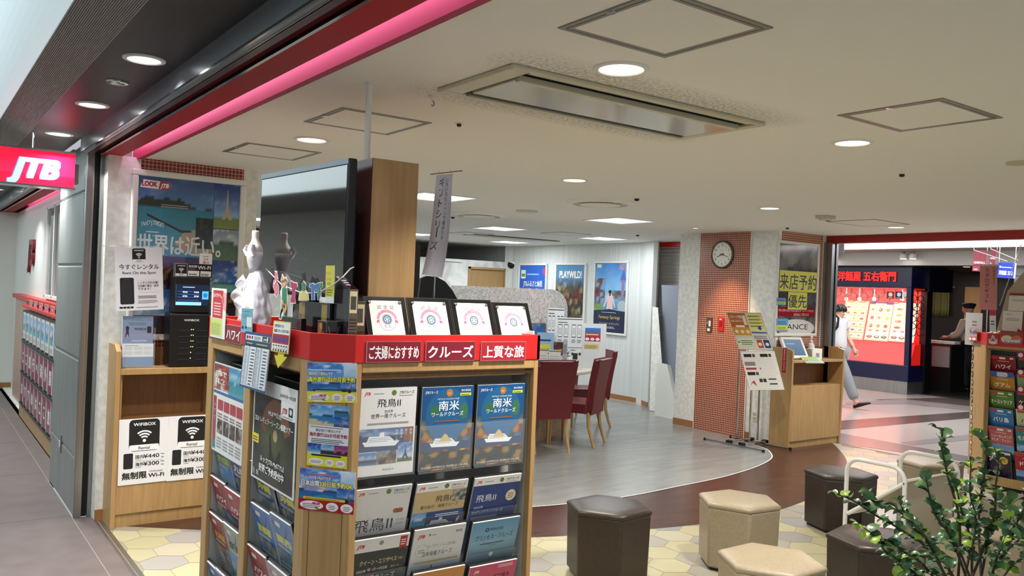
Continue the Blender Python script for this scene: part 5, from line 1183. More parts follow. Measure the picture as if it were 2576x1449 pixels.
def p2(P):
    P.rect(0, 0, 1, 1, '#e9eaee'); P.photo(0, .66, .62, .34, land(7, ('#4a90d0', '#9cc8e8'), ('#1e68a8', '#3a94bc'), '#35506c', .45, .2, '#c9b48c', .6), 14, 12); P.photo(.62, .82, .38, .18, land(19, ('#5a9cd4', '#a4cce8'), ('#1f5c8c', '#2c70a0'), '#3c5a4a', .4, .3), 8, 6); P.photo(.62, .66, .38, .16, land(9, ('#2450a0', '#5c8cd0'), ('#24406c', '#2c4a70'), '#2c3c54', .2, .06), 8, 6); eiffel(P, .76, .67, .11, .14, '#8a7460')
    jtb(P, .04, .955, .035, '#b0182a'); P.lines(.04, .63, .9, .022, 1, '#8a3c44'); P.text('実は当たり前なんです', .18, .565, .05, '#26386c', w=.62, bold=.02); P.text('海外旅行は6か月前予約', .03, .485, .068, '#a01c2c', w=.94, bold=.03); P.lines(.08, .38, .84, .08, 3, '#666')
    P.photo(0, .20, .33, .165, land(22, ('#1c3f90', '#3a6cc0'), ('#2c86c0', '#cfe0e8'), '#2a4a70', .4, .1), 8, 6); P.photo(.33, .20, .33, .165, land(24, ('#5c8cc0', '#bcd0e0'), ('#1c2430', '#2c3848'), '#333c48', .3, .4), 8, 6); P.photo(.66, .20, .34, .165, land(26, ('#7c3a74', '#c05a7c'), ('#2a1c34', '#3c2444'), '#241c30', .3, .15), 8, 6)
    P.rect(0, 0, 1, .20, '#e6d93c'); P.rrect(.1, .165, .75, .028, '#23233a', .5)
    for x, w_ in ((.04, .38), (.46, .22), (.72, .24)): P.ell(x+w_/2, .075, w_/2, '#efeceb', ry=.055); P.lines(x+.05, .05, w_-.1, .05, 3, '#a0687c'); P.z -= P.STEP
def p3(P):
    six(P, base='#a8202c'); P.lines(.15, .86, .6, .06, 1, '#e06a7c'); P.text('ルックJTB MySTYLE', .04, .755, .09, '#f2d8e0', w=.52, bold=.03, out='#b0304c', ob=.03); P.text('日本出発330日前予約OK', .04, .60, .14, '#fbf27a', w=.92, bold=.03, out='#6c2c1c', ob=.05); P.text('日本出発', .04, .60, .14, '#f8f8f4', w=.32, bold=.03); P.text('日本航空利用なら360日前', .04, .505, .075, '#e88a98', w=.48, bold=.02); P.rrect(.08, .265, .76, .06, '#e6c23c', .5); P.lines(.12, .28, .68, .03, 1, '#6c4a1c')
sheet('taped_notice', corner(773, 911, .004), corner(897, 913, .004), corner(772.6, 1011, .004), p1, 'gloss', .0012, label='blue and yellow early booking notice, topmost on the corner board of the island rack', cat='notice')
sheet('taped_notice', corner(780, 1015, .002), corner(880.6, 1024, .002), corner(771.5, 1169.5, .002), p2, 'gloss', .0012, label='upright white and yellow early booking notice, middle of the corner board', cat='notice')
sheet('taped_notice', corner(755, 1175, .005), corner(895, 1189, .005), corner(753, 1280, .005), p3, 'gloss', .0012, label='blue and red 330 days notice, lowest on the corner board of the island rack', cat='notice')

# title plaques on the red band
def plaque(txt, c='#7d1424'):
    def f(P): P.rect(0, 0, 1, 1, c); P.frame(.004, .01, .992, .98, .006, '#b8747c'); P.text(txt, .5, .22, .66, '#f2ecec', al='c', w=.90, bold=.02)
    return f
for (x0, y0, x1, y1), tx, lab in (((923, 859, 1061, 913), 'ご夫婦におすすめ', 'maroon plaque on the red band, left of three, recommended for couples in Japanese'), ((1072, 859, 1197, 910), 'クルーズ', 'maroon plaque on the red band, middle of three, with big katakana'), ((1211, 859.7, 1324, 908.5), '上質な旅', 'brighter red plaque at the right end of the red band')):
    yq = YF-.008; TL, TR, BL = oy(x0, y0, yq), oy(x1, y0, yq), oy(x0, y1, yq)
    sheet('title_plaque', TL, Vector((TR.x, yq, TL.z)), BL, plaque(tx, '#a01c28' if '上' in tx else '#7d1424'), 'acryl', .003, label=lab, cat='sign', group='title plaques on the island rack')
def onL(px, py, d=.0): return ox(px, py, XL-.006-d)
sheet('title_plaque', onL(568.7, 815), onL(606.7, 822), onL(564.5, 858.6), plaque('ハワイ'), 'acryl', .003, label='maroon Hawaii plaque in white katakana at the far end of the red band', cat='sign', group='title plaques on the island rack')
# papers hanging on the left side of the band
def sched(P):
    P.rect(0, 0, 1, 1, '#e2e6ea'); P.frame(0, 0, 1, 1, .03, '#2a4a7c'); P.rect(.03, .95, .94, .03, '#2a4a7c'); P.rect(.68, .86, .28, .085, '#14161c'); jtb(P, .72, .88, .045, '#e6e6e8', w=.10); P.ell(.87, .90, .03, '#d8d8d8'); P.lines(.36, .87, .28, .07, 3, '#555'); P.rect(.06, .87, .06, .06, '#333'); P.rect(.14, .88, .10, .05, '#b03c4c'); P.rect(.27, .88, .05, .05, '#222')
    P.rect(.03, .77, .94, .085, '#24406c'); P.lines(.10, .79, .25, .04, 1, '#b8b46a'); P.lines(.48, .79, .46, .04, 1, '#b8b46a'); P.rect(.03, .745, .94, .03, '#1e2430')
    for q in (.05, .51):
        P.rect(q, .06, .44, .68, '#dfe3e6'); P.rect(q+.15, .06, .07, .68, '#9fb4c4'); P.lines(q+.01, .07, .12, .66, 30, '#667'); P.lines(q+.26, .07, .15, .66, 12, '#556')
        for k in range(12): P.rect(q, .06+.68*k/12, .44, .002, '#99a'); P.z -= P.STEP
    P.rect(.49, .06, .02, .68, '#24406c')
sheet('schedule_sheet', onL(618.4, 832.8, .012), onL(683.6, 842, .012), onL(602.5, 971, .03), sched, 'acryl', .0012, label='laminated baseball schedule sheet with a blue border hanging from the red band', cat='notice')
def staff(P):
    P.rect(0, 0, 1, 1, '#e9e9e6'); P.frame(0, 0, 1, 1, .025, '#d8cc4c'); P.text('(野球好き)', .08, .80, .11, '#333', w=.55, bold=.02); P.text('店頭スタッフおすすめ！', .08, .645, .11, '#222', w=.86, bold=.03); P.rect(.03, .28, .94, .30, '#b02a34'); P.text('LOS ANGELES', .5, .36, .19, '#3a4aa8', al='c', w=.88, bold=.03, out='#7a2c50', ob=.03)
    for k in range(6):
        P.ell(.12+.15*k, .15, .06, '#e4ddd6', ry=.10); P.poly([(.06+.15*k, .2), (.18+.15*k, .25), (.16+.15*k, .19)], '#2c2f3c'); P.poly([(.08+.15*k, .03), (.14+.15*k, .14), (.19+.15*k, .04)], '#4a4c58')
t = thing('staff_card', 'yellow edged staff pick card with an arrow tag below, on the red band', 'card', onL(705, 850, .015))
sheet('card', onL(688.8, 806, .015), onL(732, 810.5, .015), onL(682, 883, .022), staff, 'gloss', .0015, parent=t)
def arrow(P): P.poly([(.28, 1), (.80, 1), (.80, .55), (1, .55), (.45, 0), (0, .65), (.28, .6)], '#d9cf3c'); P.poly([(.0, .62), (.28, .6), (.62, .62), (.45, .3), (.2, .15)], '#e8e6e0'); P.poly([(.2, .62), (.45, .66), (.6, .5), (.35, .46)], '#8a8c94')
mb = MB(); mb.col = rgb('#d9cf3c')
A = [onL(700, 884, .02), onL(716, 886, .02), onL(713, 897, .02), onL(722, 899, .02), onL(699, 926, .02), onL(690, 893, .02), onL(699, 895, .02)]
mb._add([tuple(p) for p in A]+[(p.x+.0012, p.y, p.z) for p in A], [list(range(7))[::-1], list(range(7, 14))]+[(i, (i+1) % 7, 7+(i+1) % 7, 7+i) for i in range(7)])
mb.build('arrow_tag', M['paper'], t)
def qrl(P):
    P.rect(0, 0, 1, 1, '#6aa3b4'); P.lines(.1, .86, .7, .05, 1, '#2f5a78'); P.lines(.12, .6, .6, .18, 4, '#47808f'); P.rect(.5, .25, .45, .40, '#d7dcdc'); P.rect(0, 0, 1, .12, '#7fa8d4'); P.ell(.15, .2, .10, '#222', ry=.06); P.ell(.45, .22, .08, '#333', ry=.06)
sheet('leaflet', onL(608, 775, .01), onL(636, 777, .01), onL(606.5, 835, .01), qrl, 'acryl', .0012, label='narrow teal leaflet clipped upright on the red band beside the Hawaii plaque', cat='leaflet')
def hleaf(P):
    P.rect(0, 0, 1, 1, '#e6e2de'); P.rect(.12, .40, .68, .56, '#b8202c'); P.poly([(.8, .96), (1, .9), (1, .55), (.8, .6)], '#e0a0a4'); P.text('らハワイへ。', .14, .82, .10, '#f6e9e9', w=.55, bold=.03); P.lines(.2, .46, .5, .28, 5, '#e8b9bd'); P.ell(.78, .78, .09, '#d05a68'); P.rect(0, .04, .8, .35, '#c9d678'); P.lines(.06, .07, .66, .24, 8, '#6f8040', th=.3)
sheet('leaflet', onL(533, 724, .004), onL(570, 727, .004), onL(525, 845, .004), hleaf, 'acryl', .0015, label='tall red and lime Hawaii leaflet at the far end of the red band', cat='leaflet', curl=-.012)
# leaflets on the right side of the rack
def stripes(seed): return lambda P: (P.rect(0, 0, 1, 1, '#b98a7a'), P.photo(0, 0, 1, 1, blobs(seed, ['#c98a5a', '#9a5a6c', '#d8c4b4', '#6a6c9c', '#b05040'], 3, 6), 8, 12))
for (x0, y0, y1, lab, sd) in ((1352, 832, 925, 'clear edged leaflet stack on the right end of the island rack, upper', 4), (1353, 938, 1036, 'colourful leaflets in a clear pocket on the right end of the island rack, lower', 8)):
    a, b = oy(x0, y0, 2.72), oy(x0, y1, 2.72); X = XE+.012
    sheet('leaflet', (X, 2.70, a.z), (X+.012, 2.86, a.z), (X, 2.70, b.z), stripes(sd), 'acryl', .006, label=lab, cat='leaflet')

# ================================================================== ON TOP OF THE ISLAND
# television facing the corridor
TVX = 1.30
n_, f_ = ox(880, 387, 1.33), ox(658, 447, 1.27)
f2_ = ox(671, 738, 1.27); tz1 = (n_.z+f_.z)/2; tz0 = f2_.z
ex = Vector((f_.x-n_.x, f_.y-n_.y, 0)); LT_ = ex.length; ex.normalize(); ez = Vector((0, 0, 1)); ey = ez.cross(ex)      # ey points away from the corridor or towards it
if ey.x < 0: ey = -ey
TT = Matrix((ex, ey, ez)).transposed().to_4x4(); TT.translation = (n_.x, n_.y, 0)
t = thing('television', 'large black flat television on the island, screen turned to the corridor', 'television', (TVX, (n_.y+f_.y)/2, ZR))
MB().box(0, LT_, 0, .036, tz0, tz1, TT).build('bezel', M['black'], t, bevel=.006, seg=3)
SCR = nmat('dark_screen', '#050506', .03, spec=1.0, coat=1.0); SCR.node_tree.nodes['Principled BSDF'].inputs['Coat IOR'].default_value = 2.3
MB().box(.012, LT_-.012, -.002, 0, tz0+.016, tz1-.026, TT).build('screen', SCR, t)
MB().box(.002, LT_-.002, -.0035, -.0005, tz1-.022, tz1-.002, TT).build('chrome_edge', nmat('dark_chrome', '#5c6068', .1, metal=1), t)
MB().box(.06, .62, .036, .082, 1.60, 1.93, TT).build('back_housing', M['blackm'], t, bevel=.01)
MB().box(.36, .50, .04, .085, ZR+.012, 1.62, TT).build('post', M['black'], t, bevel=.004)
MB().box(.12, .72, .03, .09, ZR, ZR+.012, TT).build('foot', M['black'], t, bevel=.003)
# wooden tower
t = thing('wooden_tower', 'tall beech box tower beside the television, dark brown on its left side', 'cabinet', (1.517, 3.08, ZR))
x0, x1, y0, y1, z1 = 1.417, 1.618, 2.90, 3.27, 2.131
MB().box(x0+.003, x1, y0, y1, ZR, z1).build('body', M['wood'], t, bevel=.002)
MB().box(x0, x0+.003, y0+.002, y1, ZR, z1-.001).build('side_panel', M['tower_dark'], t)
# certificates
def cert(P):
    P.rect(0, 0, 1, 1, '#141415'); P.frame(0, 0, 1, 1, .012, '#3a3a3c'); P.rect(.115, .0, .78, .945, '#e9e6e1'); P.lines(.68, .915, .17, .010, 1, '#999')
    for k, ch in enumerate('認定証'): P.text(ch, .30+.15*k, .832, .058, '#333', w=.10); P.z -= P.STEP
    cx, cy = .5, .665; k_ = P.w/P.h
    P.ell(cx, cy-.005, .215, '#9c98a4', ry=.215*k_); P.ell(cx, cy-.005, .205, '#dddae1', ry=.205*k_); P.poly([(.36, .575), (.43, .66), (.57, .66), (.64, .575), (.5, .55)], '#efecea'); P.ell(cx, cy+.02, .125, '#9fb4c2', ry=.125*k_); P.ell(cx, cy+.02, .096, '#586676', ry=.096*k_); P.ell(cx, cy+.02, .074, '#b9c9d4', ry=.074*k_)
    for k in range(6): P.ell(cx+.045*cos(k*pi/3), cy+.02+.045*k_*sin(k*pi/3), .012, '#2f3c4c', ry=.012*k_); P.z -= P.STEP
    P.arc(cx, cy+.005, .195, .25, 8, 172, '#d9809a'); P.poly([(.25, .67), (.31, .68), (.31, .635), (.28, .65), (.245, .625)], '#d0607c'); P.poly([(.75, .67), (.69, .68), (.69, .635), (.72, .65), (.755, .625)], '#d0607c')
    for k, ch in enumerate('CRUISE CONSULTANT'):
        a = radians(168-k*9.7); P.text(ch, cx+.215*cos(a), cy+.003+.215*sin(a)*k_, .026, '#f6dfe4', al='c', rot=a-pi/2); P.z -= P.STEP
    P.text('C.C', cx, .575, .046, '#4a4c54', al='c', w=.16)
for i, (px0, py0, px1, lab) in enumerate(((913, 745, 1017, 'leftmost'), (1021, 748, 1129, 'second from the left'), (1131, 752, 1233.5, 'third from the left'), (1236, 760, 1327, 'rightmost'))):
    a, b = oy(px0, py0, 2.805), oy(px1, py0+2, 2.805); B = Vector((a.x+.004, 2.70, ZR+.010))
    t = thing('certificate_frame', 'black acrylic framed cruise consultant certificate on the red shelf, %s of four' % lab, 'certificate', ((a.x+b.x)/2, 2.72, ZR), group='certificates on the red shelf')
    b = Vector((b.x, a.y, a.z)); o = sheet('plate', a, b, B, cert, 'acryl', .006, parent=t, back='#101011')
    d = (B-a); L = d.length; dn = d.normalized(); ex = (b-a).normalized(); nn = ex.cross(-dn)
    for q in (.12, .86):
        p = a+ex*(b-a).length*q+dn*.022; T = Matrix((ex, -dn, nn)).transposed().to_4x4(); T.translation = p
        MB().lathe([(.007, .0005), (.0065, .004), (.003, .006)], 14, T).build('stud', M['chrome'], t, smooth=True)
    MB().box(a.x+.05, b.x-.05, 2.70, 2.80, ZR, ZR+.010).build('foot', M['clear'], t)

# dress form with a tulle dress
DX, DY = 1.212, 3.59
t = thing('dress_form', 'small dress form in a white tulle wedding dress at the far end of the island', 'dress form', (DX, DY, ZR))
T0 = Matrix.Translation((DX, DY, 0))
MB().lathe([(.0001, 1.862), (.019, 1.860), (.0205, 1.852), (.0195, 1.83), (.022, 1.815), (.036, 1.796), (.042, 1.78), (.041, 1.762), (.040, 1.745)], 24, T0 @ Matrix.Diagonal((.75, 1, 1, 1))).build('bust', nmat('bust_linen', '#cfc8bb', .7), t, smooth=True)
MB().lathe([(.041, 1.768), (.0425, 1.75), (.038, 1.725), (.029, 1.70), (.027, 1.68)], 24, T0 @ Matrix.Diagonal((.8, 1.02, 1, 1))).build('bodice', nmat('white_satin', '#d8d4d6', .35), t, smooth=True)
for s_ in (-1, 1): MB().tube([(DX-.02, DY+s_*.036, 1.752), (DX-.03, DY+s_*.045, 1.775), (DX-.02, DY+s_*.036, 1.795)], .009, 8).build('shoulder_frill', nmat('frill', '#dcd8dc', .6), t, smooth=True)
MB().lathe([(.02, ZR), (.02, ZR+.01), (.006, ZR+.014), (.006, 1.7)], 16, T0).build('stand', M['whitemetal'], t)
def skirt(r0, r1, am, k, seed):
    def f(u, v):
        a = 2*pi*u; z = 1.69+(ZR+.012-1.69)*v; r = r0+(r1-r0)*v**.55
        r += am*min(1, v*5)*(sin(a*k+seed+3*v)*.5+sin(a*(k*2+1)+seed*2-5*v)*.35+.55*sin(v*24+a*2+seed))
        return (DX+.01+r*cos(a)*(.62 if z > ZT-.01 else .50), DY+r*sin(a), z)
    return f
MB().grid(skirt(.024, .105, .010, 6, 1.0), 72, 30).build('skirt', nmat('white_satin_skirt', '#e4e1e6', .5), t, smooth=True)
tulle = nmat('white_tulle', '#f1eff4', .6, alpha=.33)
MB().grid(skirt(.028, .132, .013, 5, 4.0), 72, 30).build('tulle_layer', tulle, t, smooth=True)
for q, (y_, z_, s_) in enumerate(((3.64, 1.635, .034), (3.67, 1.575, .045), (3.58, 1.54, .036), (3.50, 1.50, .04))):
    MB().grid(lambda u, v: (DX-.035-.02*(z_ < 1.56)+s_*.55*sin(pi*v)*cos(2*pi*u)+.006*sin(11*u), y_+s_*1.5*sin(pi*v)*sin(2*pi*u), z_+s_*1.3*(v-.5)+.012*sin(4*pi*u+q)), 28, 12).build('tulle_ruffle', tulle, t, smooth=True)

# boxes of sweets and nuts
def stripe_box(P):
    P.rect(0, 0, 1, 1, '#17141a'); P.rect(.18, .02, .17, .96, '#8a7a3c'); P.rect(.80, .02, .14, .96, '#94833c'); P.rect(.40, .05, .36, .9, '#0e0c12'); P.photo(.19, .1, .15, .7, blobs(3, ['#8a7a3c', '#6f602c', '#a8944c'], 2, 4), 6, 10); P.lines(.03, .3, .12, .25, 3, '#8c7a40')
def nuts(P):
    P.rect(0, 0, 1, 1, '#120e10'); P.photo(.05, .66, .5, .3, blobs(4, ['#c98a4a', '#a8683a', '#e0b070'], 3, 2), 8, 6); P.ell(.7, .62, .14, '#c48648', ry=.17); P.lines(.35, .2, .6, .2, 2, '#d8c878', th=.6)
def nuts2(P): P.rect(0, 0, 1, 1, '#0e0b0d'); P.poly([(.1, .9), (.8, .1), (.84, .1), (.14, .9)], '#8c8c8c'); P.poly([(.8, .9), (.4, .1), (.44, .1), (.84, .9)], '#6c6c6c'); P.rect(.3, .6, .45, .1, '#7c5c34')
def plain(c): return lambda P: P.rect(0, 0, 1, 1, c)
def gift(name, label, x0, x1, y0, y1, z0, z1, side, front, top, slope=0.0):
    t = thing(name, label, 'box', ((x0+x1)/2, (y0+y1)/2, z0))
    mb = MB(); mb.prism([(x0, z0), (x1, z0), (x1, z1-slope), (x0, z1)] if 0 else [(y0, z0), (y1, z0), (y1, z1), (y0, z1-slope)], x0, x1, T=Matrix(((0, 0, 1, 0), (1, 0, 0, 0), (0, 1, 0, 0), (0, 0, 0, 1))))
    mb.build('carton', nmat('carton', '#17131a', .25), t)
    if slope: sheet('side_print', (x0-.0004, y1, z1-slope), (x0-.0004, y0, z1-slope), (x0-.0004, y1, z0), side, 'acryl', .0003, parent=t)
    else: sheet('side_print', (x0-.0004, y1, z1), (x0-.0004, y0, z1), (x0-.0004, y1, z0), side, 'acryl', .0003, parent=t)
    sheet('front_print', (x0, y0-.0004, z1-slope), (x1, y0-.0004, z1-slope), (x0, y0-.0004, z0), front, 'acryl', .0003, parent=t)
    sheet('top_print', (x0, y1, z1+.0004), (x1, y1, z1+.0004), (x0, y0, z1-slope+.0004), top, 'acryl', .0003, parent=t)
    return t
gift('sweets_box', 'black box with gold stripes on the island before the television', 1.242, 1.288, 2.845, 3.20, ZR, 1.572, stripe_box, plain('#151218'), plain('#1c1a22'))
gift('nuts_box', 'low black box with a nut picture at the island corner', 1.195, 1.25, 2.757, 2.838, ZR, 1.512, nuts, nuts2, nuts)
gift('sweets_box', 'tall dark box with a slanted top and pale code sticker, right of the nut box', 1.256, 1.289, 2.71, 2.835, ZR, 1.672, lambda P: (P.rect(0, 0, 1, 1, '#2c282c'), P.photo(.0, .0, .6, .55, blobs(5, ['#3a3028', '#6c5c44', '#1c181a', '#8c7c5c'], 4, 6), 10, 12), P.photo(.7, .05, .28, .8, blobs(7, ['#5c3a54', '#2c242c', '#3c3c40'], 2, 6), 6, 12)),
     lambda P: (P.rect(0, 0, 1, 1, '#5f5238'), P.lines(.05, .25, .9, .42, 11, '#2c2418'), P.rect(.05, .72, .85, .26, '#d9cda0'), P.rect(.15, .76, .65, .16, '#4a4434'), P.rect(0, 0, 1, .16, '#8c2424')), lambda P: (P.rect(0, 0, 1, 1, '#2c1424'), P.lines(.15, .3, .6, .5, 3, '#e6dfe2', th=.5)), .045)
gift('sweets_box', 'brown box with a code sticker just left of the first certificate', 1.30, 1.336, 2.745, 2.84, ZR, 1.585, plain('#2a2024'), lambda P: (P.rect(0, 0, 1, 1, '#4a3c2c'), P.rect(.0, .66, .9, .3, '#cfc296'), P.rect(.15, .70, .6, .2, '#4a4434'), P.lines(.1, .1, .8, .5, 12, '#2c2218')), plain('#241c20'))
gift('sweets_box', 'small dark see-through carton on the shelf left of the nut box', 1.17, 1.19, 2.93, 3.12, ZR, 1.512, lambda P: (P.rect(0, 0, 1, 1, '#2c2226'), P.lines(.1, .15, .4, .5, 3, '#6c3a40')), plain('#221a1e'), plain('#1c181c'))
def ycard(P): P.rect(0, 0, 1, 1, '#e0d750'); P.rect(0, 0, 1, .16, '#dfe4e8'); P.text('オススメ', .1, .75, .11, '#9a4a2c', w=.5); P.text('クルーズの', .1, .6, .10, '#4a5a2c', w=.55); P.text('お供に', .2, .48, .1, '#4a5a2c', w=.5); P.lines(.15, .2, .7, .2, 3, '#7c8c3c')
a, b, c = ox(820, 668, 1.238), ox(843, 672, 1.238), ox(826, 751, 1.238)
sheet('pop_card', a, (1.236, b.y, a.z), (1.24, a.y-.012, 1.574), ycard, 'paper', .001, label='bright yellow handwritten card standing among the boxes before the television', cat='card')
# garland of cut-out letters and figures
GX = 1.232
t = thing('paper_garland', 'string of colourful cut-out paper letters and a pineapple before the television', 'garland', (GX, 3.1, 1.6))
gp = lambda x, y: ox(x, y, GX)
MB().tube([ox(669, 676, 1.264), gp(690, 697), gp(709, 716.6), gp(739, 729), gp(759, 737), gp(786, 737), gp(806, 734), gp(840, 715), gp(862, 697), ox(881, 676, 1.27), ox(890, 672, 1.322)], .0022, 6).build('string', M['white'], t)
def cut(name, layers, dx=0.0):
    mb = MB()
    for i, (c, pts) in enumerate(layers):
        mb.col = rgb(c); P = [gp(640+.138*x, 660+.138*y) for x, y in pts]; n = len(P); o = GX-.0012*(i+1)-dx
        mb._add([(o, p.y, p.z) for p in P]+[(o+.001, p.y, p.z) for p in P], [list(range(n)), list(range(n, 2*n))[::-1]]+[(i2, (i2+1) % n, n+(i2+1) % n, n+i2) for i2 in range(n)])
    mb.build(name, M['paper'], t)
def shrink(pts, d):
    cx = sum(p[0] for p in pts)/len(pts); cy = sum(p[1] for p in pts)/len(pts)
    return [(cx+(x-cx)*d, cy+(y-cy)*(1-(1-d)*.6)) for x, y in pts]
can = [(375, 140), (400, 165), (420, 150), (430, 250), (440, 305), (405, 330), (450, 440), (455, 560), (410, 640), (360, 580), (375, 540), (340, 440), (350, 340), (375, 300)]
cut('candy_cutout', [('#e6dfe2', can), ('#c8707e', shrink(can, .84)), ('#e6c6cc', [(360, 400), (400, 330), (420, 340), (375, 420)])])
hl = [(510, 200), (545, 270), (590, 260), (610, 330), (600, 440), (610, 640), (600, 1030), (610, 1060), (540, 1055), (525, 975), (525, 860), (520, 975), (490, 1050), (450, 1035), (455, 960), (480, 940), (490, 640), (470, 540), (500, 460), (480, 330)]
cut('letter_cutout', [('#e3e3e0', hl), ('#2f7a52', [(515, 470), (595, 470), (600, 1020), (545, 1040), (540, 850), (500, 850), (495, 1020), (460, 1020), (475, 960), (500, 930)]), ('#c9a078', [(515, 225), (540, 290), (585, 280), (600, 380), (560, 460), (510, 440), (490, 340)]), ('#8c6a4c', [(495, 340), (590, 300), (600, 330), (500, 375)])])
cut('guitar_cutout', [('#c99a64', [(545, 680), (565, 750), (610, 770), (620, 850), (590, 930), (550, 900), (550, 800), (525, 700)]), ('#6c2c24', [(560, 770), (580, 760), (590, 810), (570, 840), (556, 810)])], .006)
rl = [(665, 320), (720, 355), (790, 370), (795, 450), (755, 470), (745, 640), (760, 750), (665, 755), (660, 700), (690, 620), (695, 420), (665, 400)]
cut('letter_cutout', [('#e9e0e3', rl), ('#b0304e', shrink(rl, .84))])
pl = [(900, 330), (945, 380), (940, 500), (985, 560), (1000, 690), (960, 705), (830, 705), (805, 690), (820, 570), (865, 510), (860, 390)]
cut('pineapple_cutout', [('#e6e4d6', pl), ('#d6c27e', [(875, 530), (930, 530), (975, 580), (985, 690), (820, 690), (835, 580)]), ('#2f8a54', [(900, 345), (935, 390), (930, 515), (875, 515), (870, 400)])])
nl = [(1005, 395), (1070, 370), (1110, 395), (1170, 365), (1245, 355), (1250, 450), (1215, 470), (1225, 690), (1150, 690), (1145, 520), (1125, 490), (1105, 520), (1110, 690), (1035, 690), (1045, 470), (1005, 460)]
cut('letter_cutout', [('#e3e6ea', nl), ('#4a72b8', [(1020, 400), (1070, 385), (1110, 410), (1170, 380), (1200, 380), (1190, 460), (1190, 680), (1160, 680), (1155, 510), (1125, 475), (1095, 510), (1100, 680), (1045, 680), (1055, 460), (1020, 450)]), ('#4f9a5c', [(1190, 380), (1240, 370), (1240, 440), (1205, 460), (1210, 600), (1180, 660), (1185, 480)])])
# little flag on a stand
t = thing('cloth_banner', 'grey white hanging cloth banner with black vertical writing behind the certificates', 'banner', (1.89, 3.2, ZR))
BYY = 3.2
def giftart(P):
    P.rect(0, 0, 1, 1, '#d6d6e4'); P.rect(0, 0, 1, .05, '#b4b0ba')
    for i, ch in enumerate('いろいろなシーンで喜ばれる'):
        P.text(ch, .76-.005*i, .93-.047*i, .046, '#18181c', al='c'); P.z -= P.STEP
    for i, ch in enumerate('ギフトシリーズ'):
        if ch == 'ー': P.rect(.31-.015*i, .90-.105*i, .05, .085, '#18181c')
        else: P.text(ch, .32-.015*i, .885-.105*i, .10, '#18181c', al='c')
        P.z -= P.STEP
TLb, TRb, BLb, BRb = oy(1098, 441, BYY), oy(1139, 437, BYY-.02), oy(1061, 690, BYY), oy(1112, 698, BYY-.02)
Wb, Hb = .115, .45; P = Print(Wb, Hb); giftart(P); mb = MB()
def bl_(u, v, d=0.0):
    a = TLb.lerp(TRb, u); b = BLb.lerp(BRb, u); p = b.lerp(a, v); return Vector((p.x+.012*sin(pi*v)*(1-v), p.y-.012*sin(pi*2*u)-.01*sin(pi*v)-d, p.z))
NU, NV = 10, 24
mb.col = rgb('#d6d6e4'); mb.grid(lambda u, v: bl_(u, v), NU, NV)
for p, c in zip(P.v[8:], P.c[8:]): mb.v.append(bl_(p[0]/Wb, p[1]/Hb, .001)); mb.c.append(c)
o = len(mb.v)-len(P.v[8:])
for f in P.f[2:]: mb.f.append([i-8+o for i in f]); mb.mi.append(0)
mb.build('cloth', M['gloss'], t)
MB().tube([oy(1083, 438.5, BYY-.005), oy(1163, 429.5, BYY-.03)], .0025, 8).build('crossbar', M['hatch'], t)
MB().tube([(1.892, BYY+.006, ZR), (1.892, BYY+.006, 1.9), (1.90, BYY+.004, 2.145)], .004, 8).build('pole', M['chrome'], t)
MB().lathe([(.035, ZR), (.035, ZR+.008), (.008, ZR+.012)], 20, Matrix.Translation((1.892, BYY+.006, 0))).build('foot', M['hatch'], t)
for q in (.15, .35, .85):
    p = TLb.lerp(TRb, q); MB().tube([p+Vector((0, -.004, -.008)), p+Vector((0, -.008, .008)), p+Vector((0, 0, .02)), p+Vector((0, .008, .008))], .0025, 6).build('clip', M['clear'], t)
# black boards standing behind the island
SY = 4.25
pts = [oy(x, y, SY) for x, y in ((1053, 752), (1060, 700), (1075, 694), (1100, 697), (1120, 708), (1138, 730), (1151, 753))]
t = thing('curved_board', 'black display board with a rounded shoulder behind the certificates', 'board', (2.45, SY, 0))
pp = [(p.x, p.z) for p in pts]; pp = [(pp[0][0], .02), ] + pp + [(pp[-1][0]+.06, 1.3), (pp[-1][0]+.06, .02)]
MB().prism(pp[::-1], -SY-.02, -SY, T=Matrix(((1, 0, 0, 0), (0, 0, -1, 0), (0, 1, 0, 0), (0, 0, 0, 1)))).build('board', nmat('navy_black', '#11131c', .5), t)
MB().box(pp[0][0], pp[-1][0], SY-.12, SY+.14, 0, .02).build('foot', M['black'], t)
t = thing('tall_board', 'narrow dark brown upright board right of the wooden tower', 'board', (2.5, SY+.3, 0))
SY2 = SY+.30; a, b = oy(1046, 614, SY2), oy(1059, 614, SY2)
MB().box(a.x-.10, b.x, SY2, SY2+.025, 0, a.z).build('board', nmat('dark_brown_board', '#1e1512', .4), t, bevel=.003)
MB().box(a.x-.10, b.x, SY2-.05, SY2+.08, 0, .02).build('foot', M['black'], t)

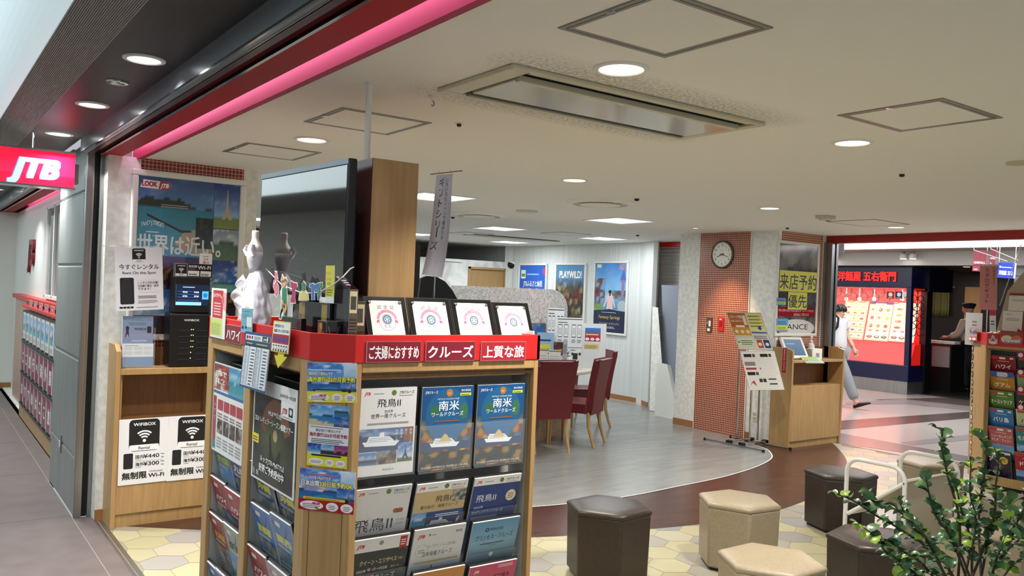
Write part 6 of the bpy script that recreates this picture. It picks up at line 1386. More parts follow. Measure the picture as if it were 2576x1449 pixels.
# ================================================================== BACK ROOM
def poster_frame(label, px, art, h, yaw=-90, X=9.05):
    a, b = ox(px[0], px[1], X-.03), ox(px[2], px[3], X-.03); zt = (a.z+b.z)/2
    t = thing('framed_poster', label, 'poster', (X-.02, (a.y+b.y)/2, zt-h))
    y0, y1, z0, z1, f = b.y, a.y, zt-h, zt, .035
    mb = MB()
    for q in ((y0, y1, z0, z0+f), (y0, y1, z1-f, z1), (y0, y0+f, z0+f, z1-f), (y1-f, y1, z0+f, z1-f)): mb.box(X-.035, X-.002, q[0], q[1], q[2], q[3])
    mb.build('frame', M['white'], t, bevel=.008)
    sheet('print', (X-.018, y1-f+.003, z1-f+.003), (X-.018, y0+f-.003, z1-f+.003), (X-.018, y1-f+.003, z0+f-.003), art, 'gloss', .002, parent=t)
def furusato(P):
    P.rect(0, 0, 1, 1, '#2e67c8'); P.photo(0, 0, 1, .75, land(5, ('#2c62c4', '#8fb0e6'), ('#4a7a3c', '#6a8f4a'), '#3c4668', .32, .22, None, .0, 2.2), 20, 18); P.poly([(.55, .42), (.66, .55), (.72, .555), (.80, .43)], '#d9dff0'); P.poly([(.6, .30), (1, .46), (1, .28), (.7, .26)], '#6f8f3c')
    P.rrect(.05, .78, .18, .14, '#e4ecec', .1); P.rect(.07, .81, .14, .05, '#6f9a4c'); P.lines(.28, .84, .5, .05, 1, '#9cc0f0'); P.ell(.95, .9, .08, '#d0466a')
    P.text('JTBふるさと納税', .15, .66, .105, '#f4f6fa', w=.72, bold=.02, out='#254a90', ob=.03); P.text('旅行クーポン', .26, .545, .095, '#f4f6fa', w=.50, bold=.02, out='#254a90', ob=.03)
def playwild(P):
    P.photo(0, 0, 1, 1, lambda u, v: mix(blobs(8, ['#6c5a34', '#8c7a4c', '#3c3a34', '#a08a5c', '#4a5a4c', '#7a3c34', '#b9a878', '#2c2c30'], 10, 12)(u, v), srgb('#5a8cb8'), max(0, min(1, (v-.62)*5))), 30, 36)
    P.text('PLAYWiLD!', .5, .80, .15, '#f1f2f0', al='c', w=.78, bold=.04, out='#3c4c5c', ob=.03); P.ell(.15, .36, .13, '#7a3440', ry=.07)
def springs(P):
    P.photo(0, .32, 1, .68, lambda u, v: mix(mix(srgb('#8fc4e4'), srgb('#2f78c8'), max(0, v*1.3-.3)), (1, 1, 1), .25*fbm(u*4, v*5, 3)), 14, 16)
    P.photo(0, .33, .34, .45, blobs(14, ['#5a6a94', '#7c8cae', '#8c4c5c', '#6a7c6c', '#a9b4c8'], 4, 7), 12, 16); P.photo(.56, .33, .44, .28, blobs(15, ['#6c4c5c', '#7d8fb0', '#5a7a4c', '#a97c8c', '#8ca4bc'], 5, 5), 12, 12); P.poly([(.30, .8), (.18, .62), (.36, .60)], '#6fa4d4')
    P.poly([(.84, .55), (.85, .72), (.80, .75), (.92, .90), (.98, .75), (.94, .72), (.94, .55)], '#8a7aa0'); P.poly([(.80, .76), (.90, .93), (.98, .76)], '#4a6cb0'); P.photo(.75, .90, .25, .10, blobs(19, ['#c9a0c0', '#8ab4dc', '#b98cb4'], 4, 3), 8, 4)
    P.photo(.2, .33, .6, .16, grad('#3c78a8', '#5a94bc', 4, .3), 8, 6); P.ell(.14, .36, .14, '#7a9a5c', ry=.05); P.ell(.88, .38, .14, '#a8b4b8', ry=.09)
    P.poly([(.40, .32), (.42, .46), (.33, .36), (.30, .37), (.41, .54), (.47, .56), (.53, .56), (.59, .53), (.68, .37), (.65, .36), (.58, .46), (.61, .32)], '#e4c4c4'); P.ell(.50, .585, .05, '#2c1c20', ry=.028); P.poly([(.47, .53), (.5, .6), (.53, .53)], '#2c1c20')
    P.rect(0, 0, 1, .315, '#1e2a44'); P.poly([(0, .31), (.3, .325), (.5, .34), (.7, .325), (1, .31)], '#1e2a44'); P.lines(.25, .285, .5, .014, 1, '#cfd4de')
    P.text('Fantasy Springs', .5, .20, .065, '#c9a95c', al='c', w=.66, bold=.01); P.text('ファンタジースプリングス', .5, .115, .034, '#e3e6ec', al='c', w=.62); P.text('6月6日誕生。', .5, .06, .036, '#e3e6ec', al='c', w=.38); P.photo(.06, .93, .14, .05, grad('#cfd8c4', '#e6ecd8'), 3, 3)
poster_frame('blue framed poster with a snowy mountain, left of three on the striped wall', (1305, 662, 1376, 663), furusato, 1.16)
poster_frame('brown busy framed poster headed PLAYWiLD, middle of three on the striped wall', (1397, 661, 1474, 662), playwild, 1.16)
poster_frame('tall blue framed poster of a person in pink, right of three on the striped wall', (1494, 656, 1581, 657), springs, 1.17)
# dome camera at the end of the partition
p = oy(1285, 664, 12.55)
t = thing('security_camera', 'black and white dome security camera at the right end of the partition top', 'camera', p)
MB().box(-.03, .03, .0, .09, -.03, .05, Matrix.Identity(4)).build('bracket', M['white'], t, local=True, bevel=.01)
MB().lathe([(.085, .0), (.085, .03), (.06, .045)], 24, Matrix.Translation((0, -.03, -.01)) @ Matrix.Rotation(.5, 4, 'Y')).build('housing', M['white'], t, local=True, smooth='auto')
MB().lathe([(.078, .0), (.074, -.03), (.055, -.06), (.02, -.078), (.0001, -.08)], 24, Matrix.Translation((0, -.03, -.01)) @ Matrix.Rotation(.5, 4, 'Y')).build('dome', M['black'], t, local=True, smooth=True)
t = thing('wall_rail', 'short white rail along the top of the far partition', 'rail', (7.4, 12.6, 2.1))
a, b = oy(1118, 654, 12.6), oy(1163, 655, 12.6); MB().box(a.x, b.x, 12.57, 12.62, a.z-.02, a.z+.02).build('rail', M['white'], t)

# counter desk with glitter screens
t = thing('counter_desk', 'round-ended white consultation desk with a pale wood front', 'desk', (5.9, 7.4, 0))
edge = crom([(4.5, 6.30), (5.2, 6.78), (5.9, 7.06), (6.35, 7.22), (6.60, 7.42), (6.66, 7.66), (6.5, 7.86), (6.1, 7.88), (5.4, 7.62), (4.3, 7.2)], 8)
MB().prism(edge, .715, .75).build('desktop', nmat('cream_laminate', '#e3dcca', .3), t, bevel=.006)
base = crom([(4.5, 6.72), (5.2, 7.03), (5.571, 7.15), (5.95, 7.36), (6.2, 7.50), (6.33, 7.62), (6.2, 7.74), (5.9, 7.70), (5.4, 7.5), (4.4, 7.08)], 6)
MB().prism(base, 0, .715).build('base', noisy(nmat('pale_wood', '#b59c83', .5), '#a58c74', '#c0a890', (1.5, 1.5, 14), 5, 2.5), t)
gl = nmat('crushed_acrylic', '#c9cdcc', .22, metal=.25); bb = gl.node_tree.nodes['Principled BSDF']
vo = nd(gl, 'ShaderNodeTexVoronoi'); vo.inputs['Scale'].default_value = 62; g = nd(gl, 'ShaderNodeNewGeometry'); lk(gl, g.outputs['Position'], vo.inputs['Vector'])
bp = nd(gl, 'ShaderNodeBump'); bp.inputs['Strength'].default_value = 1.0; bp.inputs['Distance'].default_value = .03; lk(gl, vo.outputs['Color'], bp.inputs['Height']); lk(gl, bp.outputs[0], bb.inputs['Normal'])
cr = nd(gl, 'ShaderNodeValToRGB'); cr.color_ramp.elements[0].color = (*rgb('#a5abaa'), 1); cr.color_ramp.elements[1].color = (*rgb('#f2f4f3'), 1); lk(gl, vo.outputs['Color'], cr.inputs[0]); lk(gl, cr.outputs[0], bb.inputs['Base Color'])
def screen_panel(label, A, B, z0, z1, rr):
    A, B = Vector((*A, 0)), Vector((*B, 0)); d = (B-A); L = d.length; d.normalize()
    T = Matrix((d, Vector((0, 0, 1)), d.cross(Vector((0, 0, 1))))).transposed().to_4x4(); T.translation = A
    t = thing('glitter_screen', label, 'screen', (A+B)/2+Vector((0, 0, z0)))
    pts = [(0, z0), (L, z0), (L, z1-rr[1])] + [(L-rr[1]*1.3+rr[1]*1.3*sin(a*pi/16), z1-rr[1]+rr[1]*(1-(1-cos(a*pi/16)))) for a in range(7, -1, -1)] + [(rr[0]-rr[0]*sin(a*pi/16), z1-rr[0]+rr[0]*cos(a*pi/16)) for a in range(0, 9)]
    MB().prism(pts, -.012, .012, T).build('panel', gl, t)
    for q in (.08, L-.2): MB().box(q, q+.1, z0-.012, z0+.03, -.03, .03, T).build('clamp', M['chrome'], t)
screen_panel('long silver crushed-acrylic screen at the back of the desk, left of two', (4.46, 7.25), (5.72, 7.66), .765, 1.668, (.07, .05))
screen_panel('silver crushed-acrylic screen with a big rounded corner, right of two', (5.66, 7.69), (6.55, 7.90), .765, 1.668, (.05, .25))
def board(label, px, plane_pt, nrm, art, zf=.751, name='notice_board', cat='notice'):
    TL, TR = on(*px[0], plane_pt, nrm), on(*px[1], plane_pt, nrm); BL = Vector((TL.x, TL.y, zf))
    t = thing(name, label, cat, ((TL.x+TR.x)/2, (TL.y+TR.y)/2, zf))
    TR.z = TL.z
    sheet('panel', TL, TR, BL, art, 'gloss', .004, parent=t)
    d = (TR-TL).normalized(); n = Vector((d.y, -d.x, 0)); T = Matrix((d, -n, Vector((0, 0, 1)))).transposed().to_4x4(); T.translation = BL
    MB().box(.0, (TR-TL).length, -.002, .08, 0, .006, T).build('foot', M['clear'], t)
N1 = (-.5, -.87, 0)
def phones(P):
    P.rect(0, 0, 1, 1, '#e4e6e6'); P.rect(.02, .96, .96, .015, '#222'); P.rect(0, .42, 1, .01, '#222')
    for k, x in enumerate((.05, .28, .58, .80)): P.rrect(x, .62, .16, .25, '#333', .15); P.rrect(x+.012, .635, .136, .22, '#eef0f0', .1); P.lines(x+.03, .68, .1, .13, 5, '#99a'); P.lines(x, .52, .16, .07, 3, '#666')
    P.lines(.04, .9, .4, .03, 1, '#444'); P.lines(.2, .37, .6, .03, 1, '#444'); P.rrect(.3, .20, .10, .13, '#444', .1); P.rrect(.43, .20, .10, .13, '#444', .1); P.rect(.60, .28, .07, .05, '#444'); P.rect(.66, .2, .18, .12, '#2c3c3c'); P.rect(.88, .28, .08, .05, '#333'); P.lines(.05, .04, .9, .1, 3, '#aaa')
board('white phone guide sheet on the desk before the silver screen', ((1402, 798), (1467, 799)), (6.2, 7.40, 0), N1, phones)
def wb(P):
    P.rect(0, 0, 1, 1, '#e0e1e4'); P.photo(.10, .62, .66, .28, lambda u, v: mix(srgb('#c0443c'), srgb('#3c7cd0'), max(0, min(1, v*2-.7))), 8, 8); P.lines(.14, .74, .58, .06, 1, '#f0d070'); P.rect(.1, .6, .66, .10, '#a8202c')
    for k in range(3): P.ell(.2+.22*k, .65, .09, '#eee6e6', ry=.035); P.z -= P.STEP
    P.rect(.06, .42, .66, .13, '#d9cf94'); P.lines(.1, .44, .55, .08, 3, '#7c7040')
board('white screen with a red and blue notice, right end of the desk', ((1467, 813), (1526, 815)), (6.45, 7.56, 0), N1, wb)
board('grey phone guide sheet half hidden behind the white one', ((1379, 774), (1420, 775)), (6.1, 7.62, 0), N1, phones)
def hpic(P): P.photo(0, 0, 1, 1, land(6, ('#2c5c9c', '#7ca8d0'), ('#7c4a34', '#a0683c'), '#c9b8a0', .45, .15), 10, 10); P.frame(0, 0, 1, 1, .04, '#8a6a44')
board('small wood framed colour picture on the desk behind the red shelf', ((1331, 812), (1374, 813)), (5.75, 7.5, 0), N1, hpic)
def bluep(P): P.rect(0, 0, 1, 1, '#9cc0e6'); P.rect(.06, .4, .75, .3, '#e0d850'); P.lines(.1, .78, .8, .1, 1, '#345'); P.lines(.1, .45, .66, .2, 2, '#b04a3c')
board('light blue and yellow panel on the desk above the nearest red chair', ((1352, 836), (1394, 839)), (5.75, 7.30, 0), N1, bluep)
def redp(P):
    P.rect(0, 0, 1, 1, '#b9b9bd'); P.photo(0, .55, .72, .42, blobs(4, ['#7c3c30', '#a8583c', '#5c3c34'], 4, 3), 8, 6); P.text('10,000円', .06, .62, .16, '#e8a83c', w=.6, bold=.03); P.rect(.75, .6, .2, .3, '#8c98ac'); P.rect(.74, .1, .2, .4, '#d0b0b8'); P.rect(.02, .0, .68, .5, '#e6e6e4')
board('grey panel with a dark red 10,000 yen advert on the desk', ((1388, 858), (1428, 860)), (5.9, 7.24, 0), N1, redp)
def cal(P): P.rect(0, 0, 1, 1, '#e6e6e4'); P.lines(.08, .1, .84, .7, 7, '#b9b9b9', th=.3); P.rect(0, .92, 1, .05, '#777')
board('small white desk calendar above the nearest red chair, on the right', ((1381, 880), (1411, 882)), (5.8, 7.17, 0), N1, cal)
board('small white desk calendar above the nearest red chair, on the left', ((1354, 877), (1379, 879)), (5.6, 7.14, 0), N1, cal)
# sanitizer
def bottle(label, loc, s=1.0, blue=False):
    t = thing('pump_bottle', label, 'bottle', loc)
    MB().lathe([(.001, 0), (.032*s, .002), (.034*s, .02*s), (.034*s, .12*s), (.028*s, .14*s), (.014*s, .15*s), (.014*s, .16*s)], 20).build('body', nmat('bottle_white', '#dfe3e4', .3, alpha=1), t, local=True, smooth='auto')
    MB().lathe([(.017*s, .158*s), (.017*s, .175*s), (.006*s, .178*s), (.006*s, .205*s), (.014*s, .208*s), (.012*s, .222*s)], 16).tube([(0, 0, .213*s), (-.03*s, -.02*s, .215*s), (-.045*s, -.03*s, .205*s)], .0045*s, 8).build('pump', M['white'], t, local=True, smooth='auto')
    if blue: MB().lathe([(.0345*s, .04*s), (.0345*s, .10*s)], 20).build('label', nmat('bottle_label', '#2c4a8c', .4), t, local=True)
    return t
p = on(1440, 925, (6.0, 7.20, 0), N1); bottle('white pump bottle on the desk between the papers and the middle chair', (6.05, 7.23, .751), 1.1)
t = thing('glass_tumbler', 'small clear box beside the white pump bottle on the desk', 'box', (6.22, 7.33, .751))
MB().box(-.035, .035, -.03, .03, 0, .07).build('shell', M['clear'], t, local=True)
t = thing('paper_slip', 'bright yellow paper lying on the desk behind the nearest red chair', 'paper', (5.35, 6.98, .751))
MB().box(-.06, .06, -.05, .05, 0, .02, Matrix.Rotation(.5, 4, 'Z')).build('sheet', nmat('yellow_paper', '#d8dc3c', .6), t, local=True)

# ---- red chairs
def make_chair(label, loc, rz, group):
    t = thing('dining_chair', label, 'chair', loc, rz, group)
    mb = MB(); w = .225
    mb.prism([(-w, -.22), (w, -.22), (w, .23), (-w, .23)], .355, .475); mb.build('seat', M['redleather'], t, local=True, bevel=.022, seg=3, smooth='auto')
    mb = MB()
    def back(u, v):
        return ((u-.5)*2*(.205+.025*v), -.20-.085*v**1.5, .36+.575*v)
    f = [back(u/8, v/10) for v in range(11) for u in range(9)]; n = len(f)
    g2 = [(x, y-.062+.012*(z-.36), z-.0) for x, y, z in f]
    q = [(j*9+i, j*9+i+1, (j+1)*9+i+1, (j+1)*9+i) for j in range(10) for i in range(8)]
    side = []
    ring = [i for i in range(9)] + [9*j+8 for j in range(1, 11)] + [90+i for i in range(7, -1, -1)] + [9*j for j in range(9, 0, -1)]
    for a, b in zip(ring, ring[1:]+ring[:1]): side.append((b, a, a+n, b+n))
    mb._add(f+g2, [tuple(reversed(k)) for k in q] + [tuple(i+n for i in k) for k in q] + side)
    mb.build('backrest', M['redleather'], t, local=True, bevel=.016, seg=3, smooth='auto')
    for sx in (-1, 1):
        MB().tube([(sx*.19, .19, .36), (sx*.192, .195, .2), (sx*.195, .20, 0)], [.021, .018, .013], 8).build('leg', M['wood_leg'], t, local=True, smooth='auto')
        MB().tube([(sx*.185, -.225, .37), (sx*.187, -.235, .22), (sx*.19, -.275, .08), (sx*.192, -.305, 0)], [.023, .02, .016, .013], 8).build('leg', M['wood_leg'], t, local=True, smooth='auto')
    return t
def chair_at(r1, r2, fl, label, base=None):
    """rear feet at floor pixels r1 (left) and r2 (right)"""
    pass
CH = make_chair('red leatherette dining chair nearest the brochure rack, back turned to the camera', (5.40, 6.88, 0), radians(-12), 'red chairs at the consultation desk')
for (x, y, a, lab) in ((5.955, 6.99, 30, 'red leatherette dining chair in the middle, standing clear of the desk'), (6.83, 7.86, 68, 'red leatherette dining chair farthest right by the striped wall'), (6.95, 8.62, 105, 'red leatherette dining chair mostly hidden behind the middle chair')):
    dup(CH, (x, y, 0), radians(a), lab)

# ---- boards leaning by the shutter
def lean_board(name, label, pts, X, m, th=.02, legs=()):
    P = [ox(x, y, X+dx) for x, y, dx in pts]; t = thing(name, label, 'board', (X, sum(p.y for p in P)/len(P), 0))
    mb = MB(); n = len(P); mb._add([tuple(p) for p in P]+[(p.x+th, p.y, p.z) for p in P], [list(range(n)), list(range(n, 2*n))[::-1]]+[(i, n+i, n+(i+1) % n, (i+1) % n) for i in range(n)])
    mb.build('board', m, t); return t
bg = nmat('blue_grey_panel', '#868b98', .45)
t = thing('grey_panel', 'tall blue grey panel leaning by the shutter behind the mosaic pillar', 'board', (8.7, 8.0, 0))
a, b = ox(1648, 716, 8.80), ox(1716, 716, 8.55); c = ox(1672, 1040, 8.60)
mb = MB(); A = [(8.93, a.y, a.z), (8.72, 7.50, a.z+.0), (8.60, 7.50, .02), (8.72, 8.25, .02)]
mb._add(A+[(x+.02, y+.01, z) for x, y, z in A], [(0, 1, 2, 3), (7, 6, 5, 4), (0, 4, 5, 1), (1, 5, 6, 2), (2, 6, 7, 3), (3, 7, 4, 0)]); mb.build('panel', bg, t)
t = thing('white_board', 'tall narrow cream board leaning beside the blue grey panel', 'board', (8.72, 8.45, 0))
A = [(8.86, ox(1642, 772, 8.86).y, 1.475), (8.80, ox(1655, 775, 8.80).y, 1.47), (8.58, 8.12, .01), (8.60, 8.45, .01)]
mb = MB(); mb._add(A+[(x+.015, y+.01, z) for x, y, z in A], [(0, 1, 2, 3), (7, 6, 5, 4), (0, 4, 5, 1), (1, 5, 6, 2), (2, 6, 7, 3), (3, 7, 4, 0)]); mb.build('panel', M['offwhite'], t)
t = thing('white_stand', 'low white folded stand in front of the leaning boards', 'stand', (8.42, 7.9, 0))
p1_, p2_ = ox(1652, 905, 8.4), ox(1678, 905, 8.4)
A = [(8.40, p1_.y, .72), (8.38, p2_.y-.02, .72), (8.30, 7.62, .0), (8.34, 8.10, .0)]
mb = MB(); mb._add(A+[(x+.10, y+.02, z*.96) for x, y, z in A], [(0, 1, 2, 3), (7, 6, 5, 4), (0, 4, 5, 1), (1, 5, 6, 2), (2, 6, 7, 3), (3, 7, 4, 0)]); mb.build('panel', M['white'], t, bevel=.004)
t = thing('easel_leg', 'slim white easel pole leaning out from the stacked boards', 'pole', (8.2, 7.52, 0))
MB().tube([oz(1676, 1051, 0)+Vector((0, 0, .008)), Vector((8.44, 7.50, .62))], .009, 8).build('pole', M['whitemetal'], t)

# ---- things on the mosaic pillar
PX = 8.03
c = ox(1818.5, 640.5, PX); t = thing('wall_clock', 'round white wall clock with a brown rim on the mosaic pillar', 'clock', c)
TC = Matrix.Translation(c) @ Matrix.Rotation(-pi/2, 4, 'Y')
MB().lathe([(.17, .0), (.175, .012), (.170, .026), (.158, .032), (.150, .024), (.149, .012)], 48, TC).build('rim', nmat('clock_rim', '#6a5f50', .3, metal=.6), t, smooth='auto')
def face(P):
    P.ell(.5, .5, .5, '#ece9dc', n=40)
    for k in range(1, 13):
        a = pi/2-k*pi/6; P.text(str(k), .5+.38*cos(a), .5+.38*sin(a)-.045, .13, '#2a2622', al='c', bold=.01); P.z -= P.STEP
    for k in range(60):
        a = k*pi/30; P.ell(.5+.465*cos(a), .5+.465*sin(a), .006, '#333', n=6); P.z -= P.STEP
    P.lines(.42, .66, .16, .02, 1, '#555'); P.lines(.46, .27, .08, .015, 1, '#888')
sheet('dial', (PX-.0135, c.y+.15, c.z+.15), (PX-.0135, c.y-.15, c.z+.15), (PX-.0135, c.y+.15, c.z-.15), None, 'paper', .0005, parent=t, back='#ece9dc').hide_render = False
bpy.data.objects.remove([o for o in t.children if o.name.startswith('dial')][0])
mb = MB(); mb.col = rgb('#ece9dc'); P = Print(.30, .30); face(P); TD = Matrix(((0, 0, -1, 0), (-1, 0, 0, 0), (0, 1, 0, 0), (0, 0, 0, 1))); TD.translation = (PX-.0135, c.y+.15, c.z-.15)
for p, cc in zip(P.v, P.c): mb.v.append(TD @ Vector(p)); mb.c.append(cc)
mb.f = [list(f) for f in P.f]; mb.mi = [0]*len(mb.f); mb.build('dial', M['paper'], t)
def hand(name, ang, ln, w_):
    a = radians(90-ang); d = Vector((0, -cos(a), sin(a))); n = Vector((0, d.z, -d.y)); b0 = Vector((PX-.022, c.y, c.z))-d*.03; e = Vector((PX-.022, c.y, c.z))+d*ln
    mb = MB(); A = [b0-n*w_, e-n*w_*.5, e+n*w_*.5, b0+n*w_]; mb._add(A+[p-Vector((.002, 0, 0)) for p in A], [(0, 1, 2, 3), (7, 6, 5, 4), (0, 4, 5, 1), (1, 5, 6, 2), (2, 6, 7, 3), (3, 7, 4, 0)]); mb.build(name, M['black'], t)
hand('hour_hand', 248, .075, .006); hand('minute_hand', 107, .11, .004)
def wplate(name, label, cat, px, w_, h_, parts, mcol):
    p = ox(*px, PX); t = thing(name, label, cat, (PX, p.y, p.z))
    MB().box(-.012, 0, -w_/2, w_/2, -h_/2, h_/2).build('plate', mcol, t, local=True, bevel=.004)
    for n, y0, y1, z0, z1, m in parts: MB().box(-.02, -.012, y0, y1, z0, z1).build(n, m, t, local=True, bevel=.002)
dk = nmat('dark_plate', '#4a4640', .4)
wplate('switch_plate', 'dark and white switch plate on the mosaic pillar', 'switch plate', (1785, 817), .085, .19, [('knob', -.03, .0, -.02, .05, M['white']), ('lamp', .008, .03, .0, .04, M['chrome']), ('button', -.02, .02, -.08, -.045, M['white'])], dk)
redp_ = nmat('red_plate', '#c8231c', .35)
wplate('alarm_box', 'small red alarm button box on the mosaic pillar', 'alarm', (1814.5, 816), .085, .17, [('button', -.022, .022, -.02, .04, M['maroon']), ('tab', -.015, .015, .052, .068, M['white'])], redp_)
p = oy(1897, 1045, 6); wplate('wall_outlet', 'white double power outlet low on the wall behind the information stand', 'outlet', (1899, 1046), .075, .125, [('socket', -.02, .02, .012, .04, M['vent']), ('socket', -.02, .02, -.04, -.012, M['vent'])], M['white'])
# framed notice on the narrow front wall beside the entrance
FY2 = 5.94
a, b = oy(1959, 603, FY2), oy(2064, 612, FY2); t = thing('framed_poster', 'white framed poster with yellow appointment sheets over it, behind the reception counter', 'poster', ((a.x+b.x)/2, FY2, 1.24))
x0, x1, z1, z0, f = a.x, min(b.x, 8.86), 2.335, 1.235, .035
mb = MB()
for q in ((x0, x1, z0, z0+f), (x0, x1, z1-f, z1), (x0, x0+f, z0+f, z1-f), (x1-f, x1, z0+f, z1-f)): mb.box(q[0], q[1], FY2, FY2+.018, q[2], q[3])
mb.build('frame', M['white'], t, bevel=.006)
def france(P):
    P.photo(0, 0, 1, 1, lambda u, v: mix(blobs(9, ['#4a4a54', '#6c6a68', '#8a857c', '#2c2e36', '#a39c90', '#5a5f70'], 5, 7)(u, v), srgb('#7c7a78'), .4), 20, 26)
    P.ell(.5, .06, .48, '#d8d8d4', ry=.10); P.text('FRANCE', .06, .045, .085, '#222', w=.74)
    P.rect(.02, .19, .94, .105, '#9c1c24'); P.text('明日以降の来店予約は当店のホームページまたは', .04, .245, .032, '#f0e4e4', w=.90); P.text('右記QRにて承ります', .42, .20, .034, '#f0e4e4', w=.40)
sheet('print', (x0+f-.003, FY2+.008, z1-f+.003), (x1-f+.003, FY2+.008, z1-f+.003), (x0+f-.003, FY2+.008, z0+f-.003), france, 'acryl', .002, parent=t)
def ychar(s):
    def fn(P):
        P.rect(0, 0, 1, 1, '#d8d64a')
        for i, ch in enumerate(s): P.text(ch, (i+.5)/len(s), .17, .80, '#1c1c1a', al='c', w=.9/len(s), bold=.01); P.z -= P.STEP
        for i in range(1, len(s)): P.rect(i/len(s)-.003, 0, .006, 1, '#b9b83c'); P.z -= P.STEP
    return fn
yq = FY2-.002
a, b, c2 = oy(1962, 679, yq), oy(2056, 682, yq), oy(1959, 732, yq); sheet('paper_sign', a, Vector((b.x, yq, a.z)), c2, ychar('来店予約'), 'paper', .0008, label='row of yellow sheets reading visit reservation in big black characters, on the framed poster', cat='sign')
a, b, c2 = oy(1983, 734, yq), oy(2031, 735, yq), oy(1981, 778, yq); sheet('paper_sign', a, Vector((b.x, yq, a.z)), c2, ychar('優先'), 'paper', .0008, label='two yellow sheets reading priority in black, lower on the framed poster', cat='sign')
def sticky(P): P.rect(0, 0, 1, 1, '#5aa0d0'); P.rect(0, .1, 1, .35, '#d8d850'); P.lines(.08, .55, .8, .3, 2, '#2c5a80'); P.lines(.08, .15, .8, .25, 2, '#6c7c3c')
for (q, lab) in (((1954, 749, 1977, 749, 1953, 767), 'small blue and yellow note on the framed poster, upper'), ((1954, 801, 1983, 800, 1953, 833), 'larger blue and yellow notes at the bottom left of the framed poster, lower')):
    a, b, c2 = oy(q[0], q[1], yq-.002), oy(q[2], q[3], yq-.002), oy(q[4], q[5], yq-.002); sheet('paper_note', a, Vector((b.x, yq-.002, a.z)), c2, sticky, 'paper', .0006, label=lab, cat='note')
# tilted information stand
t = thing('information_stand', 'tilted two-panel information stand on chrome poles before the mosaic pillar', 'stand', (7.6, 6.0, 0))
BN = Vector((-.55, -.835, 0)); 
A0 = oz(1860, 1118, 0)
TL, TR = on(1827, 785, (7.44, 5.95, 0), BN), on(1913, 787, (7.44, 5.95, 0), BN)
n2 = Vector((-.55, -.835, .0)); pt = Vector((7.44, 5.95, 0))
MLp, MRp = on(1860, 878, pt, n2), on(1946, 880, pt, n2); BLp, BRp = on(1886, 982, pt, n2), on(1971, 978, pt, n2)
def top_art(P):
    P.rect(0, 0, 1, 1, '#cfccc2'); P.rect(.02, .38, .50, .60, '#b5622c'); P.text('スマート予約', .05, .84, .095, '#f0e4d0', w=.34, bold=.02); P.text('おはじめよう！', .05, .74, .07, '#f0d8a8', w=.34, bold=.02); P.rrect(.41, .66, .09, .26, '#e0d8cc', .1)
    P.rect(.02, .38, .50, .22, '#c9953c'); [P.ell(.12+.16*k, .48, .05, '#ead8b4') for k in range(3)]; P.rrect(.14, .60, .26, .05, '#ece4d8'); P.rect(.54, .50, .44, .48, '#d8d48c')
    for k in range(4): P.rect(.57, .88-.09*k, .38, .05, '#b9b84a'); P.lines(.58, .885-.09*k, .34, .04, 1, '#555'); P.z -= P.STEP
    P.poly([(.78, .64), (.86, .64), (.86, .58), (.9, .58), (.82, .52), (.74, .58), (.78, .58)], '#2c4c9c'); P.rect(.54, .44, .44, .04, '#3c5a9c'); P.rrect(.60, .05, .15, .22, '#b04a3c', .1); P.rrect(.79, .05, .17, .22, '#2c3c6c', .1); P.ell(.67, .15, .05, '#e4d8c0'); P.ell(.875, .15, .05, '#d8dce4')
    P.rect(.03, .10, .48, .22, '#cfd8b4'); P.ell(.08, .2, .03, '#4a8c4c'); P.lines(.14, .13, .35, .14, 3, '#5a6a4c'); P.lines(.56, .3, .4, .1, 2, '#777'); P.frame(0, 0, 1, 1, .01, '#8c8c8c')
def bot_art(P):
    P.rect(0, 0, 1, 1, '#d8d6d0'); P.lines(.06, .04, .88, .9, 20, '#b9b6b0', th=.2)
    for x, y in ((.08, .84), (.55, .84), (.06, .38)): P.rect(x, y, .22, .08, '#1e1e20'); P.rect(x+.24, y, .08, .08, '#4a4a4a'); P.z -= P.STEP
    P.rect(.05, .62, .30, .10, '#8a7480'); P.rect(.05, .52, .30, .05, '#9c3c3c'); P.rect(.45, .52, .03, .05, '#b02c2c'); P.rect(.35, .20, .09, .09, '#333'); P.rect(.46, .20, .09, .09, '#333'); P.poly([(.05, .1), (.2, .25), (.25, .1), (.12, .2)], '#b04444'); P.rect(.62, .26, .22, .03, '#222'); P.rect(.62, .14, .22, .03, '#222'); P.frame(0, 0, 1, 1, .008, '#9a9a9a')
def panel4(name, TL, TR, BL, BR, art):
    """board that leans sideways in its own plane"""
    ex = (TR-TL); W = ex.length; ex.normalize(); dn = BL-TL; H = dn.length; dn.normalize(); nn = ex.cross(-dn).normalized()
    P = Print(W, H); art(P); mb = MB(); mb.col = rgb('#c9c7c0')
    f = lambda x, y, z: BL+ex*x-dn*y+nn*z
    B8 = [f(x, y, z) for z in (-.006, 0) for y in (0, H) for x in (0, W)]
    mb._add(B8, [(0, 2, 3, 1), (4, 5, 7, 6), (0, 1, 5, 4), (2, 6, 7, 3), (0, 4, 6, 2), (1, 3, 7, 5)]); o = 8
    for p, c in zip(P.v, P.c): mb.v.append(f(*p)); mb.c.append(c)
    for q in P.f: mb.f.append([i+8 for i in q]); mb.mi.append(0)
    return mb.build(name, M['acryl'], t)
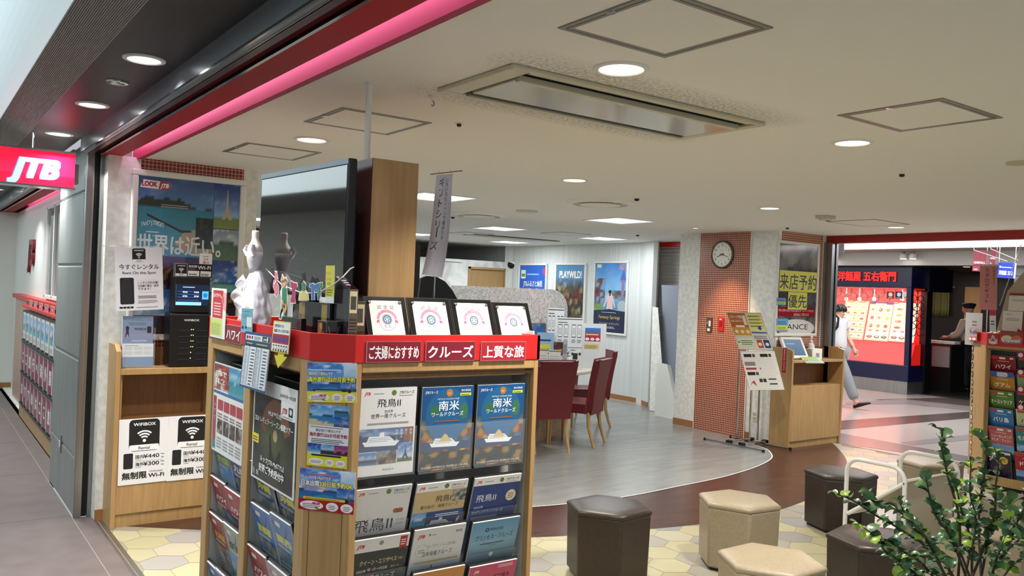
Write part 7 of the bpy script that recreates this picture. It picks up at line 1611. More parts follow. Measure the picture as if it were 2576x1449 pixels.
# the boards lean back: their feet come forward
def lean(px, k): return on(*px, pt+Vector((-.55, -.835, 0))*k, n2)
panel4('upper_panel', lean((1827, 785), -.02), lean((1913, 787), -.02), lean((1859, 879), .10), lean((1946, 880), .10), top_art)
panel4('lower_panel', lean((1861, 883), .105), lean((1948, 882), .105), lean((1886, 982), .23), lean((1971, 978), .23), bot_art)
def rod(name, a, b, r=.011, m='chrome'): MB().tube([a, b], r, 10).build(name, M[m], t, smooth='auto')
f1, f2, f3 = oz(1852, 1108, 0), oz(1885, 1117, 0), oz(1905, 1113, 0)
def up(p, z): return Vector((p.x, p.y, z))
rod('pole', up(f1, .03), up(f1, 1.25)); rod('pole', up(f2, .03), up(f2, .98)); rod('pole', up(f3, .03), up(f3, .92)); rod('inner_pole', up(f1, .62), up(f1, 1.30), .007)
def foot(a, b):
    rod('foot', up(oz(*a, 0), .02), up(oz(*b, 0), .02), .009); 
    for q in (a, b): p = oz(*q, 0); MB().lathe([(.0001, 0), (.016, .002), (.016, .03), (.0001, .034)], 12, Matrix.Translation((p.x, p.y, .0))).build('foot_cap', M['black'], t)
foot((1773, 1108), (1920, 1139)); foot((1838, 1102), (1988, 1133))
rod('bar', up(oz(1828, 1119, 0), .035), up(oz(1888, 1112, 0), .035), .013); rod('bar', up(oz(1862, 1125, 0), .035), up(oz(1924, 1119, 0), .035), .013)
for q in ((1834, 1119), (1866, 1125), (1889, 1112), (1924, 1118)): p = oz(*q, 0); MB().box(p.x-.03, p.x+.03, p.y-.03, p.y+.03, .012, .055).build('joint', M['black'], t, bevel=.01)
# reception counter
RY = 5.68
t = thing('reception_counter', 'light wood reception counter by the right entrance', 'counter', (8.5, 5.8, 0))
X0, X1 = 7.955, 8.96
T3 = Matrix(((0, 0, 1, 0), (1, 0, 0, 0), (0, 1, 0, 0), (0, 0, 0, 1)))
for xa in (X0, X1-.03): MB().prism([(RY, 0), (5.935, 0), (5.935, 1.12), (RY+.06, 1.12), (RY-.02, 1.09), (RY-.02, .70)], xa, xa+.03, T=T3).build('side_panel', M['wood'], t, bevel=.003)
MB().box(X0+.03, X1-.03, RY-.02, 5.915, .955, .985).build('shelf', M['wood'], t, bevel=.003)
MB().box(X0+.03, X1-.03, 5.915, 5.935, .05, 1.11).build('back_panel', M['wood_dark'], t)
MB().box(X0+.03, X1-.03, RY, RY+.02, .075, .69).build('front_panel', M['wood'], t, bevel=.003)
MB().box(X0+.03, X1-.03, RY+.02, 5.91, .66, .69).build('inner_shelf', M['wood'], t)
MB().box(X0+.04, X1-.04, RY+.015, RY+.03, 0, .075).build('plinth', M['wood'], t)
MB().box(X0+.03, X0+.06, RY+.02, RY+.05, .69, .955).build('post', M['blackm'], t)
a, b = oz(1963, 879, 1.1), 0
sheet('side_label', (X0-.0015, RY+.11, 1.11), (X0-.0015, RY+.06, 1.11), (X0-.0015, RY+.11, .84), lambda P: (P.rect(0, 0, 1, 1, '#b02430'), P.vtext('御用の方はこちらです', .5, .90, .085, '#f4e8e8', .09)), 'gloss', .001, label='narrow red label with white vertical writing on the side of the reception counter', cat='label')
# tablet, tray, sanitizer and box on it
t = thing('tablet_terminal', 'white tilted touch screen terminal on the reception counter', 'screen', (8.22, 5.80, .985))
tl, tr, bl = spts(8.18, 5.74, 1.0, .30, .27, -14, 32)
sheet('housing', tl, tr, bl, None, nmat('terminal_white', '#d8d6d0', .35), .03, parent=t)
ex = (tr-tl).normalized(); ey = (tl-bl).normalized(); nn = ex.cross(ey)
sheet('display', tl+ex*.028-ey*.03+nn*.001, tr-ex*.028-ey*.03+nn*.001, bl+ex*.028+ey*.035+nn*.001, lambda P: (P.rect(0, 0, 1, 1, '#44566c', '#5a6c80'), P.lines(.1, .7, .5, .08, 1, '#8a9cb0')), 'screen', .001, parent=t)
MB().box(8.10, 8.27, 5.78, 5.90, .985, 1.06).build('foot', M['whitemetal'], t, bevel=.004)
tl, tr, bl = spts(8.30, 5.60, .955, .26, .13, -14, 62)
sheet('paper_sheet', tl, tr, bl, lambda P: (P.rect(0, 0, 1, 1, '#b9c890'), [P.rect(.0, .02+.2*k, 1, .09, ('#5a9cd0', '#d8d850')[k % 2]) for k in range(5)], P.lines(.06, .05, .86, .85, 9, '#3a5a6c', th=.3)), 'paper', .003, label='blue and yellow striped paper sloping off the counter below the touch screen', cat='paper')
bottle('clear pump bottle of sanitizer at the back of the reception counter', (8.60, 5.87, .986), 1.15, True)
t = thing('tissue_box', 'small white box on the reception counter in front of the pump bottle', 'box', (8.50, 5.76, .986))
MB().box(-.075, .075, -.05, .05, 0, .12, Matrix.Rotation(-.2, 4, 'Z')).build('carton', M['white'], t, local=True, bevel=.003)
MB().box(-.02, .03, -.0515, -.0505, .02, .07, Matrix.Rotation(-.2, 4, 'Z')).build('print', nmat('carton_print', '#8a9298', .5), t, local=True)
t = thing('clear_rack', 'small clear acrylic rack behind the touch screen on the reception counter', 'rack', (8.45, 5.86, .986))
for z in (.02, .10, .18): MB().box(-.10, .06, -.02, .02, z, z+.004, Matrix.Rotation(.15, 4, 'Y')).build('tier', M['clear'], t, local=True)
MB().box(-.10, -.097, -.02, .02, 0, .22).build('side', M['clear'], t, local=True)

# ================================================================== RIGHT: RACK, RESTAURANT, CORRIDOR
RX = 8.03
def rx(px, py, d=0.0): return ox(px, py, RX+d)
zR = 1.31; zRT = rx(2490, 838).z
ra, rb = rx(2479, 900).y, 2.75
t = rr = thing('brochure_rack', 'light wood brochure rack with a red top band at the right edge of the picture', 'rack', (8.3, 3.2, 0))
mb = MB(); mb.box(RX, RX+.03, ra, 3.645, .05, zR).box(RX, RX+.03, 2.62, rb, .05, zR).box(RX, RX+.03, rb, ra, 1.285, zR).box(RX, RX+.03, rb, ra, .05, .13)
mb.build('front_frame', M['wood'], rr, bevel=.003)
mb = MB(); mb.prism([(RX, 3.645), (RX+.03, 3.625), (8.35, 3.90), (8.33, 3.92)], .05, zR); mb.build('side_panel', M['wood'], rr)
MB().box(8.33, 8.35, 2.62, 3.91, .05, zR).box(RX+.03, 8.33, 2.62, 2.64, .05, zR).build('back_panel', M['wood'], rr)
MB().box(8.19, 8.20, rb-.05, ra+.02, .1, 1.28).box(RX+.03, 8.19, ra, ra+.008, .1, 1.28).build('lining', M['greyp'], rr)
MB().prism([(RX+.02, 3.62), (RX+.02, 2.66), (8.33, 2.66), (8.33, 3.88)], 0, .05).build('plinth', M['blackm'], rr)
MB().prism([(RX+.005, 3.64), (RX+.005, 2.63), (8.345, 2.63), (8.345, 3.90)], zR-.04, zR-.02).build('top_board', M['wood_dark'], rr)
band([(8.33, 3.92), (RX-.003, 3.647), (RX-.003, 2.62), (8.35, 2.62)], .014, zR, zRT).build('red_band', M['red'], rr, bevel=.002)
def cov(c1, title, seed, tc='#f2f0ea', low=None, lines=1):
    def f(P):
        P.rect(0, 0, 1, 1, c1); P.photo(0, 0, 1, .45, land(seed, hill='#5a6470', low=low or ('#2c5c80', '#4f88a4')), 10, 8); P.rrect(.05, .90, .28, .07, '#c43040', .2); P.rrect(.37, .90, .25, .06, '#e9e6e0', .2); P.rrect(.80, .91, .14, .05, '#e9e6e0', .2)
        P.lines(.3, .83, .5, .03, 1, '#e6ded0')
        if lines == 1: P.text(title, .5, .60, .16, tc, al='c', w=min(.86, .21*len(title)), bold=.025)
        else:
            for k, s in enumerate(title.split('|')): P.text(s, .1, .68-.12*k, .105, tc, w=min(.84, .115*len(s)), bold=.015)
    return f
def nine(P): P.rect(0, 0, 1, 1, '#1c1a26'); P.rect(0, .93, 1, .07, '#d8d6d2'); P.text('9', .08, .68, .3, '#e8e6e2', skew=.15); P.ell(.72, .74, .17, '#d8b43c'); P.text('海外', .72, .745, .07, '#33280c', al='c', bold=.02); P.text('現地', .72, .68, .06, '#33280c', al='c'); P.photo(0, .2, 1, .38, blobs(4, ['#2c2438', '#4a3c5c', '#1c1a26', '#6c5c7c'], 6, 4), 12, 8); P.photo(.06, .03, .25, .15, land(3), 4, 4); P.photo(.36, .03, .28, .15, blobs(6, ['#3c4a5c', '#8c8c9c']), 4, 4); P.photo(.68, .03, .28, .15, land(7), 4, 4)
col1 = [((2490.5, 893), cov('#8c1c28', 'ハワイ', 2), 'dark red Hawaii brochure, top left of the right-hand rack'), ((2488.8, 938.5), cov('#bd8429', 'グアム', 3, '#f4ead8'), 'orange Guam brochure, second row of the right-hand rack'), ((2487, 980.8), cov('#52802e', 'オーストラリア', 5), 'green Australia brochure, third row of the right-hand rack'),
 ((2485.4, 1024.7), cov('#2671b4', 'バリ島', 6), 'blue Bali brochure, fourth row of the right-hand rack'), ((2485, 1071), cov('#b55c63', 'ニューカレドニア|タヒチ・フィジー', 8, lines=2), 'rose pink New Caledonia brochure, fifth row of the right-hand rack'), ((2479.5, 1131), nine, 'dark purple brochure with a yellow disc, bottom row of the right-hand rack')]
col2 = [((2560, 897), cov('#2c352e', '欧州', 12), 'dark green black brochure, top of the second column of the right-hand rack'), ((2558, 941), cov('#7c9a6c', '北欧', 13), 'soft green brochure, second row at the right picture edge'), ((2556, 984), cov('#2c342c', 'ケアンズ', 15), 'black green brochure, third row at the right picture edge'), ((2555, 1029), cov('#b9c49a', 'バリ島', 16, '#2c3a24'), 'pale green brochure, fourth row at the right picture edge'),
 ((2554, 1073), cov('#2f7a78', 'モルディブ', 18), 'teal Maldives brochure, fifth row at the right picture edge'), ((2552, 1137), cov('#a81c2c', 'ドバイ', 19), 'bright red brochure, bottom row at the right picture edge')]
def a4r(TLp, art, label):
    TL = rx(*TLp, .035); ex = Vector((0, -1, 0)); n = Vector((-1, 0, 0)); ln = radians(14)
    dn = -Vector((0, 0, 1))*cos(ln)-n*sin(ln); nn = ex.cross(-dn); h, w_ = .297, .21
    sheet('tour_brochure', TL, TL+ex*w_, TL+dn*h, art, 'gloss', .007, back='#d9d7d2', label=label, cat='brochure', group='tour brochures on the right-hand rack', width=w_, height=h)
    T = Matrix((ex, -dn, nn)).transposed().to_4x4(); T.translation = TL+dn*h
    MB().box(-.006, w_+.006, -.006, h+.006, -.016, -.008, T).box(-.006, w_+.006, -.009, -.002, -.014, .004, T).build('pocket', M['tray'], rr)
for p, a_, lab in col1+col2: a4r(p, a_, lab)
tl = rx(2490, 932, .025)
sheet('leaflet', tl, tl+Vector((0, -.20, 0)), tl+Vector((.01, 0, -.05)), lambda P: (P.rect(0, 0, 1, 1, '#3c62a0'), P.rrect(.3, .1, .45, .75, '#d8dde4', .3), P.text('グアム', .36, .25, .5, '#26427c', w=.34)), 'gloss', .001, label='short blue Guam leaflet between the red and the orange brochures on the right-hand rack', cat='leaflet')
for k, (y_, lab) in enumerate(((886, 'first'), (929, 'second'), (972, 'third'), (1017, 'fourth'))):
    tl = rx(2558.5, y_, .03); sheet('pop_tag', tl, tl+Vector((0, -.2, 0)), tl+Vector((0, 0, -.045)), lambda P: (P.rect(0, 0, 1, 1, '#a81c44'), P.ell(.15, .5, .10, '#f0e0e4'), P.lines(.3, .25, .6, .5, 2, '#f0c8d4')), 'gloss', .001, label='crimson tag above the brochures at the right picture edge, %s from the top' % lab, cat='tag', group='crimson tags on the right-hand rack')
# vertical letters stuck on the side of the rack
t = thing('vertical_lettering', 'column of white characters on black and red discs down the side of the right-hand rack', 'lettering', (8.2, 3.8, .8))
SN = Vector((-.275, -.30, 0)).normalized()*1; d_ = Vector((8.33-RX, 3.92-3.645, 0)).normalized(); SN = Vector((-d_.y, d_.x, 0)); SP = Vector((RX, 3.645, 0))+SN*.002
word = 'オーストラリア相談会お申込受付中'
p0, p1 = on(2447, 876, SP, SN), on(2441, 1200, SP, SN)
for i, ch in enumerate(word):
    q = p0.lerp(p1, i/(len(word)-1)); s_ = .055
    a = q-d_*-s_*.5
    TLq, TRq = q+d_*s_*.5+Vector((0, 0, s_*.58)), q-d_*s_*.5+Vector((0, 0, s_*.58)); BLq = q+d_*s_*.5-Vector((0, 0, s_*.58))
    def lt(P, ch=ch, i=i):
        P.ell(.5, .5, .5, '#15151a' if i < 10 else '#a01c20', ry=.5)
        if ch == 'ー': P.rect(.44, .22, .12, .56, '#f0efe9')
        else: P.text(ch, .5, .24, .64, '#f0efe9', al='c', bold=.03)
    P = Print(s_, s_*1.16); lt(P); ex = -d_; T = Matrix((ex, Vector((0, 0, 1)), SN)).transposed().to_4x4(); T.translation = BLq+SN*.001
    mb = MB()
    for pp_, cc in zip(P.v, P.c): mb.v.append(T @ Vector(pp_)); mb.c.append(cc)
    mb.f = [list(f) for f in P.f]; mb.mi = [0]*len(mb.f); mb.build('character_disc', M['gloss'], t)
# things on top of the right-hand rack
def palm(P):
    P.ell(.3, .4, .26, '#d8c9a8', ry=.30); P.ell(.72, .4, .24, '#c46a5a', ry=.3); P.rect(.15, .1, .75, .28, '#6c8cb0'); P.text('Hawaii', .5, .2, .36, '#e8e4dc', al='c', w=.7, bold=.03, out='#7c3c34', ob=.03)
    for x in (.3, .5, .72): P.poly([(x-.16, .72), (x, .82), (x-.05, .98), (x+.04, .84), (x+.16, .92), (x+.06, .76), (x+.18, .66), (x, .74)], '#2c6c44')
def castle(P): P.poly([(.1, .1), (.1, .6), (.3, .5), (.4, .9), (.5, 1), (.6, .9), (.7, .5), (.9, .6), (.9, .1), (.5, .0)], '#c9b4b4'); P.poly([(.3, .3), (.5, .7), (.7, .3)], '#8c5c5c'); P.ell(.5, .2, .3, '#e0d4d0', ry=.12)
for q, art, lab, back in (((2484, 841, 2512, 842, 866), castle, 'small pale paper cut-out at the left of the right-hand red band', '#b9a4a4'), ((2516, 833, 2574, 835, 866), palm, 'paper cut-out with palm trees and a Hawaii title on the right-hand red band', '#cf9a8c')):
    a, b, c_ = rx(q[0], q[1], -.008), rx(q[2], q[3], -.008), rx(q[0], q[4], -.008); sheet('paper_cutout', a, b, Vector((a.x, a.y, c_.z)), art, 'gloss', .002, back='#b03030', label=lab, cat='decoration')
a, b, c_ = on(2440, 824, (8.25, 3.86, 0), SN), on(2464, 824, (8.25, 3.86, 0), SN), on(2439, 857, (8.25, 3.86, 0), SN)
sheet('leaflet', a+SN*.02, b+SN*.02, c_+SN*.02, lambda P: (P.photo(0, .3, 1, .7, blobs(3, ['#c98a7a', '#2c4a80', '#d8a48c', '#3c6ca0'], 3, 4), 6, 8), P.rect(0, 0, 1, .3, '#a8303c'), P.ell(.25, .15, .18, '#e9dcd8', ry=.1), P.ell(.7, .15, .2, '#e9dcd8', ry=.1)), 'gloss', .001, label='small colourful leaflet clipped to the left corner of the right-hand rack', cat='leaflet')
t = thing('cloth_banner', 'pink hanging banner with black vertical catalogue gift writing on the right-hand rack', 'banner', (8.25, 3.55, zR-.02))
a, b, c_ = ox(2465.5, 668.6, 8.24), ox(2509, 667.7, 8.24), ox(2464.5, 779, 8.24)
def catart(P):
    P.rect(0, 0, 1, 1, '#b97670')
    for i, ch in enumerate('カタログギフト'): P.text(ch, .42, .86-.118*i, .112, '#1c1618', al='c', bold=.005); P.z -= P.STEP
    for i, ch in enumerate('感謝の気持ちを…'): P.text(ch, .82, .91-.056*i, .052, '#3c2a2c', al='c'); P.z -= P.STEP
sheet('cloth', a, b, c_, catart, 'paper', .001, parent=t)
MB().tube([a+Vector((0, .06, .005)), b+Vector((0, -.04, .012))], .003, 6).build('crossbar', M['hatch'], t)
m_ = (a+b)/2; MB().tube([(m_.x+.006, m_.y, zR-.02), (m_.x+.006, m_.y, m_.z+.01)], .004, 6).build('pole', M['chrome'], t)
MB().lathe([(.03, zR-.02), (.03, zR-.01), (.006, zR-.008)], 16, Matrix.Translation((m_.x+.006, m_.y, 0))).build('foot', M['hatch'], t)
for q in (.2, .85): p = a.lerp(b, q); MB().box(p.x-.006, p.x+.006, p.y-.012, p.y+.012, p.z-.01, p.z+.025).build('clip', M['clear'], t)
t = thing('gift_display', 'beige leaning display board with ribboned catalogues on the right-hand rack', 'display', (8.2, 3.0, zR-.02))
gx = lambda x, y, k=0.0: ox(x, y, 8.17+k)
poly = [gx(2497, 842), gx(2534, 733, .05), gx(2580, 678, .07), gx(2700, 660, .07), gx(2700, 842)]
for p in (poly[0], poly[4]): p.z = zR-.02
mb = MB(); n = len(poly); mb._add([tuple(p) for p in poly]+[(p.x+.03, p.y, p.z) for p in poly], [list(range(n)), list(range(n, 2*n))[::-1]]+[(i, n+i, n+(i+1) % n, (i+1) % n) for i in range(n)]); mb.build('board', nmat('kraft_board', '#a8967c', .6), t)
MB().tube([gx(2515, 768, -.01), gx(2569, 616, .0)], .004, 6).build('rod', M['clear'], t); bpy.data.objects[t.children[-1].name].data.materials[0] = nmat('clear_rod', '#c9cccf', .1, metal=.6)
def catal(P): P.rect(0, 0, 1, 1, '#cfc9be'); P.rect(0, .86, 1, .14, '#8c1c28'); P.lines(.1, .55, .5, .12, 2, '#8c867c'); P.lines(.08, .78, .2, .04, 1, '#777')
a = gx(2540, 737, -.03); sheet('catalogue', a, a+Vector((0, -.26, 0)), a+Vector((-.02, 0, -.16)), catal, 'gloss', .006, parent=t)
def catal2(P): P.rect(0, 0, 1, 1, '#d3cdc3'); P.lines(.1, .6, .45, .12, 2, '#8c867c'); P.lines(.1, .85, .2, .05, 1, '#777'); P.rect(.62, 0, .12, 1, '#7c1c28'); P.rect(0, .02, 1, .12, '#7c1c28'); P.poly([(.68, .1), (.5, .28), (.48, .0), (.68, .08), (.9, .0), (.88, .28)], '#6c1824')
a = gx(2524, 782, -.05); sheet('catalogue', a, a+Vector((0, -.27, 0)), a+Vector((-.02, 0, -.21)), catal2, 'gloss', .006, parent=t)
t = thing('white_card', 'white papers with small print behind the bouquet on the right-hand rack', 'card', (8.30, 3.80, zR-.02))
a, b = ox(2430, 786, 8.30), ox(2472, 788, 8.30); sheet('card', a, b, Vector((a.x, a.y, zR-.02)), lambda P: (P.rect(0, 0, 1, 1, '#d9d9da'), P.lines(.4, .6, .3, .2, 2, '#888')), 'paper', .002, parent=t)
MB().box(a.x+.003, a.x+.04, b.y, a.y, zR-.02, zR-.015).build('foot', M['clear'], t)
t = thing('white_card', 'white card with a drawing beside the pink banner on the right-hand rack', 'card', (8.20, 3.5, zR-.02))
a, b = ox(2489, 780, 8.19), ox(2505, 780, 8.19); sheet('card', a, b, Vector((a.x, a.y, zR-.02)), lambda P: (P.rect(0, 0, 1, 1, '#d6d8da'), P.lines(.2, .6, .6, .15, 2, '#555'), P.rect(.1, .1, .7, .3, '#c9a83c'), P.rect(0, .85, 1, .15, '#b03040')), 'paper', .002, parent=t)
MB().box(8.193, 8.22, b.y, a.y, zR-.02, zR-.015).build('foot', M['clear'], t)
c = ox(2459, 815, 8.22); t = thing('bouquet', 'pale green wrapped bouquet on the right-hand rack', 'flowers', (8.20, 3.68, zR-.02))
mb = MB(); random.seed(3); b0 = Vector((8.20, 3.68, zR-.02))
MB().lathe([(.02, 0), (.03, .04), (.055, .09), (.07, .12), (.05, .125)], 16, Matrix.Translation(b0) @ Matrix.Rotation(.25, 4, 'X')).build('wrap', nmat('pale_green_wrap', '#8a917c', .5), t, smooth=True)
for k in range(9):
    p = b0+Vector((.035*cos(k*2.4)*(k/9), .045*sin(k*2.4)-.03, .125+.012*sin(k*3))); mb.lathe([(.001, -.018), (.02, -.006), (.024, .006), (.012, .018), (.001, .02)], 10, Matrix.Translation(p))
mb.build('blooms', nmat('cream_petals', '#c9cdbb', .6), t, smooth=True)
t = thing('plush_toy', 'small dark navy soft toy beside the bouquet on the right-hand rack', 'toy', (8.16, 3.545, zR-.02))
b0 = Vector((8.16, 3.545, zR-.02))
MB().lathe([(.001, 0), (.04, .004), (.05, .04), (.042, .09), (.03, .105), (.036, .12), (.036, .145), (.02, .165), (.001, .168)], 18, Matrix.Translation(b0)).build('body', nmat('navy_plush', '#1a1c28', .9), t, smooth=True)
for s_ in (-1, 1): MB().lathe([(.001, -.02), (.014, 0), (.001, .02)], 10, Matrix.Translation(b0+Vector((0, s_*.03, .16)))).build('ear', bpy.data.materials['navy_plush'], t, smooth=True)
MB().tube([b0+Vector((-.035, -.03, .11)), b0+Vector((-.045, 0, .105)), b0+Vector((-.035, .03, .11))], .008, 8).build('ribbon', M['red'], t)

# ---- restaurant across the corridor
BX = 14.9
bx = lambda x, y, k=0.0: ox(x, y, BX+k)
yc = bx(2288, 850).y; zt_, zs, zw, zm = bx(2288, 671).z, bx(2288, 724).z, bx(2285, 921).z, bx(2287, 962).z
t = bo = thing('restaurant_front', 'navy restaurant window box with glowing red inside across the corridor', 'shop front', (15.2, 9.0, 0))
YB = 10.6
sx_ = oy(2326, 850, yc).x
MB().box(BX, BX+.8, yc, YB, zs, zt_).build('sign_band', M['navy'], bo, bevel=.01)
MB().box(BX-.06, BX+1.2, yc-.06, YB, zt_, zt_+.07).build('cornice', nmat('dark_cornice', '#23242c', .4), bo)
MB().box(BX, BX+.75, yc, YB, zm, zw).build('base', M['navy'], bo, bevel=.01)
MB().box(BX+.02, BX+.75, yc+.02, YB, 0, zm).build('kick_plate', M['steel'], bo)
MB().box(BX, BX+.09, yc, yc+.09, zw, zs).build('corner_post', M['navy'], bo)
MB().box(sx_, sx_+.2, yc-.02, yc+.1, 0, zs).build('end_post', nmat('black_navy', '#08080f', .35), bo)
MB().box(sx_, 16.3, yc-.05, yc+.3, zs-.05, zt_).build('side_band', nmat('navy_side', '#06061a', .35), bo)
redi = nmat('red_interior', '#e5231c', .5, emit='#ff2010', es=.28)  # emission puts the red interior lighting into lining, soffit and ledge
MB().box(BX+.72, BX+.75, yc+.02, YB, zw, zs).box(BX+.02, BX+.72, yc+.02, YB, zw-.02, zw).build('red_lining', redi, bo)
MB().box(BX+.02, BX+.72, yc+.02, YB, zs-.03, zs-.01).build('soffit', redi, bo)
led = bx(2285, 866, .2).z
mb = MB(); mb.prism([(BX+.12, zw), (BX+.5, zw), (BX+.5, led), (BX+.30, led)], yc+.05, YB, T=Matrix(((1, 0, 0, 0), (0, 0, 1, 0), (0, 1, 0, 0), (0, 0, 0, 1)))); mb.build('red_ledge', redi, bo)
area_light('lamp', (BX+.36, (yc+YB)/2, zs-.04), .4, 50, (1, .42, .30), 'RECTANGLE', 2.0, aim=(0, 0, -1), parent=bo)
# round-link lattice at the top of the window
mb = MB()
for k in range(11):
    for r in range(2):
        cy, cz = yc+.22+k*.225+(r*.11), zs-.10-.10*r; R_ = .125
        mb.tube([(BX+.06, cy+R_*cos(a*pi/8), cz+R_*.8*sin(a*pi/8)) for a in range(17)], .007, 5, cap=False)
mb.build('lattice', nmat('black_lattice', '#0c0a0e', .4), bo)
mb = MB()
for k in range(2):
    for r in range(6):
        cx, cz = BX+.2+k*.24, zs-.12-.13*r; R_ = .12
        mb.tube([(cx+R_*cos(a*pi/8), yc+.05, cz+R_*sin(a*pi/8)) for a in range(17)], .007, 5, cap=False)
mb.build('lattice', bpy.data.materials['black_lattice'], bo)
for k, x in enumerate((2129, 2162, 2199, 2270)):
    p = bx(x, 752, .25); MB().lathe([(.0001, -.035), (.03, -.03), (.035, 0), (.02, .03), (.008, .04)], 14, Matrix.Translation(p)).tube([p+Vector((0, 0, .03)), (p.x, p.y, zs-.02)], .006, 6).build('pendant', lamp_mat('pendant_glow', '#fff0dc', 5.0), bo, smooth=True)
# illuminated name
v, f, x0_, x1_, y0_, y1_ = glyphs('洋麺屋 五右衛門')
a, b = bx(2108, 705, -.02), bx(2253, 707, -.02); W_ = a.y-b.y; sc_ = W_/(x1_-x0_); vs = [(BX-.02, a.y-(p[0]-x0_)*sc_, a.z+.012+(p[1])*sc_*1.15) for p in v]
mbn = MB()
for q, (dy, dz) in enumerate(((-.008, -.006), (.008, -.006), (-.008, .006), (.008, .006))): mbn._add([(x-.001*q, y+dy, z+dz) for x, y, z in vs], [tuple(q_) for q_ in f])
mbn.build('name_letters', nmat('neon_red', '#c01810', .5, emit='#ff2416', es=.9), bo)
# menu boards behind the glass
def dishes(rows, cols, seed, bg_, hd=None, low=None):
    def fn(P):
        P.rect(0, 0, 1, 1, bg_)
        if hd: P.rect(0, .94, 1, .06, hd); P.lines(.25, .95, .5, .03, 1, '#e6e6f0')
        z0 = .30 if low else .05
        for r in range(rows):
            for c in range(cols):
                x, y, w_, h_ = .04+.95*c/cols, z0+(.93-z0)*r/rows, .95/cols-.03, (.93-z0)/rows-.035; k = r*7+c+seed
                P.rect(x, y, w_, h_, ('#e9d7b4', '#d8c8b8', '#efe0c0')[k % 3]); P.z -= P.STEP*.5; P.ell(x+w_/2, y+h_*.45, w_*.42, '#f3eee4', ry=h_*.4); P.ell(x+w_/2, y+h_*.45, w_*.30, ('#d8813c', '#c9502c', '#d8a84a', '#9aa84a', '#b9442c')[k % 5], ry=h_*.28); P.ell(x+w_*.42, y+h_*.5, w_*.12, ('#a83424', '#e6c86c', '#6c8c3c')[k % 3], ry=h_*.1); P.z -= P.STEP*1.5
        if low:
            for c in range(3): P.rect(.05+.31*c, .05, .29, .22, '#f0e6d8'); P.ell(.2+.31*c, .10, .12, '#2c2c50', ry=.04); P.ell(.2+.31*c, .11, .08, ('#c98a3c', '#d8b46c', '#7c8c4c')[c], ry=.025); P.rect(.12+.31*c, .24, .14, .03, '#b03c34'); P.z -= P.STEP
    return fn
def menu(q, art, lab):
    TL, TR, BL = bx(q[0], q[1], .42), bx(q[2], q[3], .42), bx(q[4], q[5], .26)
    TL, TR, BL = bx(q[0], q[1], .42), bx(q[2], q[3], .42), bx(q[4], q[5], .24)
    BL = Vector((BL.x, TL.y, BL.z)); TR.z = TL.z
    return sheet('menu_board', TL, TR, BL, art, 'glow2', .01, label=lab, cat='menu', group='menu boards in the restaurant window')
menu((2128, 756, 2186, 758, 2120, 851), dishes(6, 3, 1, '#e8a87c'), 'warm lit menu board with six rows of dishes, left in the red window')
menu((2190, 759, 2249, 760, 2180, 855), dishes(3, 3, 4, '#e6bc90', '#23266a', True), 'lit menu board with a navy heading, middle in the red window')
menu((2251, 761, 2314, 764, 2242, 858), dishes(4, 2, 9, '#ead0a4', None, True), 'lit menu board next to the corner post in the red window')
for q, c_, lab in (((2231, 733, 2249, 752), '#7c1c24', 'small dark red square card near the top of the restaurant window'), ((2253, 733, 2270, 752), '#1c2450', 'small navy square card near the top of the restaurant window'), ((2273, 734, 2287, 746), '#b9c4cc', 'small pale square card near the top of the restaurant window')):
    a, b = bx(q[0], q[1], .008), bx(q[2], q[3], .008)
    sheet('window_card', a, Vector((a.x, b.y, a.z)), Vector((a.x, a.y, b.z)), lambda P: (P.rect(0, 0, 1, 1, c_), P.ell(.5, .58, .28, '#d8d4c4'), P.lines(.2, .1, .6, .15, 1, '#d8d0b0')), 'gloss', .001, label=lab, cat='card')
MB().box(BX+.012, BX+.016, yc+.09, YB, zw, zs).build('pane', M['clear'], bo)
a, b = bx(2089, 740, -.05), bx(2104, 775, -.05)
sheet('paper_sign', a, Vector((a.x, b.y, a.z)), Vector((a.x, a.y, b.z)), lambda P: (P.rect(0, 0, 1, 1, '#c9cbe0'), P.text('夏', .5, .45, .40, '#26285c', al='c')), 'paper', .001, label='white paper with one dark character beside the walking man', cat='sign')
# kitchen beyond
t = thing('kitchen_counter', 'dark kitchen counter with papers on it in the restaurant opening', 'counter', (16.4, 8.9, 0))
a, b = ox(2336, 862, 16.2), ox(2394, 862, 16.2)
MB().box(16.2, 17.0, b.y, a.y+.6, 0, a.z-.04).build('body', nmat('kitchen_black', '#141313', .4), t)
MB().box(16.15, 17.05, b.y-.02, a.y+.6, a.z-.04, a.z).build('worktop', nmat('dark_top', '#2c2a29', .25), t)
for px_, w_, m in ((2352, .35, 'white'), (2392, .22, 'white')):
    p = ox(px_, 858, 16.3); MB().box(16.22, 16.45, p.y-w_/2, p.y+w_/2, a.z, a.z+.05).build('paper_stack', M[m], t)
p = ox(2367, 876, 16.19); MB().box(16.188, 16.2, p.y-.17, p.y+.17, p.z-.36, p.z+.08).build('notice', nmat('dim_paper', '#8c8c8c', .6), t)
t = thing('door_curtain', 'olive green cloth curtain hanging in the dark kitchen', 'curtain', (18.55, 10.0, 1.2))
a, b, c_ = ox(2344, 722, 18.55), ox(2391, 724, 18.55), ox(2344, 794, 18.55)
MB().grid(lambda u, v: (18.55+.03*sin(u*18), a.y+(b.y-a.y)*u, c_.z+(a.z-c_.z)*v), 40, 4).build('cloth', nmat('olive_cloth', '#6a6a3e', .8), t, smooth=True, solid=.01)
MB().tube([(18.575, a.y+.1, a.z+.01), (18.575, b.y-.1, a.z+.01)], .024, 8).build('rail', M['hatch'], t)
p = ox(2440, 745, 18.58); t = thing('wooden_board', 'pale wood board on the dark kitchen wall behind the cook', 'board', p)
MB().box(18.56, 18.60, p.y-.25, p.y+.1, p.z-.5, p.z+.2).build('board', M['wood'], t)
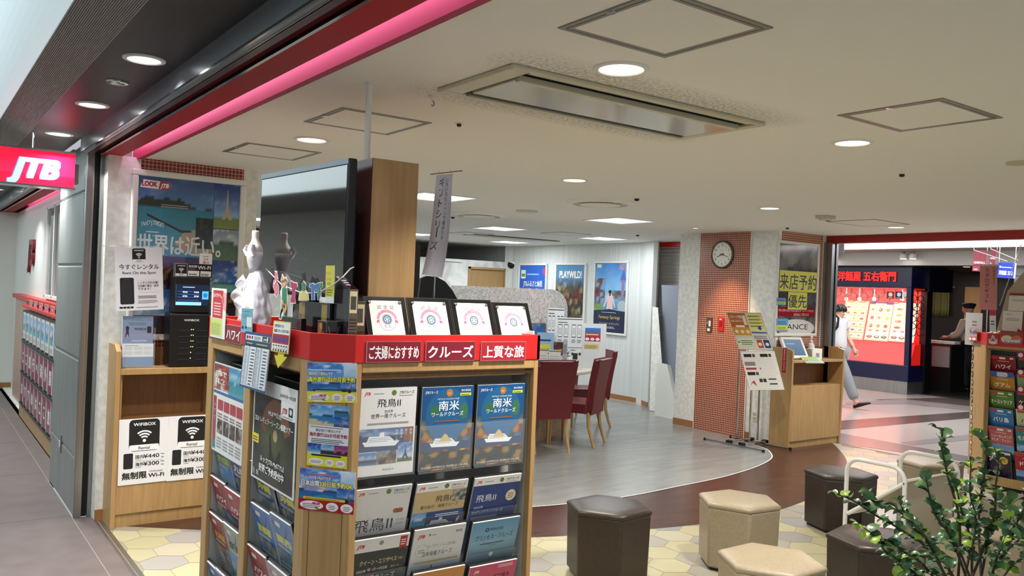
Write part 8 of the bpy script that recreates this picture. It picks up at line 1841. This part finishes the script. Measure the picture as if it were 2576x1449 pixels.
area_light('kitchen_lamp', (17.2, 8.8, 2.38), .6, 22, (1, .9, .75), 'SQUARE', aim=(0, 0, -1))
for px_, py_ in ((2347, 671), (2432, 671)):
    p = oz(px_, py_, 2.40); t = thing('downlight', 'small round light in the kitchen ceiling, %s' % ('left' if px_ < 2400 else 'right'), 'ceiling light', p)
    MB().lathe([(.075, 0), (.07, -.006), (.06, -.004)], 20).build('trim_ring', M['white'], t, local=True); MB().lathe([(.06, -.003), (.058, -.006)], 20).build('lens', LENS, t, local=True)
for px_, py_, lab in ((2096, 662, 'left'), (2272, 657, 'middle'), (2296, 663, 'right')):
    p = ox(px_, py_, 14.55); t = thing('spotlight', 'small bright spotlight on the corridor beam above the restaurant, %s' % lab, 'ceiling light', (14.55, p.y, 2.615))
    MB().lathe([(.03, 2.615), (.03, 2.57)], 12, Matrix.Translation((14.55, p.y, 0))).build('stem', M['hatch'], t)
    MB().lathe([(.001, .06), (.05, .05), (.065, 0), (.06, -.04)], 16, Matrix.Translation((14.55, p.y, 2.52))).build('head', M['white'], t, smooth='auto')
    MB().lathe([(.055, -.041), (.052, -.045)], 16, Matrix.Translation((14.55, p.y, 2.52))).build('lens', lamp_mat('spot_lens', '#fffaf0', 8.0), t)
# mall banners and the blue hanging sign
def uni(P): P.rect(0, 0, 1, 1, '#7a1c30'); P.text('UNIMALL', .5, .36, .16, '#e6dfe2', al='c', w=.86, bold=.02); P.rect(.1, .05, .3, .08, '#b98a94')
for q, lab in (((2450, 629, 2484, 630, 682), 'maroon UNIMALL banner hanging in the corridor, left of two'), ((2492.5, 626, 2509, 627, 666), 'narrow maroon UNIMALL banner hanging in the corridor, right of two')):
    t = thing('hanging_banner', lab, 'banner', ox(q[0], q[1], 12.6), group='mall banners in the corridor')
    a, b, c_ = ox(q[0], q[1], 12.6), ox(q[2], q[3], 12.6), ox(q[0], q[4], 12.6)
    sheet('cloth', a, b, c_, uni, 'paper', .004, parent=t)
    for p in (a, b): MB().tube([p, (p.x, p.y, 2.62)], .004, 6).build('cord', M['white'], t)
    MB().tube([a+Vector((0, 0, .0)), b+Vector((0, -.28, -.16))], .006, 6).build('rod', M['chrome'], t)
t = thing('hanging_sign', 'bright blue lit sign with white writing hanging in the corridor', 'sign', ox(2530, 680, 13.8))
a, b, c_ = ox(2512, 660, 13.8), ox(2553, 662, 13.8), ox(2511, 698, 13.8)
sheet('face', a, b, c_, lambda P: (P.rect(0, 0, 1, 1, '#1430d8'), P.text('◆', .06, .66, .16, '#d8e4ff'), P.lines(.2, .66, .7, .14, 1, '#a8d0ff'), P.text('洋麺屋 五右', .08, .22, .30, '#e8f4ff', w=.84, bold=.03)), 'glow', .06, parent=t, back='#c9ccd4')
for p in (a, b): MB().tube([(p.x+.03, p.y, p.z), (p.x+.03, p.y, 2.62)], .008, 6).build('hanger', M['chrome'], t)
p = ox(2130, 622, 10.6); t = thing('hanging_card', 'blank pale panel hanging at the top left of the corridor opening', 'panel', p)
a, b, c_ = ox(2093, 615, 10.0), ox(2123, 613, 10.0), ox(2093, 637, 10.0); sheet('panel', a, b, c_, None, 'paper', .01, parent=t, back='#c4c9d2')
MB().tube([(a.x, a.y-.05, a.z), (a.x, a.y-.05, 2.60)], .004, 6).tube([(b.x, b.y+.05, a.z), (b.x, b.y+.05, 2.60)], .004, 6).build('cord', M['white'], t)
for x_ in (11.6,):
    for y_ in (3.5, 6.5, 9.5): area_light('corridor_lamp', (x_, y_, 2.61), 1.2, 42, (1, .97, .93), 'SQUARE', aim=(0, 0, -1))

# ================================================================== SEATS, MAGAZINE CART, PLANT
def stool(label, loc, rz, m, mt):
    t = thing('hexagonal_stool', label, 'stool', loc, rz, 'hexagonal stools')
    hexa = lambda r: [(r*cos(pi/3*k), r*sin(pi/3*k)) for k in range(6)]
    MB().prism(hexa(.222), 0, .022).build('base', M['blackm'], t, local=True)
    MB().prism(hexa(.243), .018, .385, top=hexa(.252)).build('body', m, t, local=True, bevel=.014, seg=3, smooth='auto')
    mb = MB(); rings = [(.252, .382), (.256, .392), (.252, .404), (.236, .412), (.16, .418), (.08, .421)]
    v = []; f = []
    for r, z in rings: v += [(r*cos(pi/3*(k+q/4))*cos(pi/6)/cos(pi/3*(q/4)-pi/6), r*sin(pi/3*(k+q/4))*cos(pi/6)/cos(pi/3*(q/4)-pi/6), z) for k in range(6) for q in range(4)]
    for i in range(len(rings)-1):
        for k in range(24): f.append((i*24+k, i*24+(k+1) % 24, (i+1)*24+(k+1) % 24, (i+1)*24+k))
    f.append([(len(rings)-1)*24+k for k in range(24)]); f.append([k for k in range(24)][::-1])
    mb._add(v, f); mb.build('cushion', m, t, local=True, smooth='auto', angle=50)
    return t
brn = stool('dark brown hexagonal stool standing alone nearest the brochure rack', (3.37, 3.61, 0), radians(5), M['brownpouf'], None)
bei = stool('beige hexagonal stool in the middle, on the edge of the brown floor band', (4.21, 3.34, 0), radians(-6), M['beigepouf'], None)
dup(brn, (5.58, 3.52, 0), radians(8), 'dark brown hexagonal stool behind the white magazine cart on its left')
dup(bei, (3.40, 2.495, 0), radians(0), 'beige hexagonal stool at the bottom edge of the picture, only its top in view')
dup(brn, (4.22, 2.44, 0), radians(12), 'dark brown hexagonal stool in front of the white magazine cart, behind the plant')
dup(bei, (6.66, 3.42, 0), radians(15), 'beige hexagonal stool seen through the far frame of the white magazine cart')
dup(bei, (5.92, 2.42, 0), radians(-10), 'beige hexagonal stool at the right picture edge before the right-hand rack')
dup(bei, (5.02, 2.23, 0), radians(4), 'beige hexagonal stool mostly hidden behind the plant')

t = thing('magazine_cart', 'white tubular magazine cart with beige slanted panels between the stools', 'rack', (5.4, 2.97, 0))
def uframe(X, ya, yb, zt):
    r = .09; pts = [(X, ya, .03)] + [(X, ya, zt-r)] + [(X, ya-r+r*cos(a*pi/10), zt-r+r*sin(a*pi/10)) for a in range(1, 5)] + [(X, ya-r, zt)] + [(X, yb+r, zt)] + [(X, yb+r-r*sin(a*pi/10), zt-r+r*cos(a*pi/10)) for a in range(1, 5)] + [(X, yb, zt-r), (X, yb, .03)]
    return pts
ya, yb, zt_ = 3.18, 2.78, .62
MB().tube(uframe(5.11, ya, yb, zt_), .014, 12).build('end_frame', M['whitemetal'], t, smooth='auto')
MB().tube(uframe(5.74, ya-.02, yb-.02, zt_), .014, 12).build('end_frame', M['whitemetal'], t, smooth='auto')
for X in (5.11, 5.74):
    MB().tube([(X, yb, .53), (X, ya-.02, .25)], .013, 8).build('side_rail', M['whitemetal'], t)
MB().tube([(5.11, yb, .545), (5.74, yb-.02, .545)], .009, 8).build('top_rail', M['white'], t)
MB().tube([(5.11, ya-.02, .25), (5.74, ya-.04, .25)], .009, 8).build('bottom_rail', M['whitemetal'], t)
MB().box(0, .63, -.003, .003, 0, 1, Matrix(((1, 0, 0, 5.11), (0, 1, -.40, ya-.02), (0, .7, .295, .25), (0, 0, 0, 1)))).build('sling_panel', M['beigecloth'], t)
MB().box(5.12, 5.73, yb+.004, yb+.012, .12, .54).build('back_panel', M['beigecloth'], t)
MB().box(5.11, 5.74, yb, ya-.02, .10, .115).build('lower_shelf', M['whitemetal'], t)
for X in (5.11, 5.74):
    for y_ in (ya, yb): MB().lathe([(.018, 0), (.02, .012), (.016, .03)], 12, Matrix.Translation((X, y_-(.02 if X > 5.5 else 0), 0))).build('caster', M['blackm'], t)
MB().lathe([(.006, 0), (.005, .004)], 10, Matrix.Translation((5.095, yb, .53)) @ Matrix.Rotation(-pi/2, 4, 'Y')).build('bolt', M['chrome'], t)

# plant in the foreground
PB = Vector((2.30, 1.06, 0))
t = pl = thing('potted_plant', 'leafy green artificial plant with round curled leaves in the right foreground', 'plant', PB)
MB().prism([(PB.x-.16, PB.y-.16), (PB.x+.16, PB.y-.16), (PB.x+.16, PB.y+.16), (PB.x-.16, PB.y+.16)], 0, .80).build('planter', M['white'], t, bevel=.01)
MB().box(PB.x-.15, PB.x+.15, PB.y-.15, PB.y+.15, .79, .805).build('soil', nmat('soil', '#3a2c22', .9), t)
R2 = random.Random(11)
stems = [[(2440, 1500), (2415, 1330), (2385, 1200), (2368, 1120), (2370, 1085), (2350, 1074)], [(2455, 1500), (2462, 1320), (2474, 1210), (2482, 1130), (2462, 1100), (2447, 1092)], [(2470, 1500), (2492, 1330), (2505, 1220), (2512, 1160), (2500, 1125)], [(2420, 1500), (2350, 1400), (2270, 1335), (2200, 1295), (2150, 1262), (2105, 1243)],
 [(2410, 1500), (2330, 1430), (2250, 1370), (2200, 1345), (2158, 1318)], [(2430, 1500), (2350, 1390), (2290, 1310), (2240, 1275), (2196, 1262), (2185, 1235)], [(2480, 1500), (2525, 1390), (2560, 1310), (2590, 1255), (2600, 1240)], [(2440, 1500), (2400, 1370), (2350, 1290), (2335, 1230), (2328, 1195)], [(2450, 1500), (2440, 1380), (2420, 1290), (2405, 1220), (2412, 1215)],
 [(2470, 1500), (2540, 1430), (2590, 1400)], [(2440, 1500), (2380, 1420), (2310, 1400), (2262, 1412), (2280, 1440)], [(2460, 1500), (2478, 1400), (2490, 1320), (2530, 1280), (2550, 1250)], [(2440, 1500), (2390, 1440), (2340, 1360), (2300, 1330), (2275, 1290), (2262, 1258)], [(2450, 1500), (2445, 1400), (2455, 1310), (2440, 1240), (2442, 1180), (2440, 1150)], [(2430, 1500), (2300, 1440), (2230, 1390), (2215, 1360)], [(2480, 1500), (2510, 1420), (2570, 1350), (2600, 1330)],
 [(2450, 1500), (2420, 1400), (2380, 1330), (2360, 1270)], [(2460, 1500), (2500, 1430), (2530, 1350), (2545, 1290)], [(2440, 1500), (2370, 1460), (2330, 1440), (2300, 1430)]]
sm = MB(); lm = MB()
def leaf(p, d, s, c):
    up = Vector((R2.uniform(-.5, .5), R2.uniform(-.5, .5), 1)).normalized(); d = d.normalized(); sx = d.cross(up).normalized(); nz = sx.cross(d).normalized()
    lm.col = rgb(c); curl = R2.uniform(.15, .75); v = []; nu, nv_ = 6, 7
    for j in range(nv_+1):
        for i in range(nu+1):
            u, w_ = i/nu*2-1, j/nv_; wd = max(0, 1-(2*w_-1)**2)**.5*.47+.004
            v.append(p+d*s*w_*(1-.12*curl*w_)+sx*s*u*wd*cos(u*curl*.8)+nz*s*(.55*curl*u*u*wd+.10*sin(pi*w_)-.40*curl*w_**3))
    lm._add(v, [(j*(nu+1)+i, j*(nu+1)+i+1, (j+1)*(nu+1)+i+1, (j+1)*(nu+1)+i) for j in range(nv_) for i in range(nu)])
greens = ['#4d7548', '#44694a', '#5a8050', '#3b5f3c', '#668a58', '#4a7046']
for si, px in enumerate(stems):
    dep = 2.18+R2.uniform(-.16, .16); n = len(px)
    base = Vector((PB.x+R2.uniform(-.05, .05), PB.y+R2.uniform(-.05, .05), .80)); P3 = [base]
    for i, (x, y) in enumerate(px[1:]): P3.append(Vector((0, 0, EYE))+ray(x, y)*(dep+R2.uniform(-.02, .02)))
    pts = []
    for i in range(len(P3)-1):
        a, b, c_, d_2 = P3[max(0, i-1)], P3[i], P3[i+1], P3[min(len(P3)-1, i+2)]
        for k in range(6):
            q = k/6; pts.append(.5*((2*b)+(c_-a)*q+(2*a-5*b+4*c_-d_2)*q*q+(3*b-a-3*c_+d_2)*q**3))
    pts.append(P3[-1]); m = len(pts)
    sm.tube(pts, [.0042-.0032*i/m for i in range(m)], 6)
    acc = 0.0
    for i in range(6, m):
        acc += (pts[i]-pts[i-1]).length
        while acc > .017:
            acc -= .017; tg = (pts[i]-pts[i-1]).normalized(); pos = pts[i]-tg*acc; tip = i/m
            for side in range(2 if R2.random() < .7 else 1):
                dv_ = (tg*.5+Vector((R2.uniform(-1, 1), R2.uniform(-1, 1), R2.uniform(-.5, .7)))).normalized()
                lime = R2.random() < (.10 if tip < .8 else .42)
                leaf(pos, dv_, R2.uniform(.027, .036)*(1.0 if tip < .85 else .85), mix(srgb('#a7c63c'), srgb('#86ac38'), R2.random()) if lime else greens[R2.randrange(6)])
sm.build('stems', nmat('plant_stem', '#3c3222', .6), pl, smooth=True)
lv = vcol('glossy_leaf', .3, coat=.25); o = lm.build('foliage', lv, pl, smooth=True)
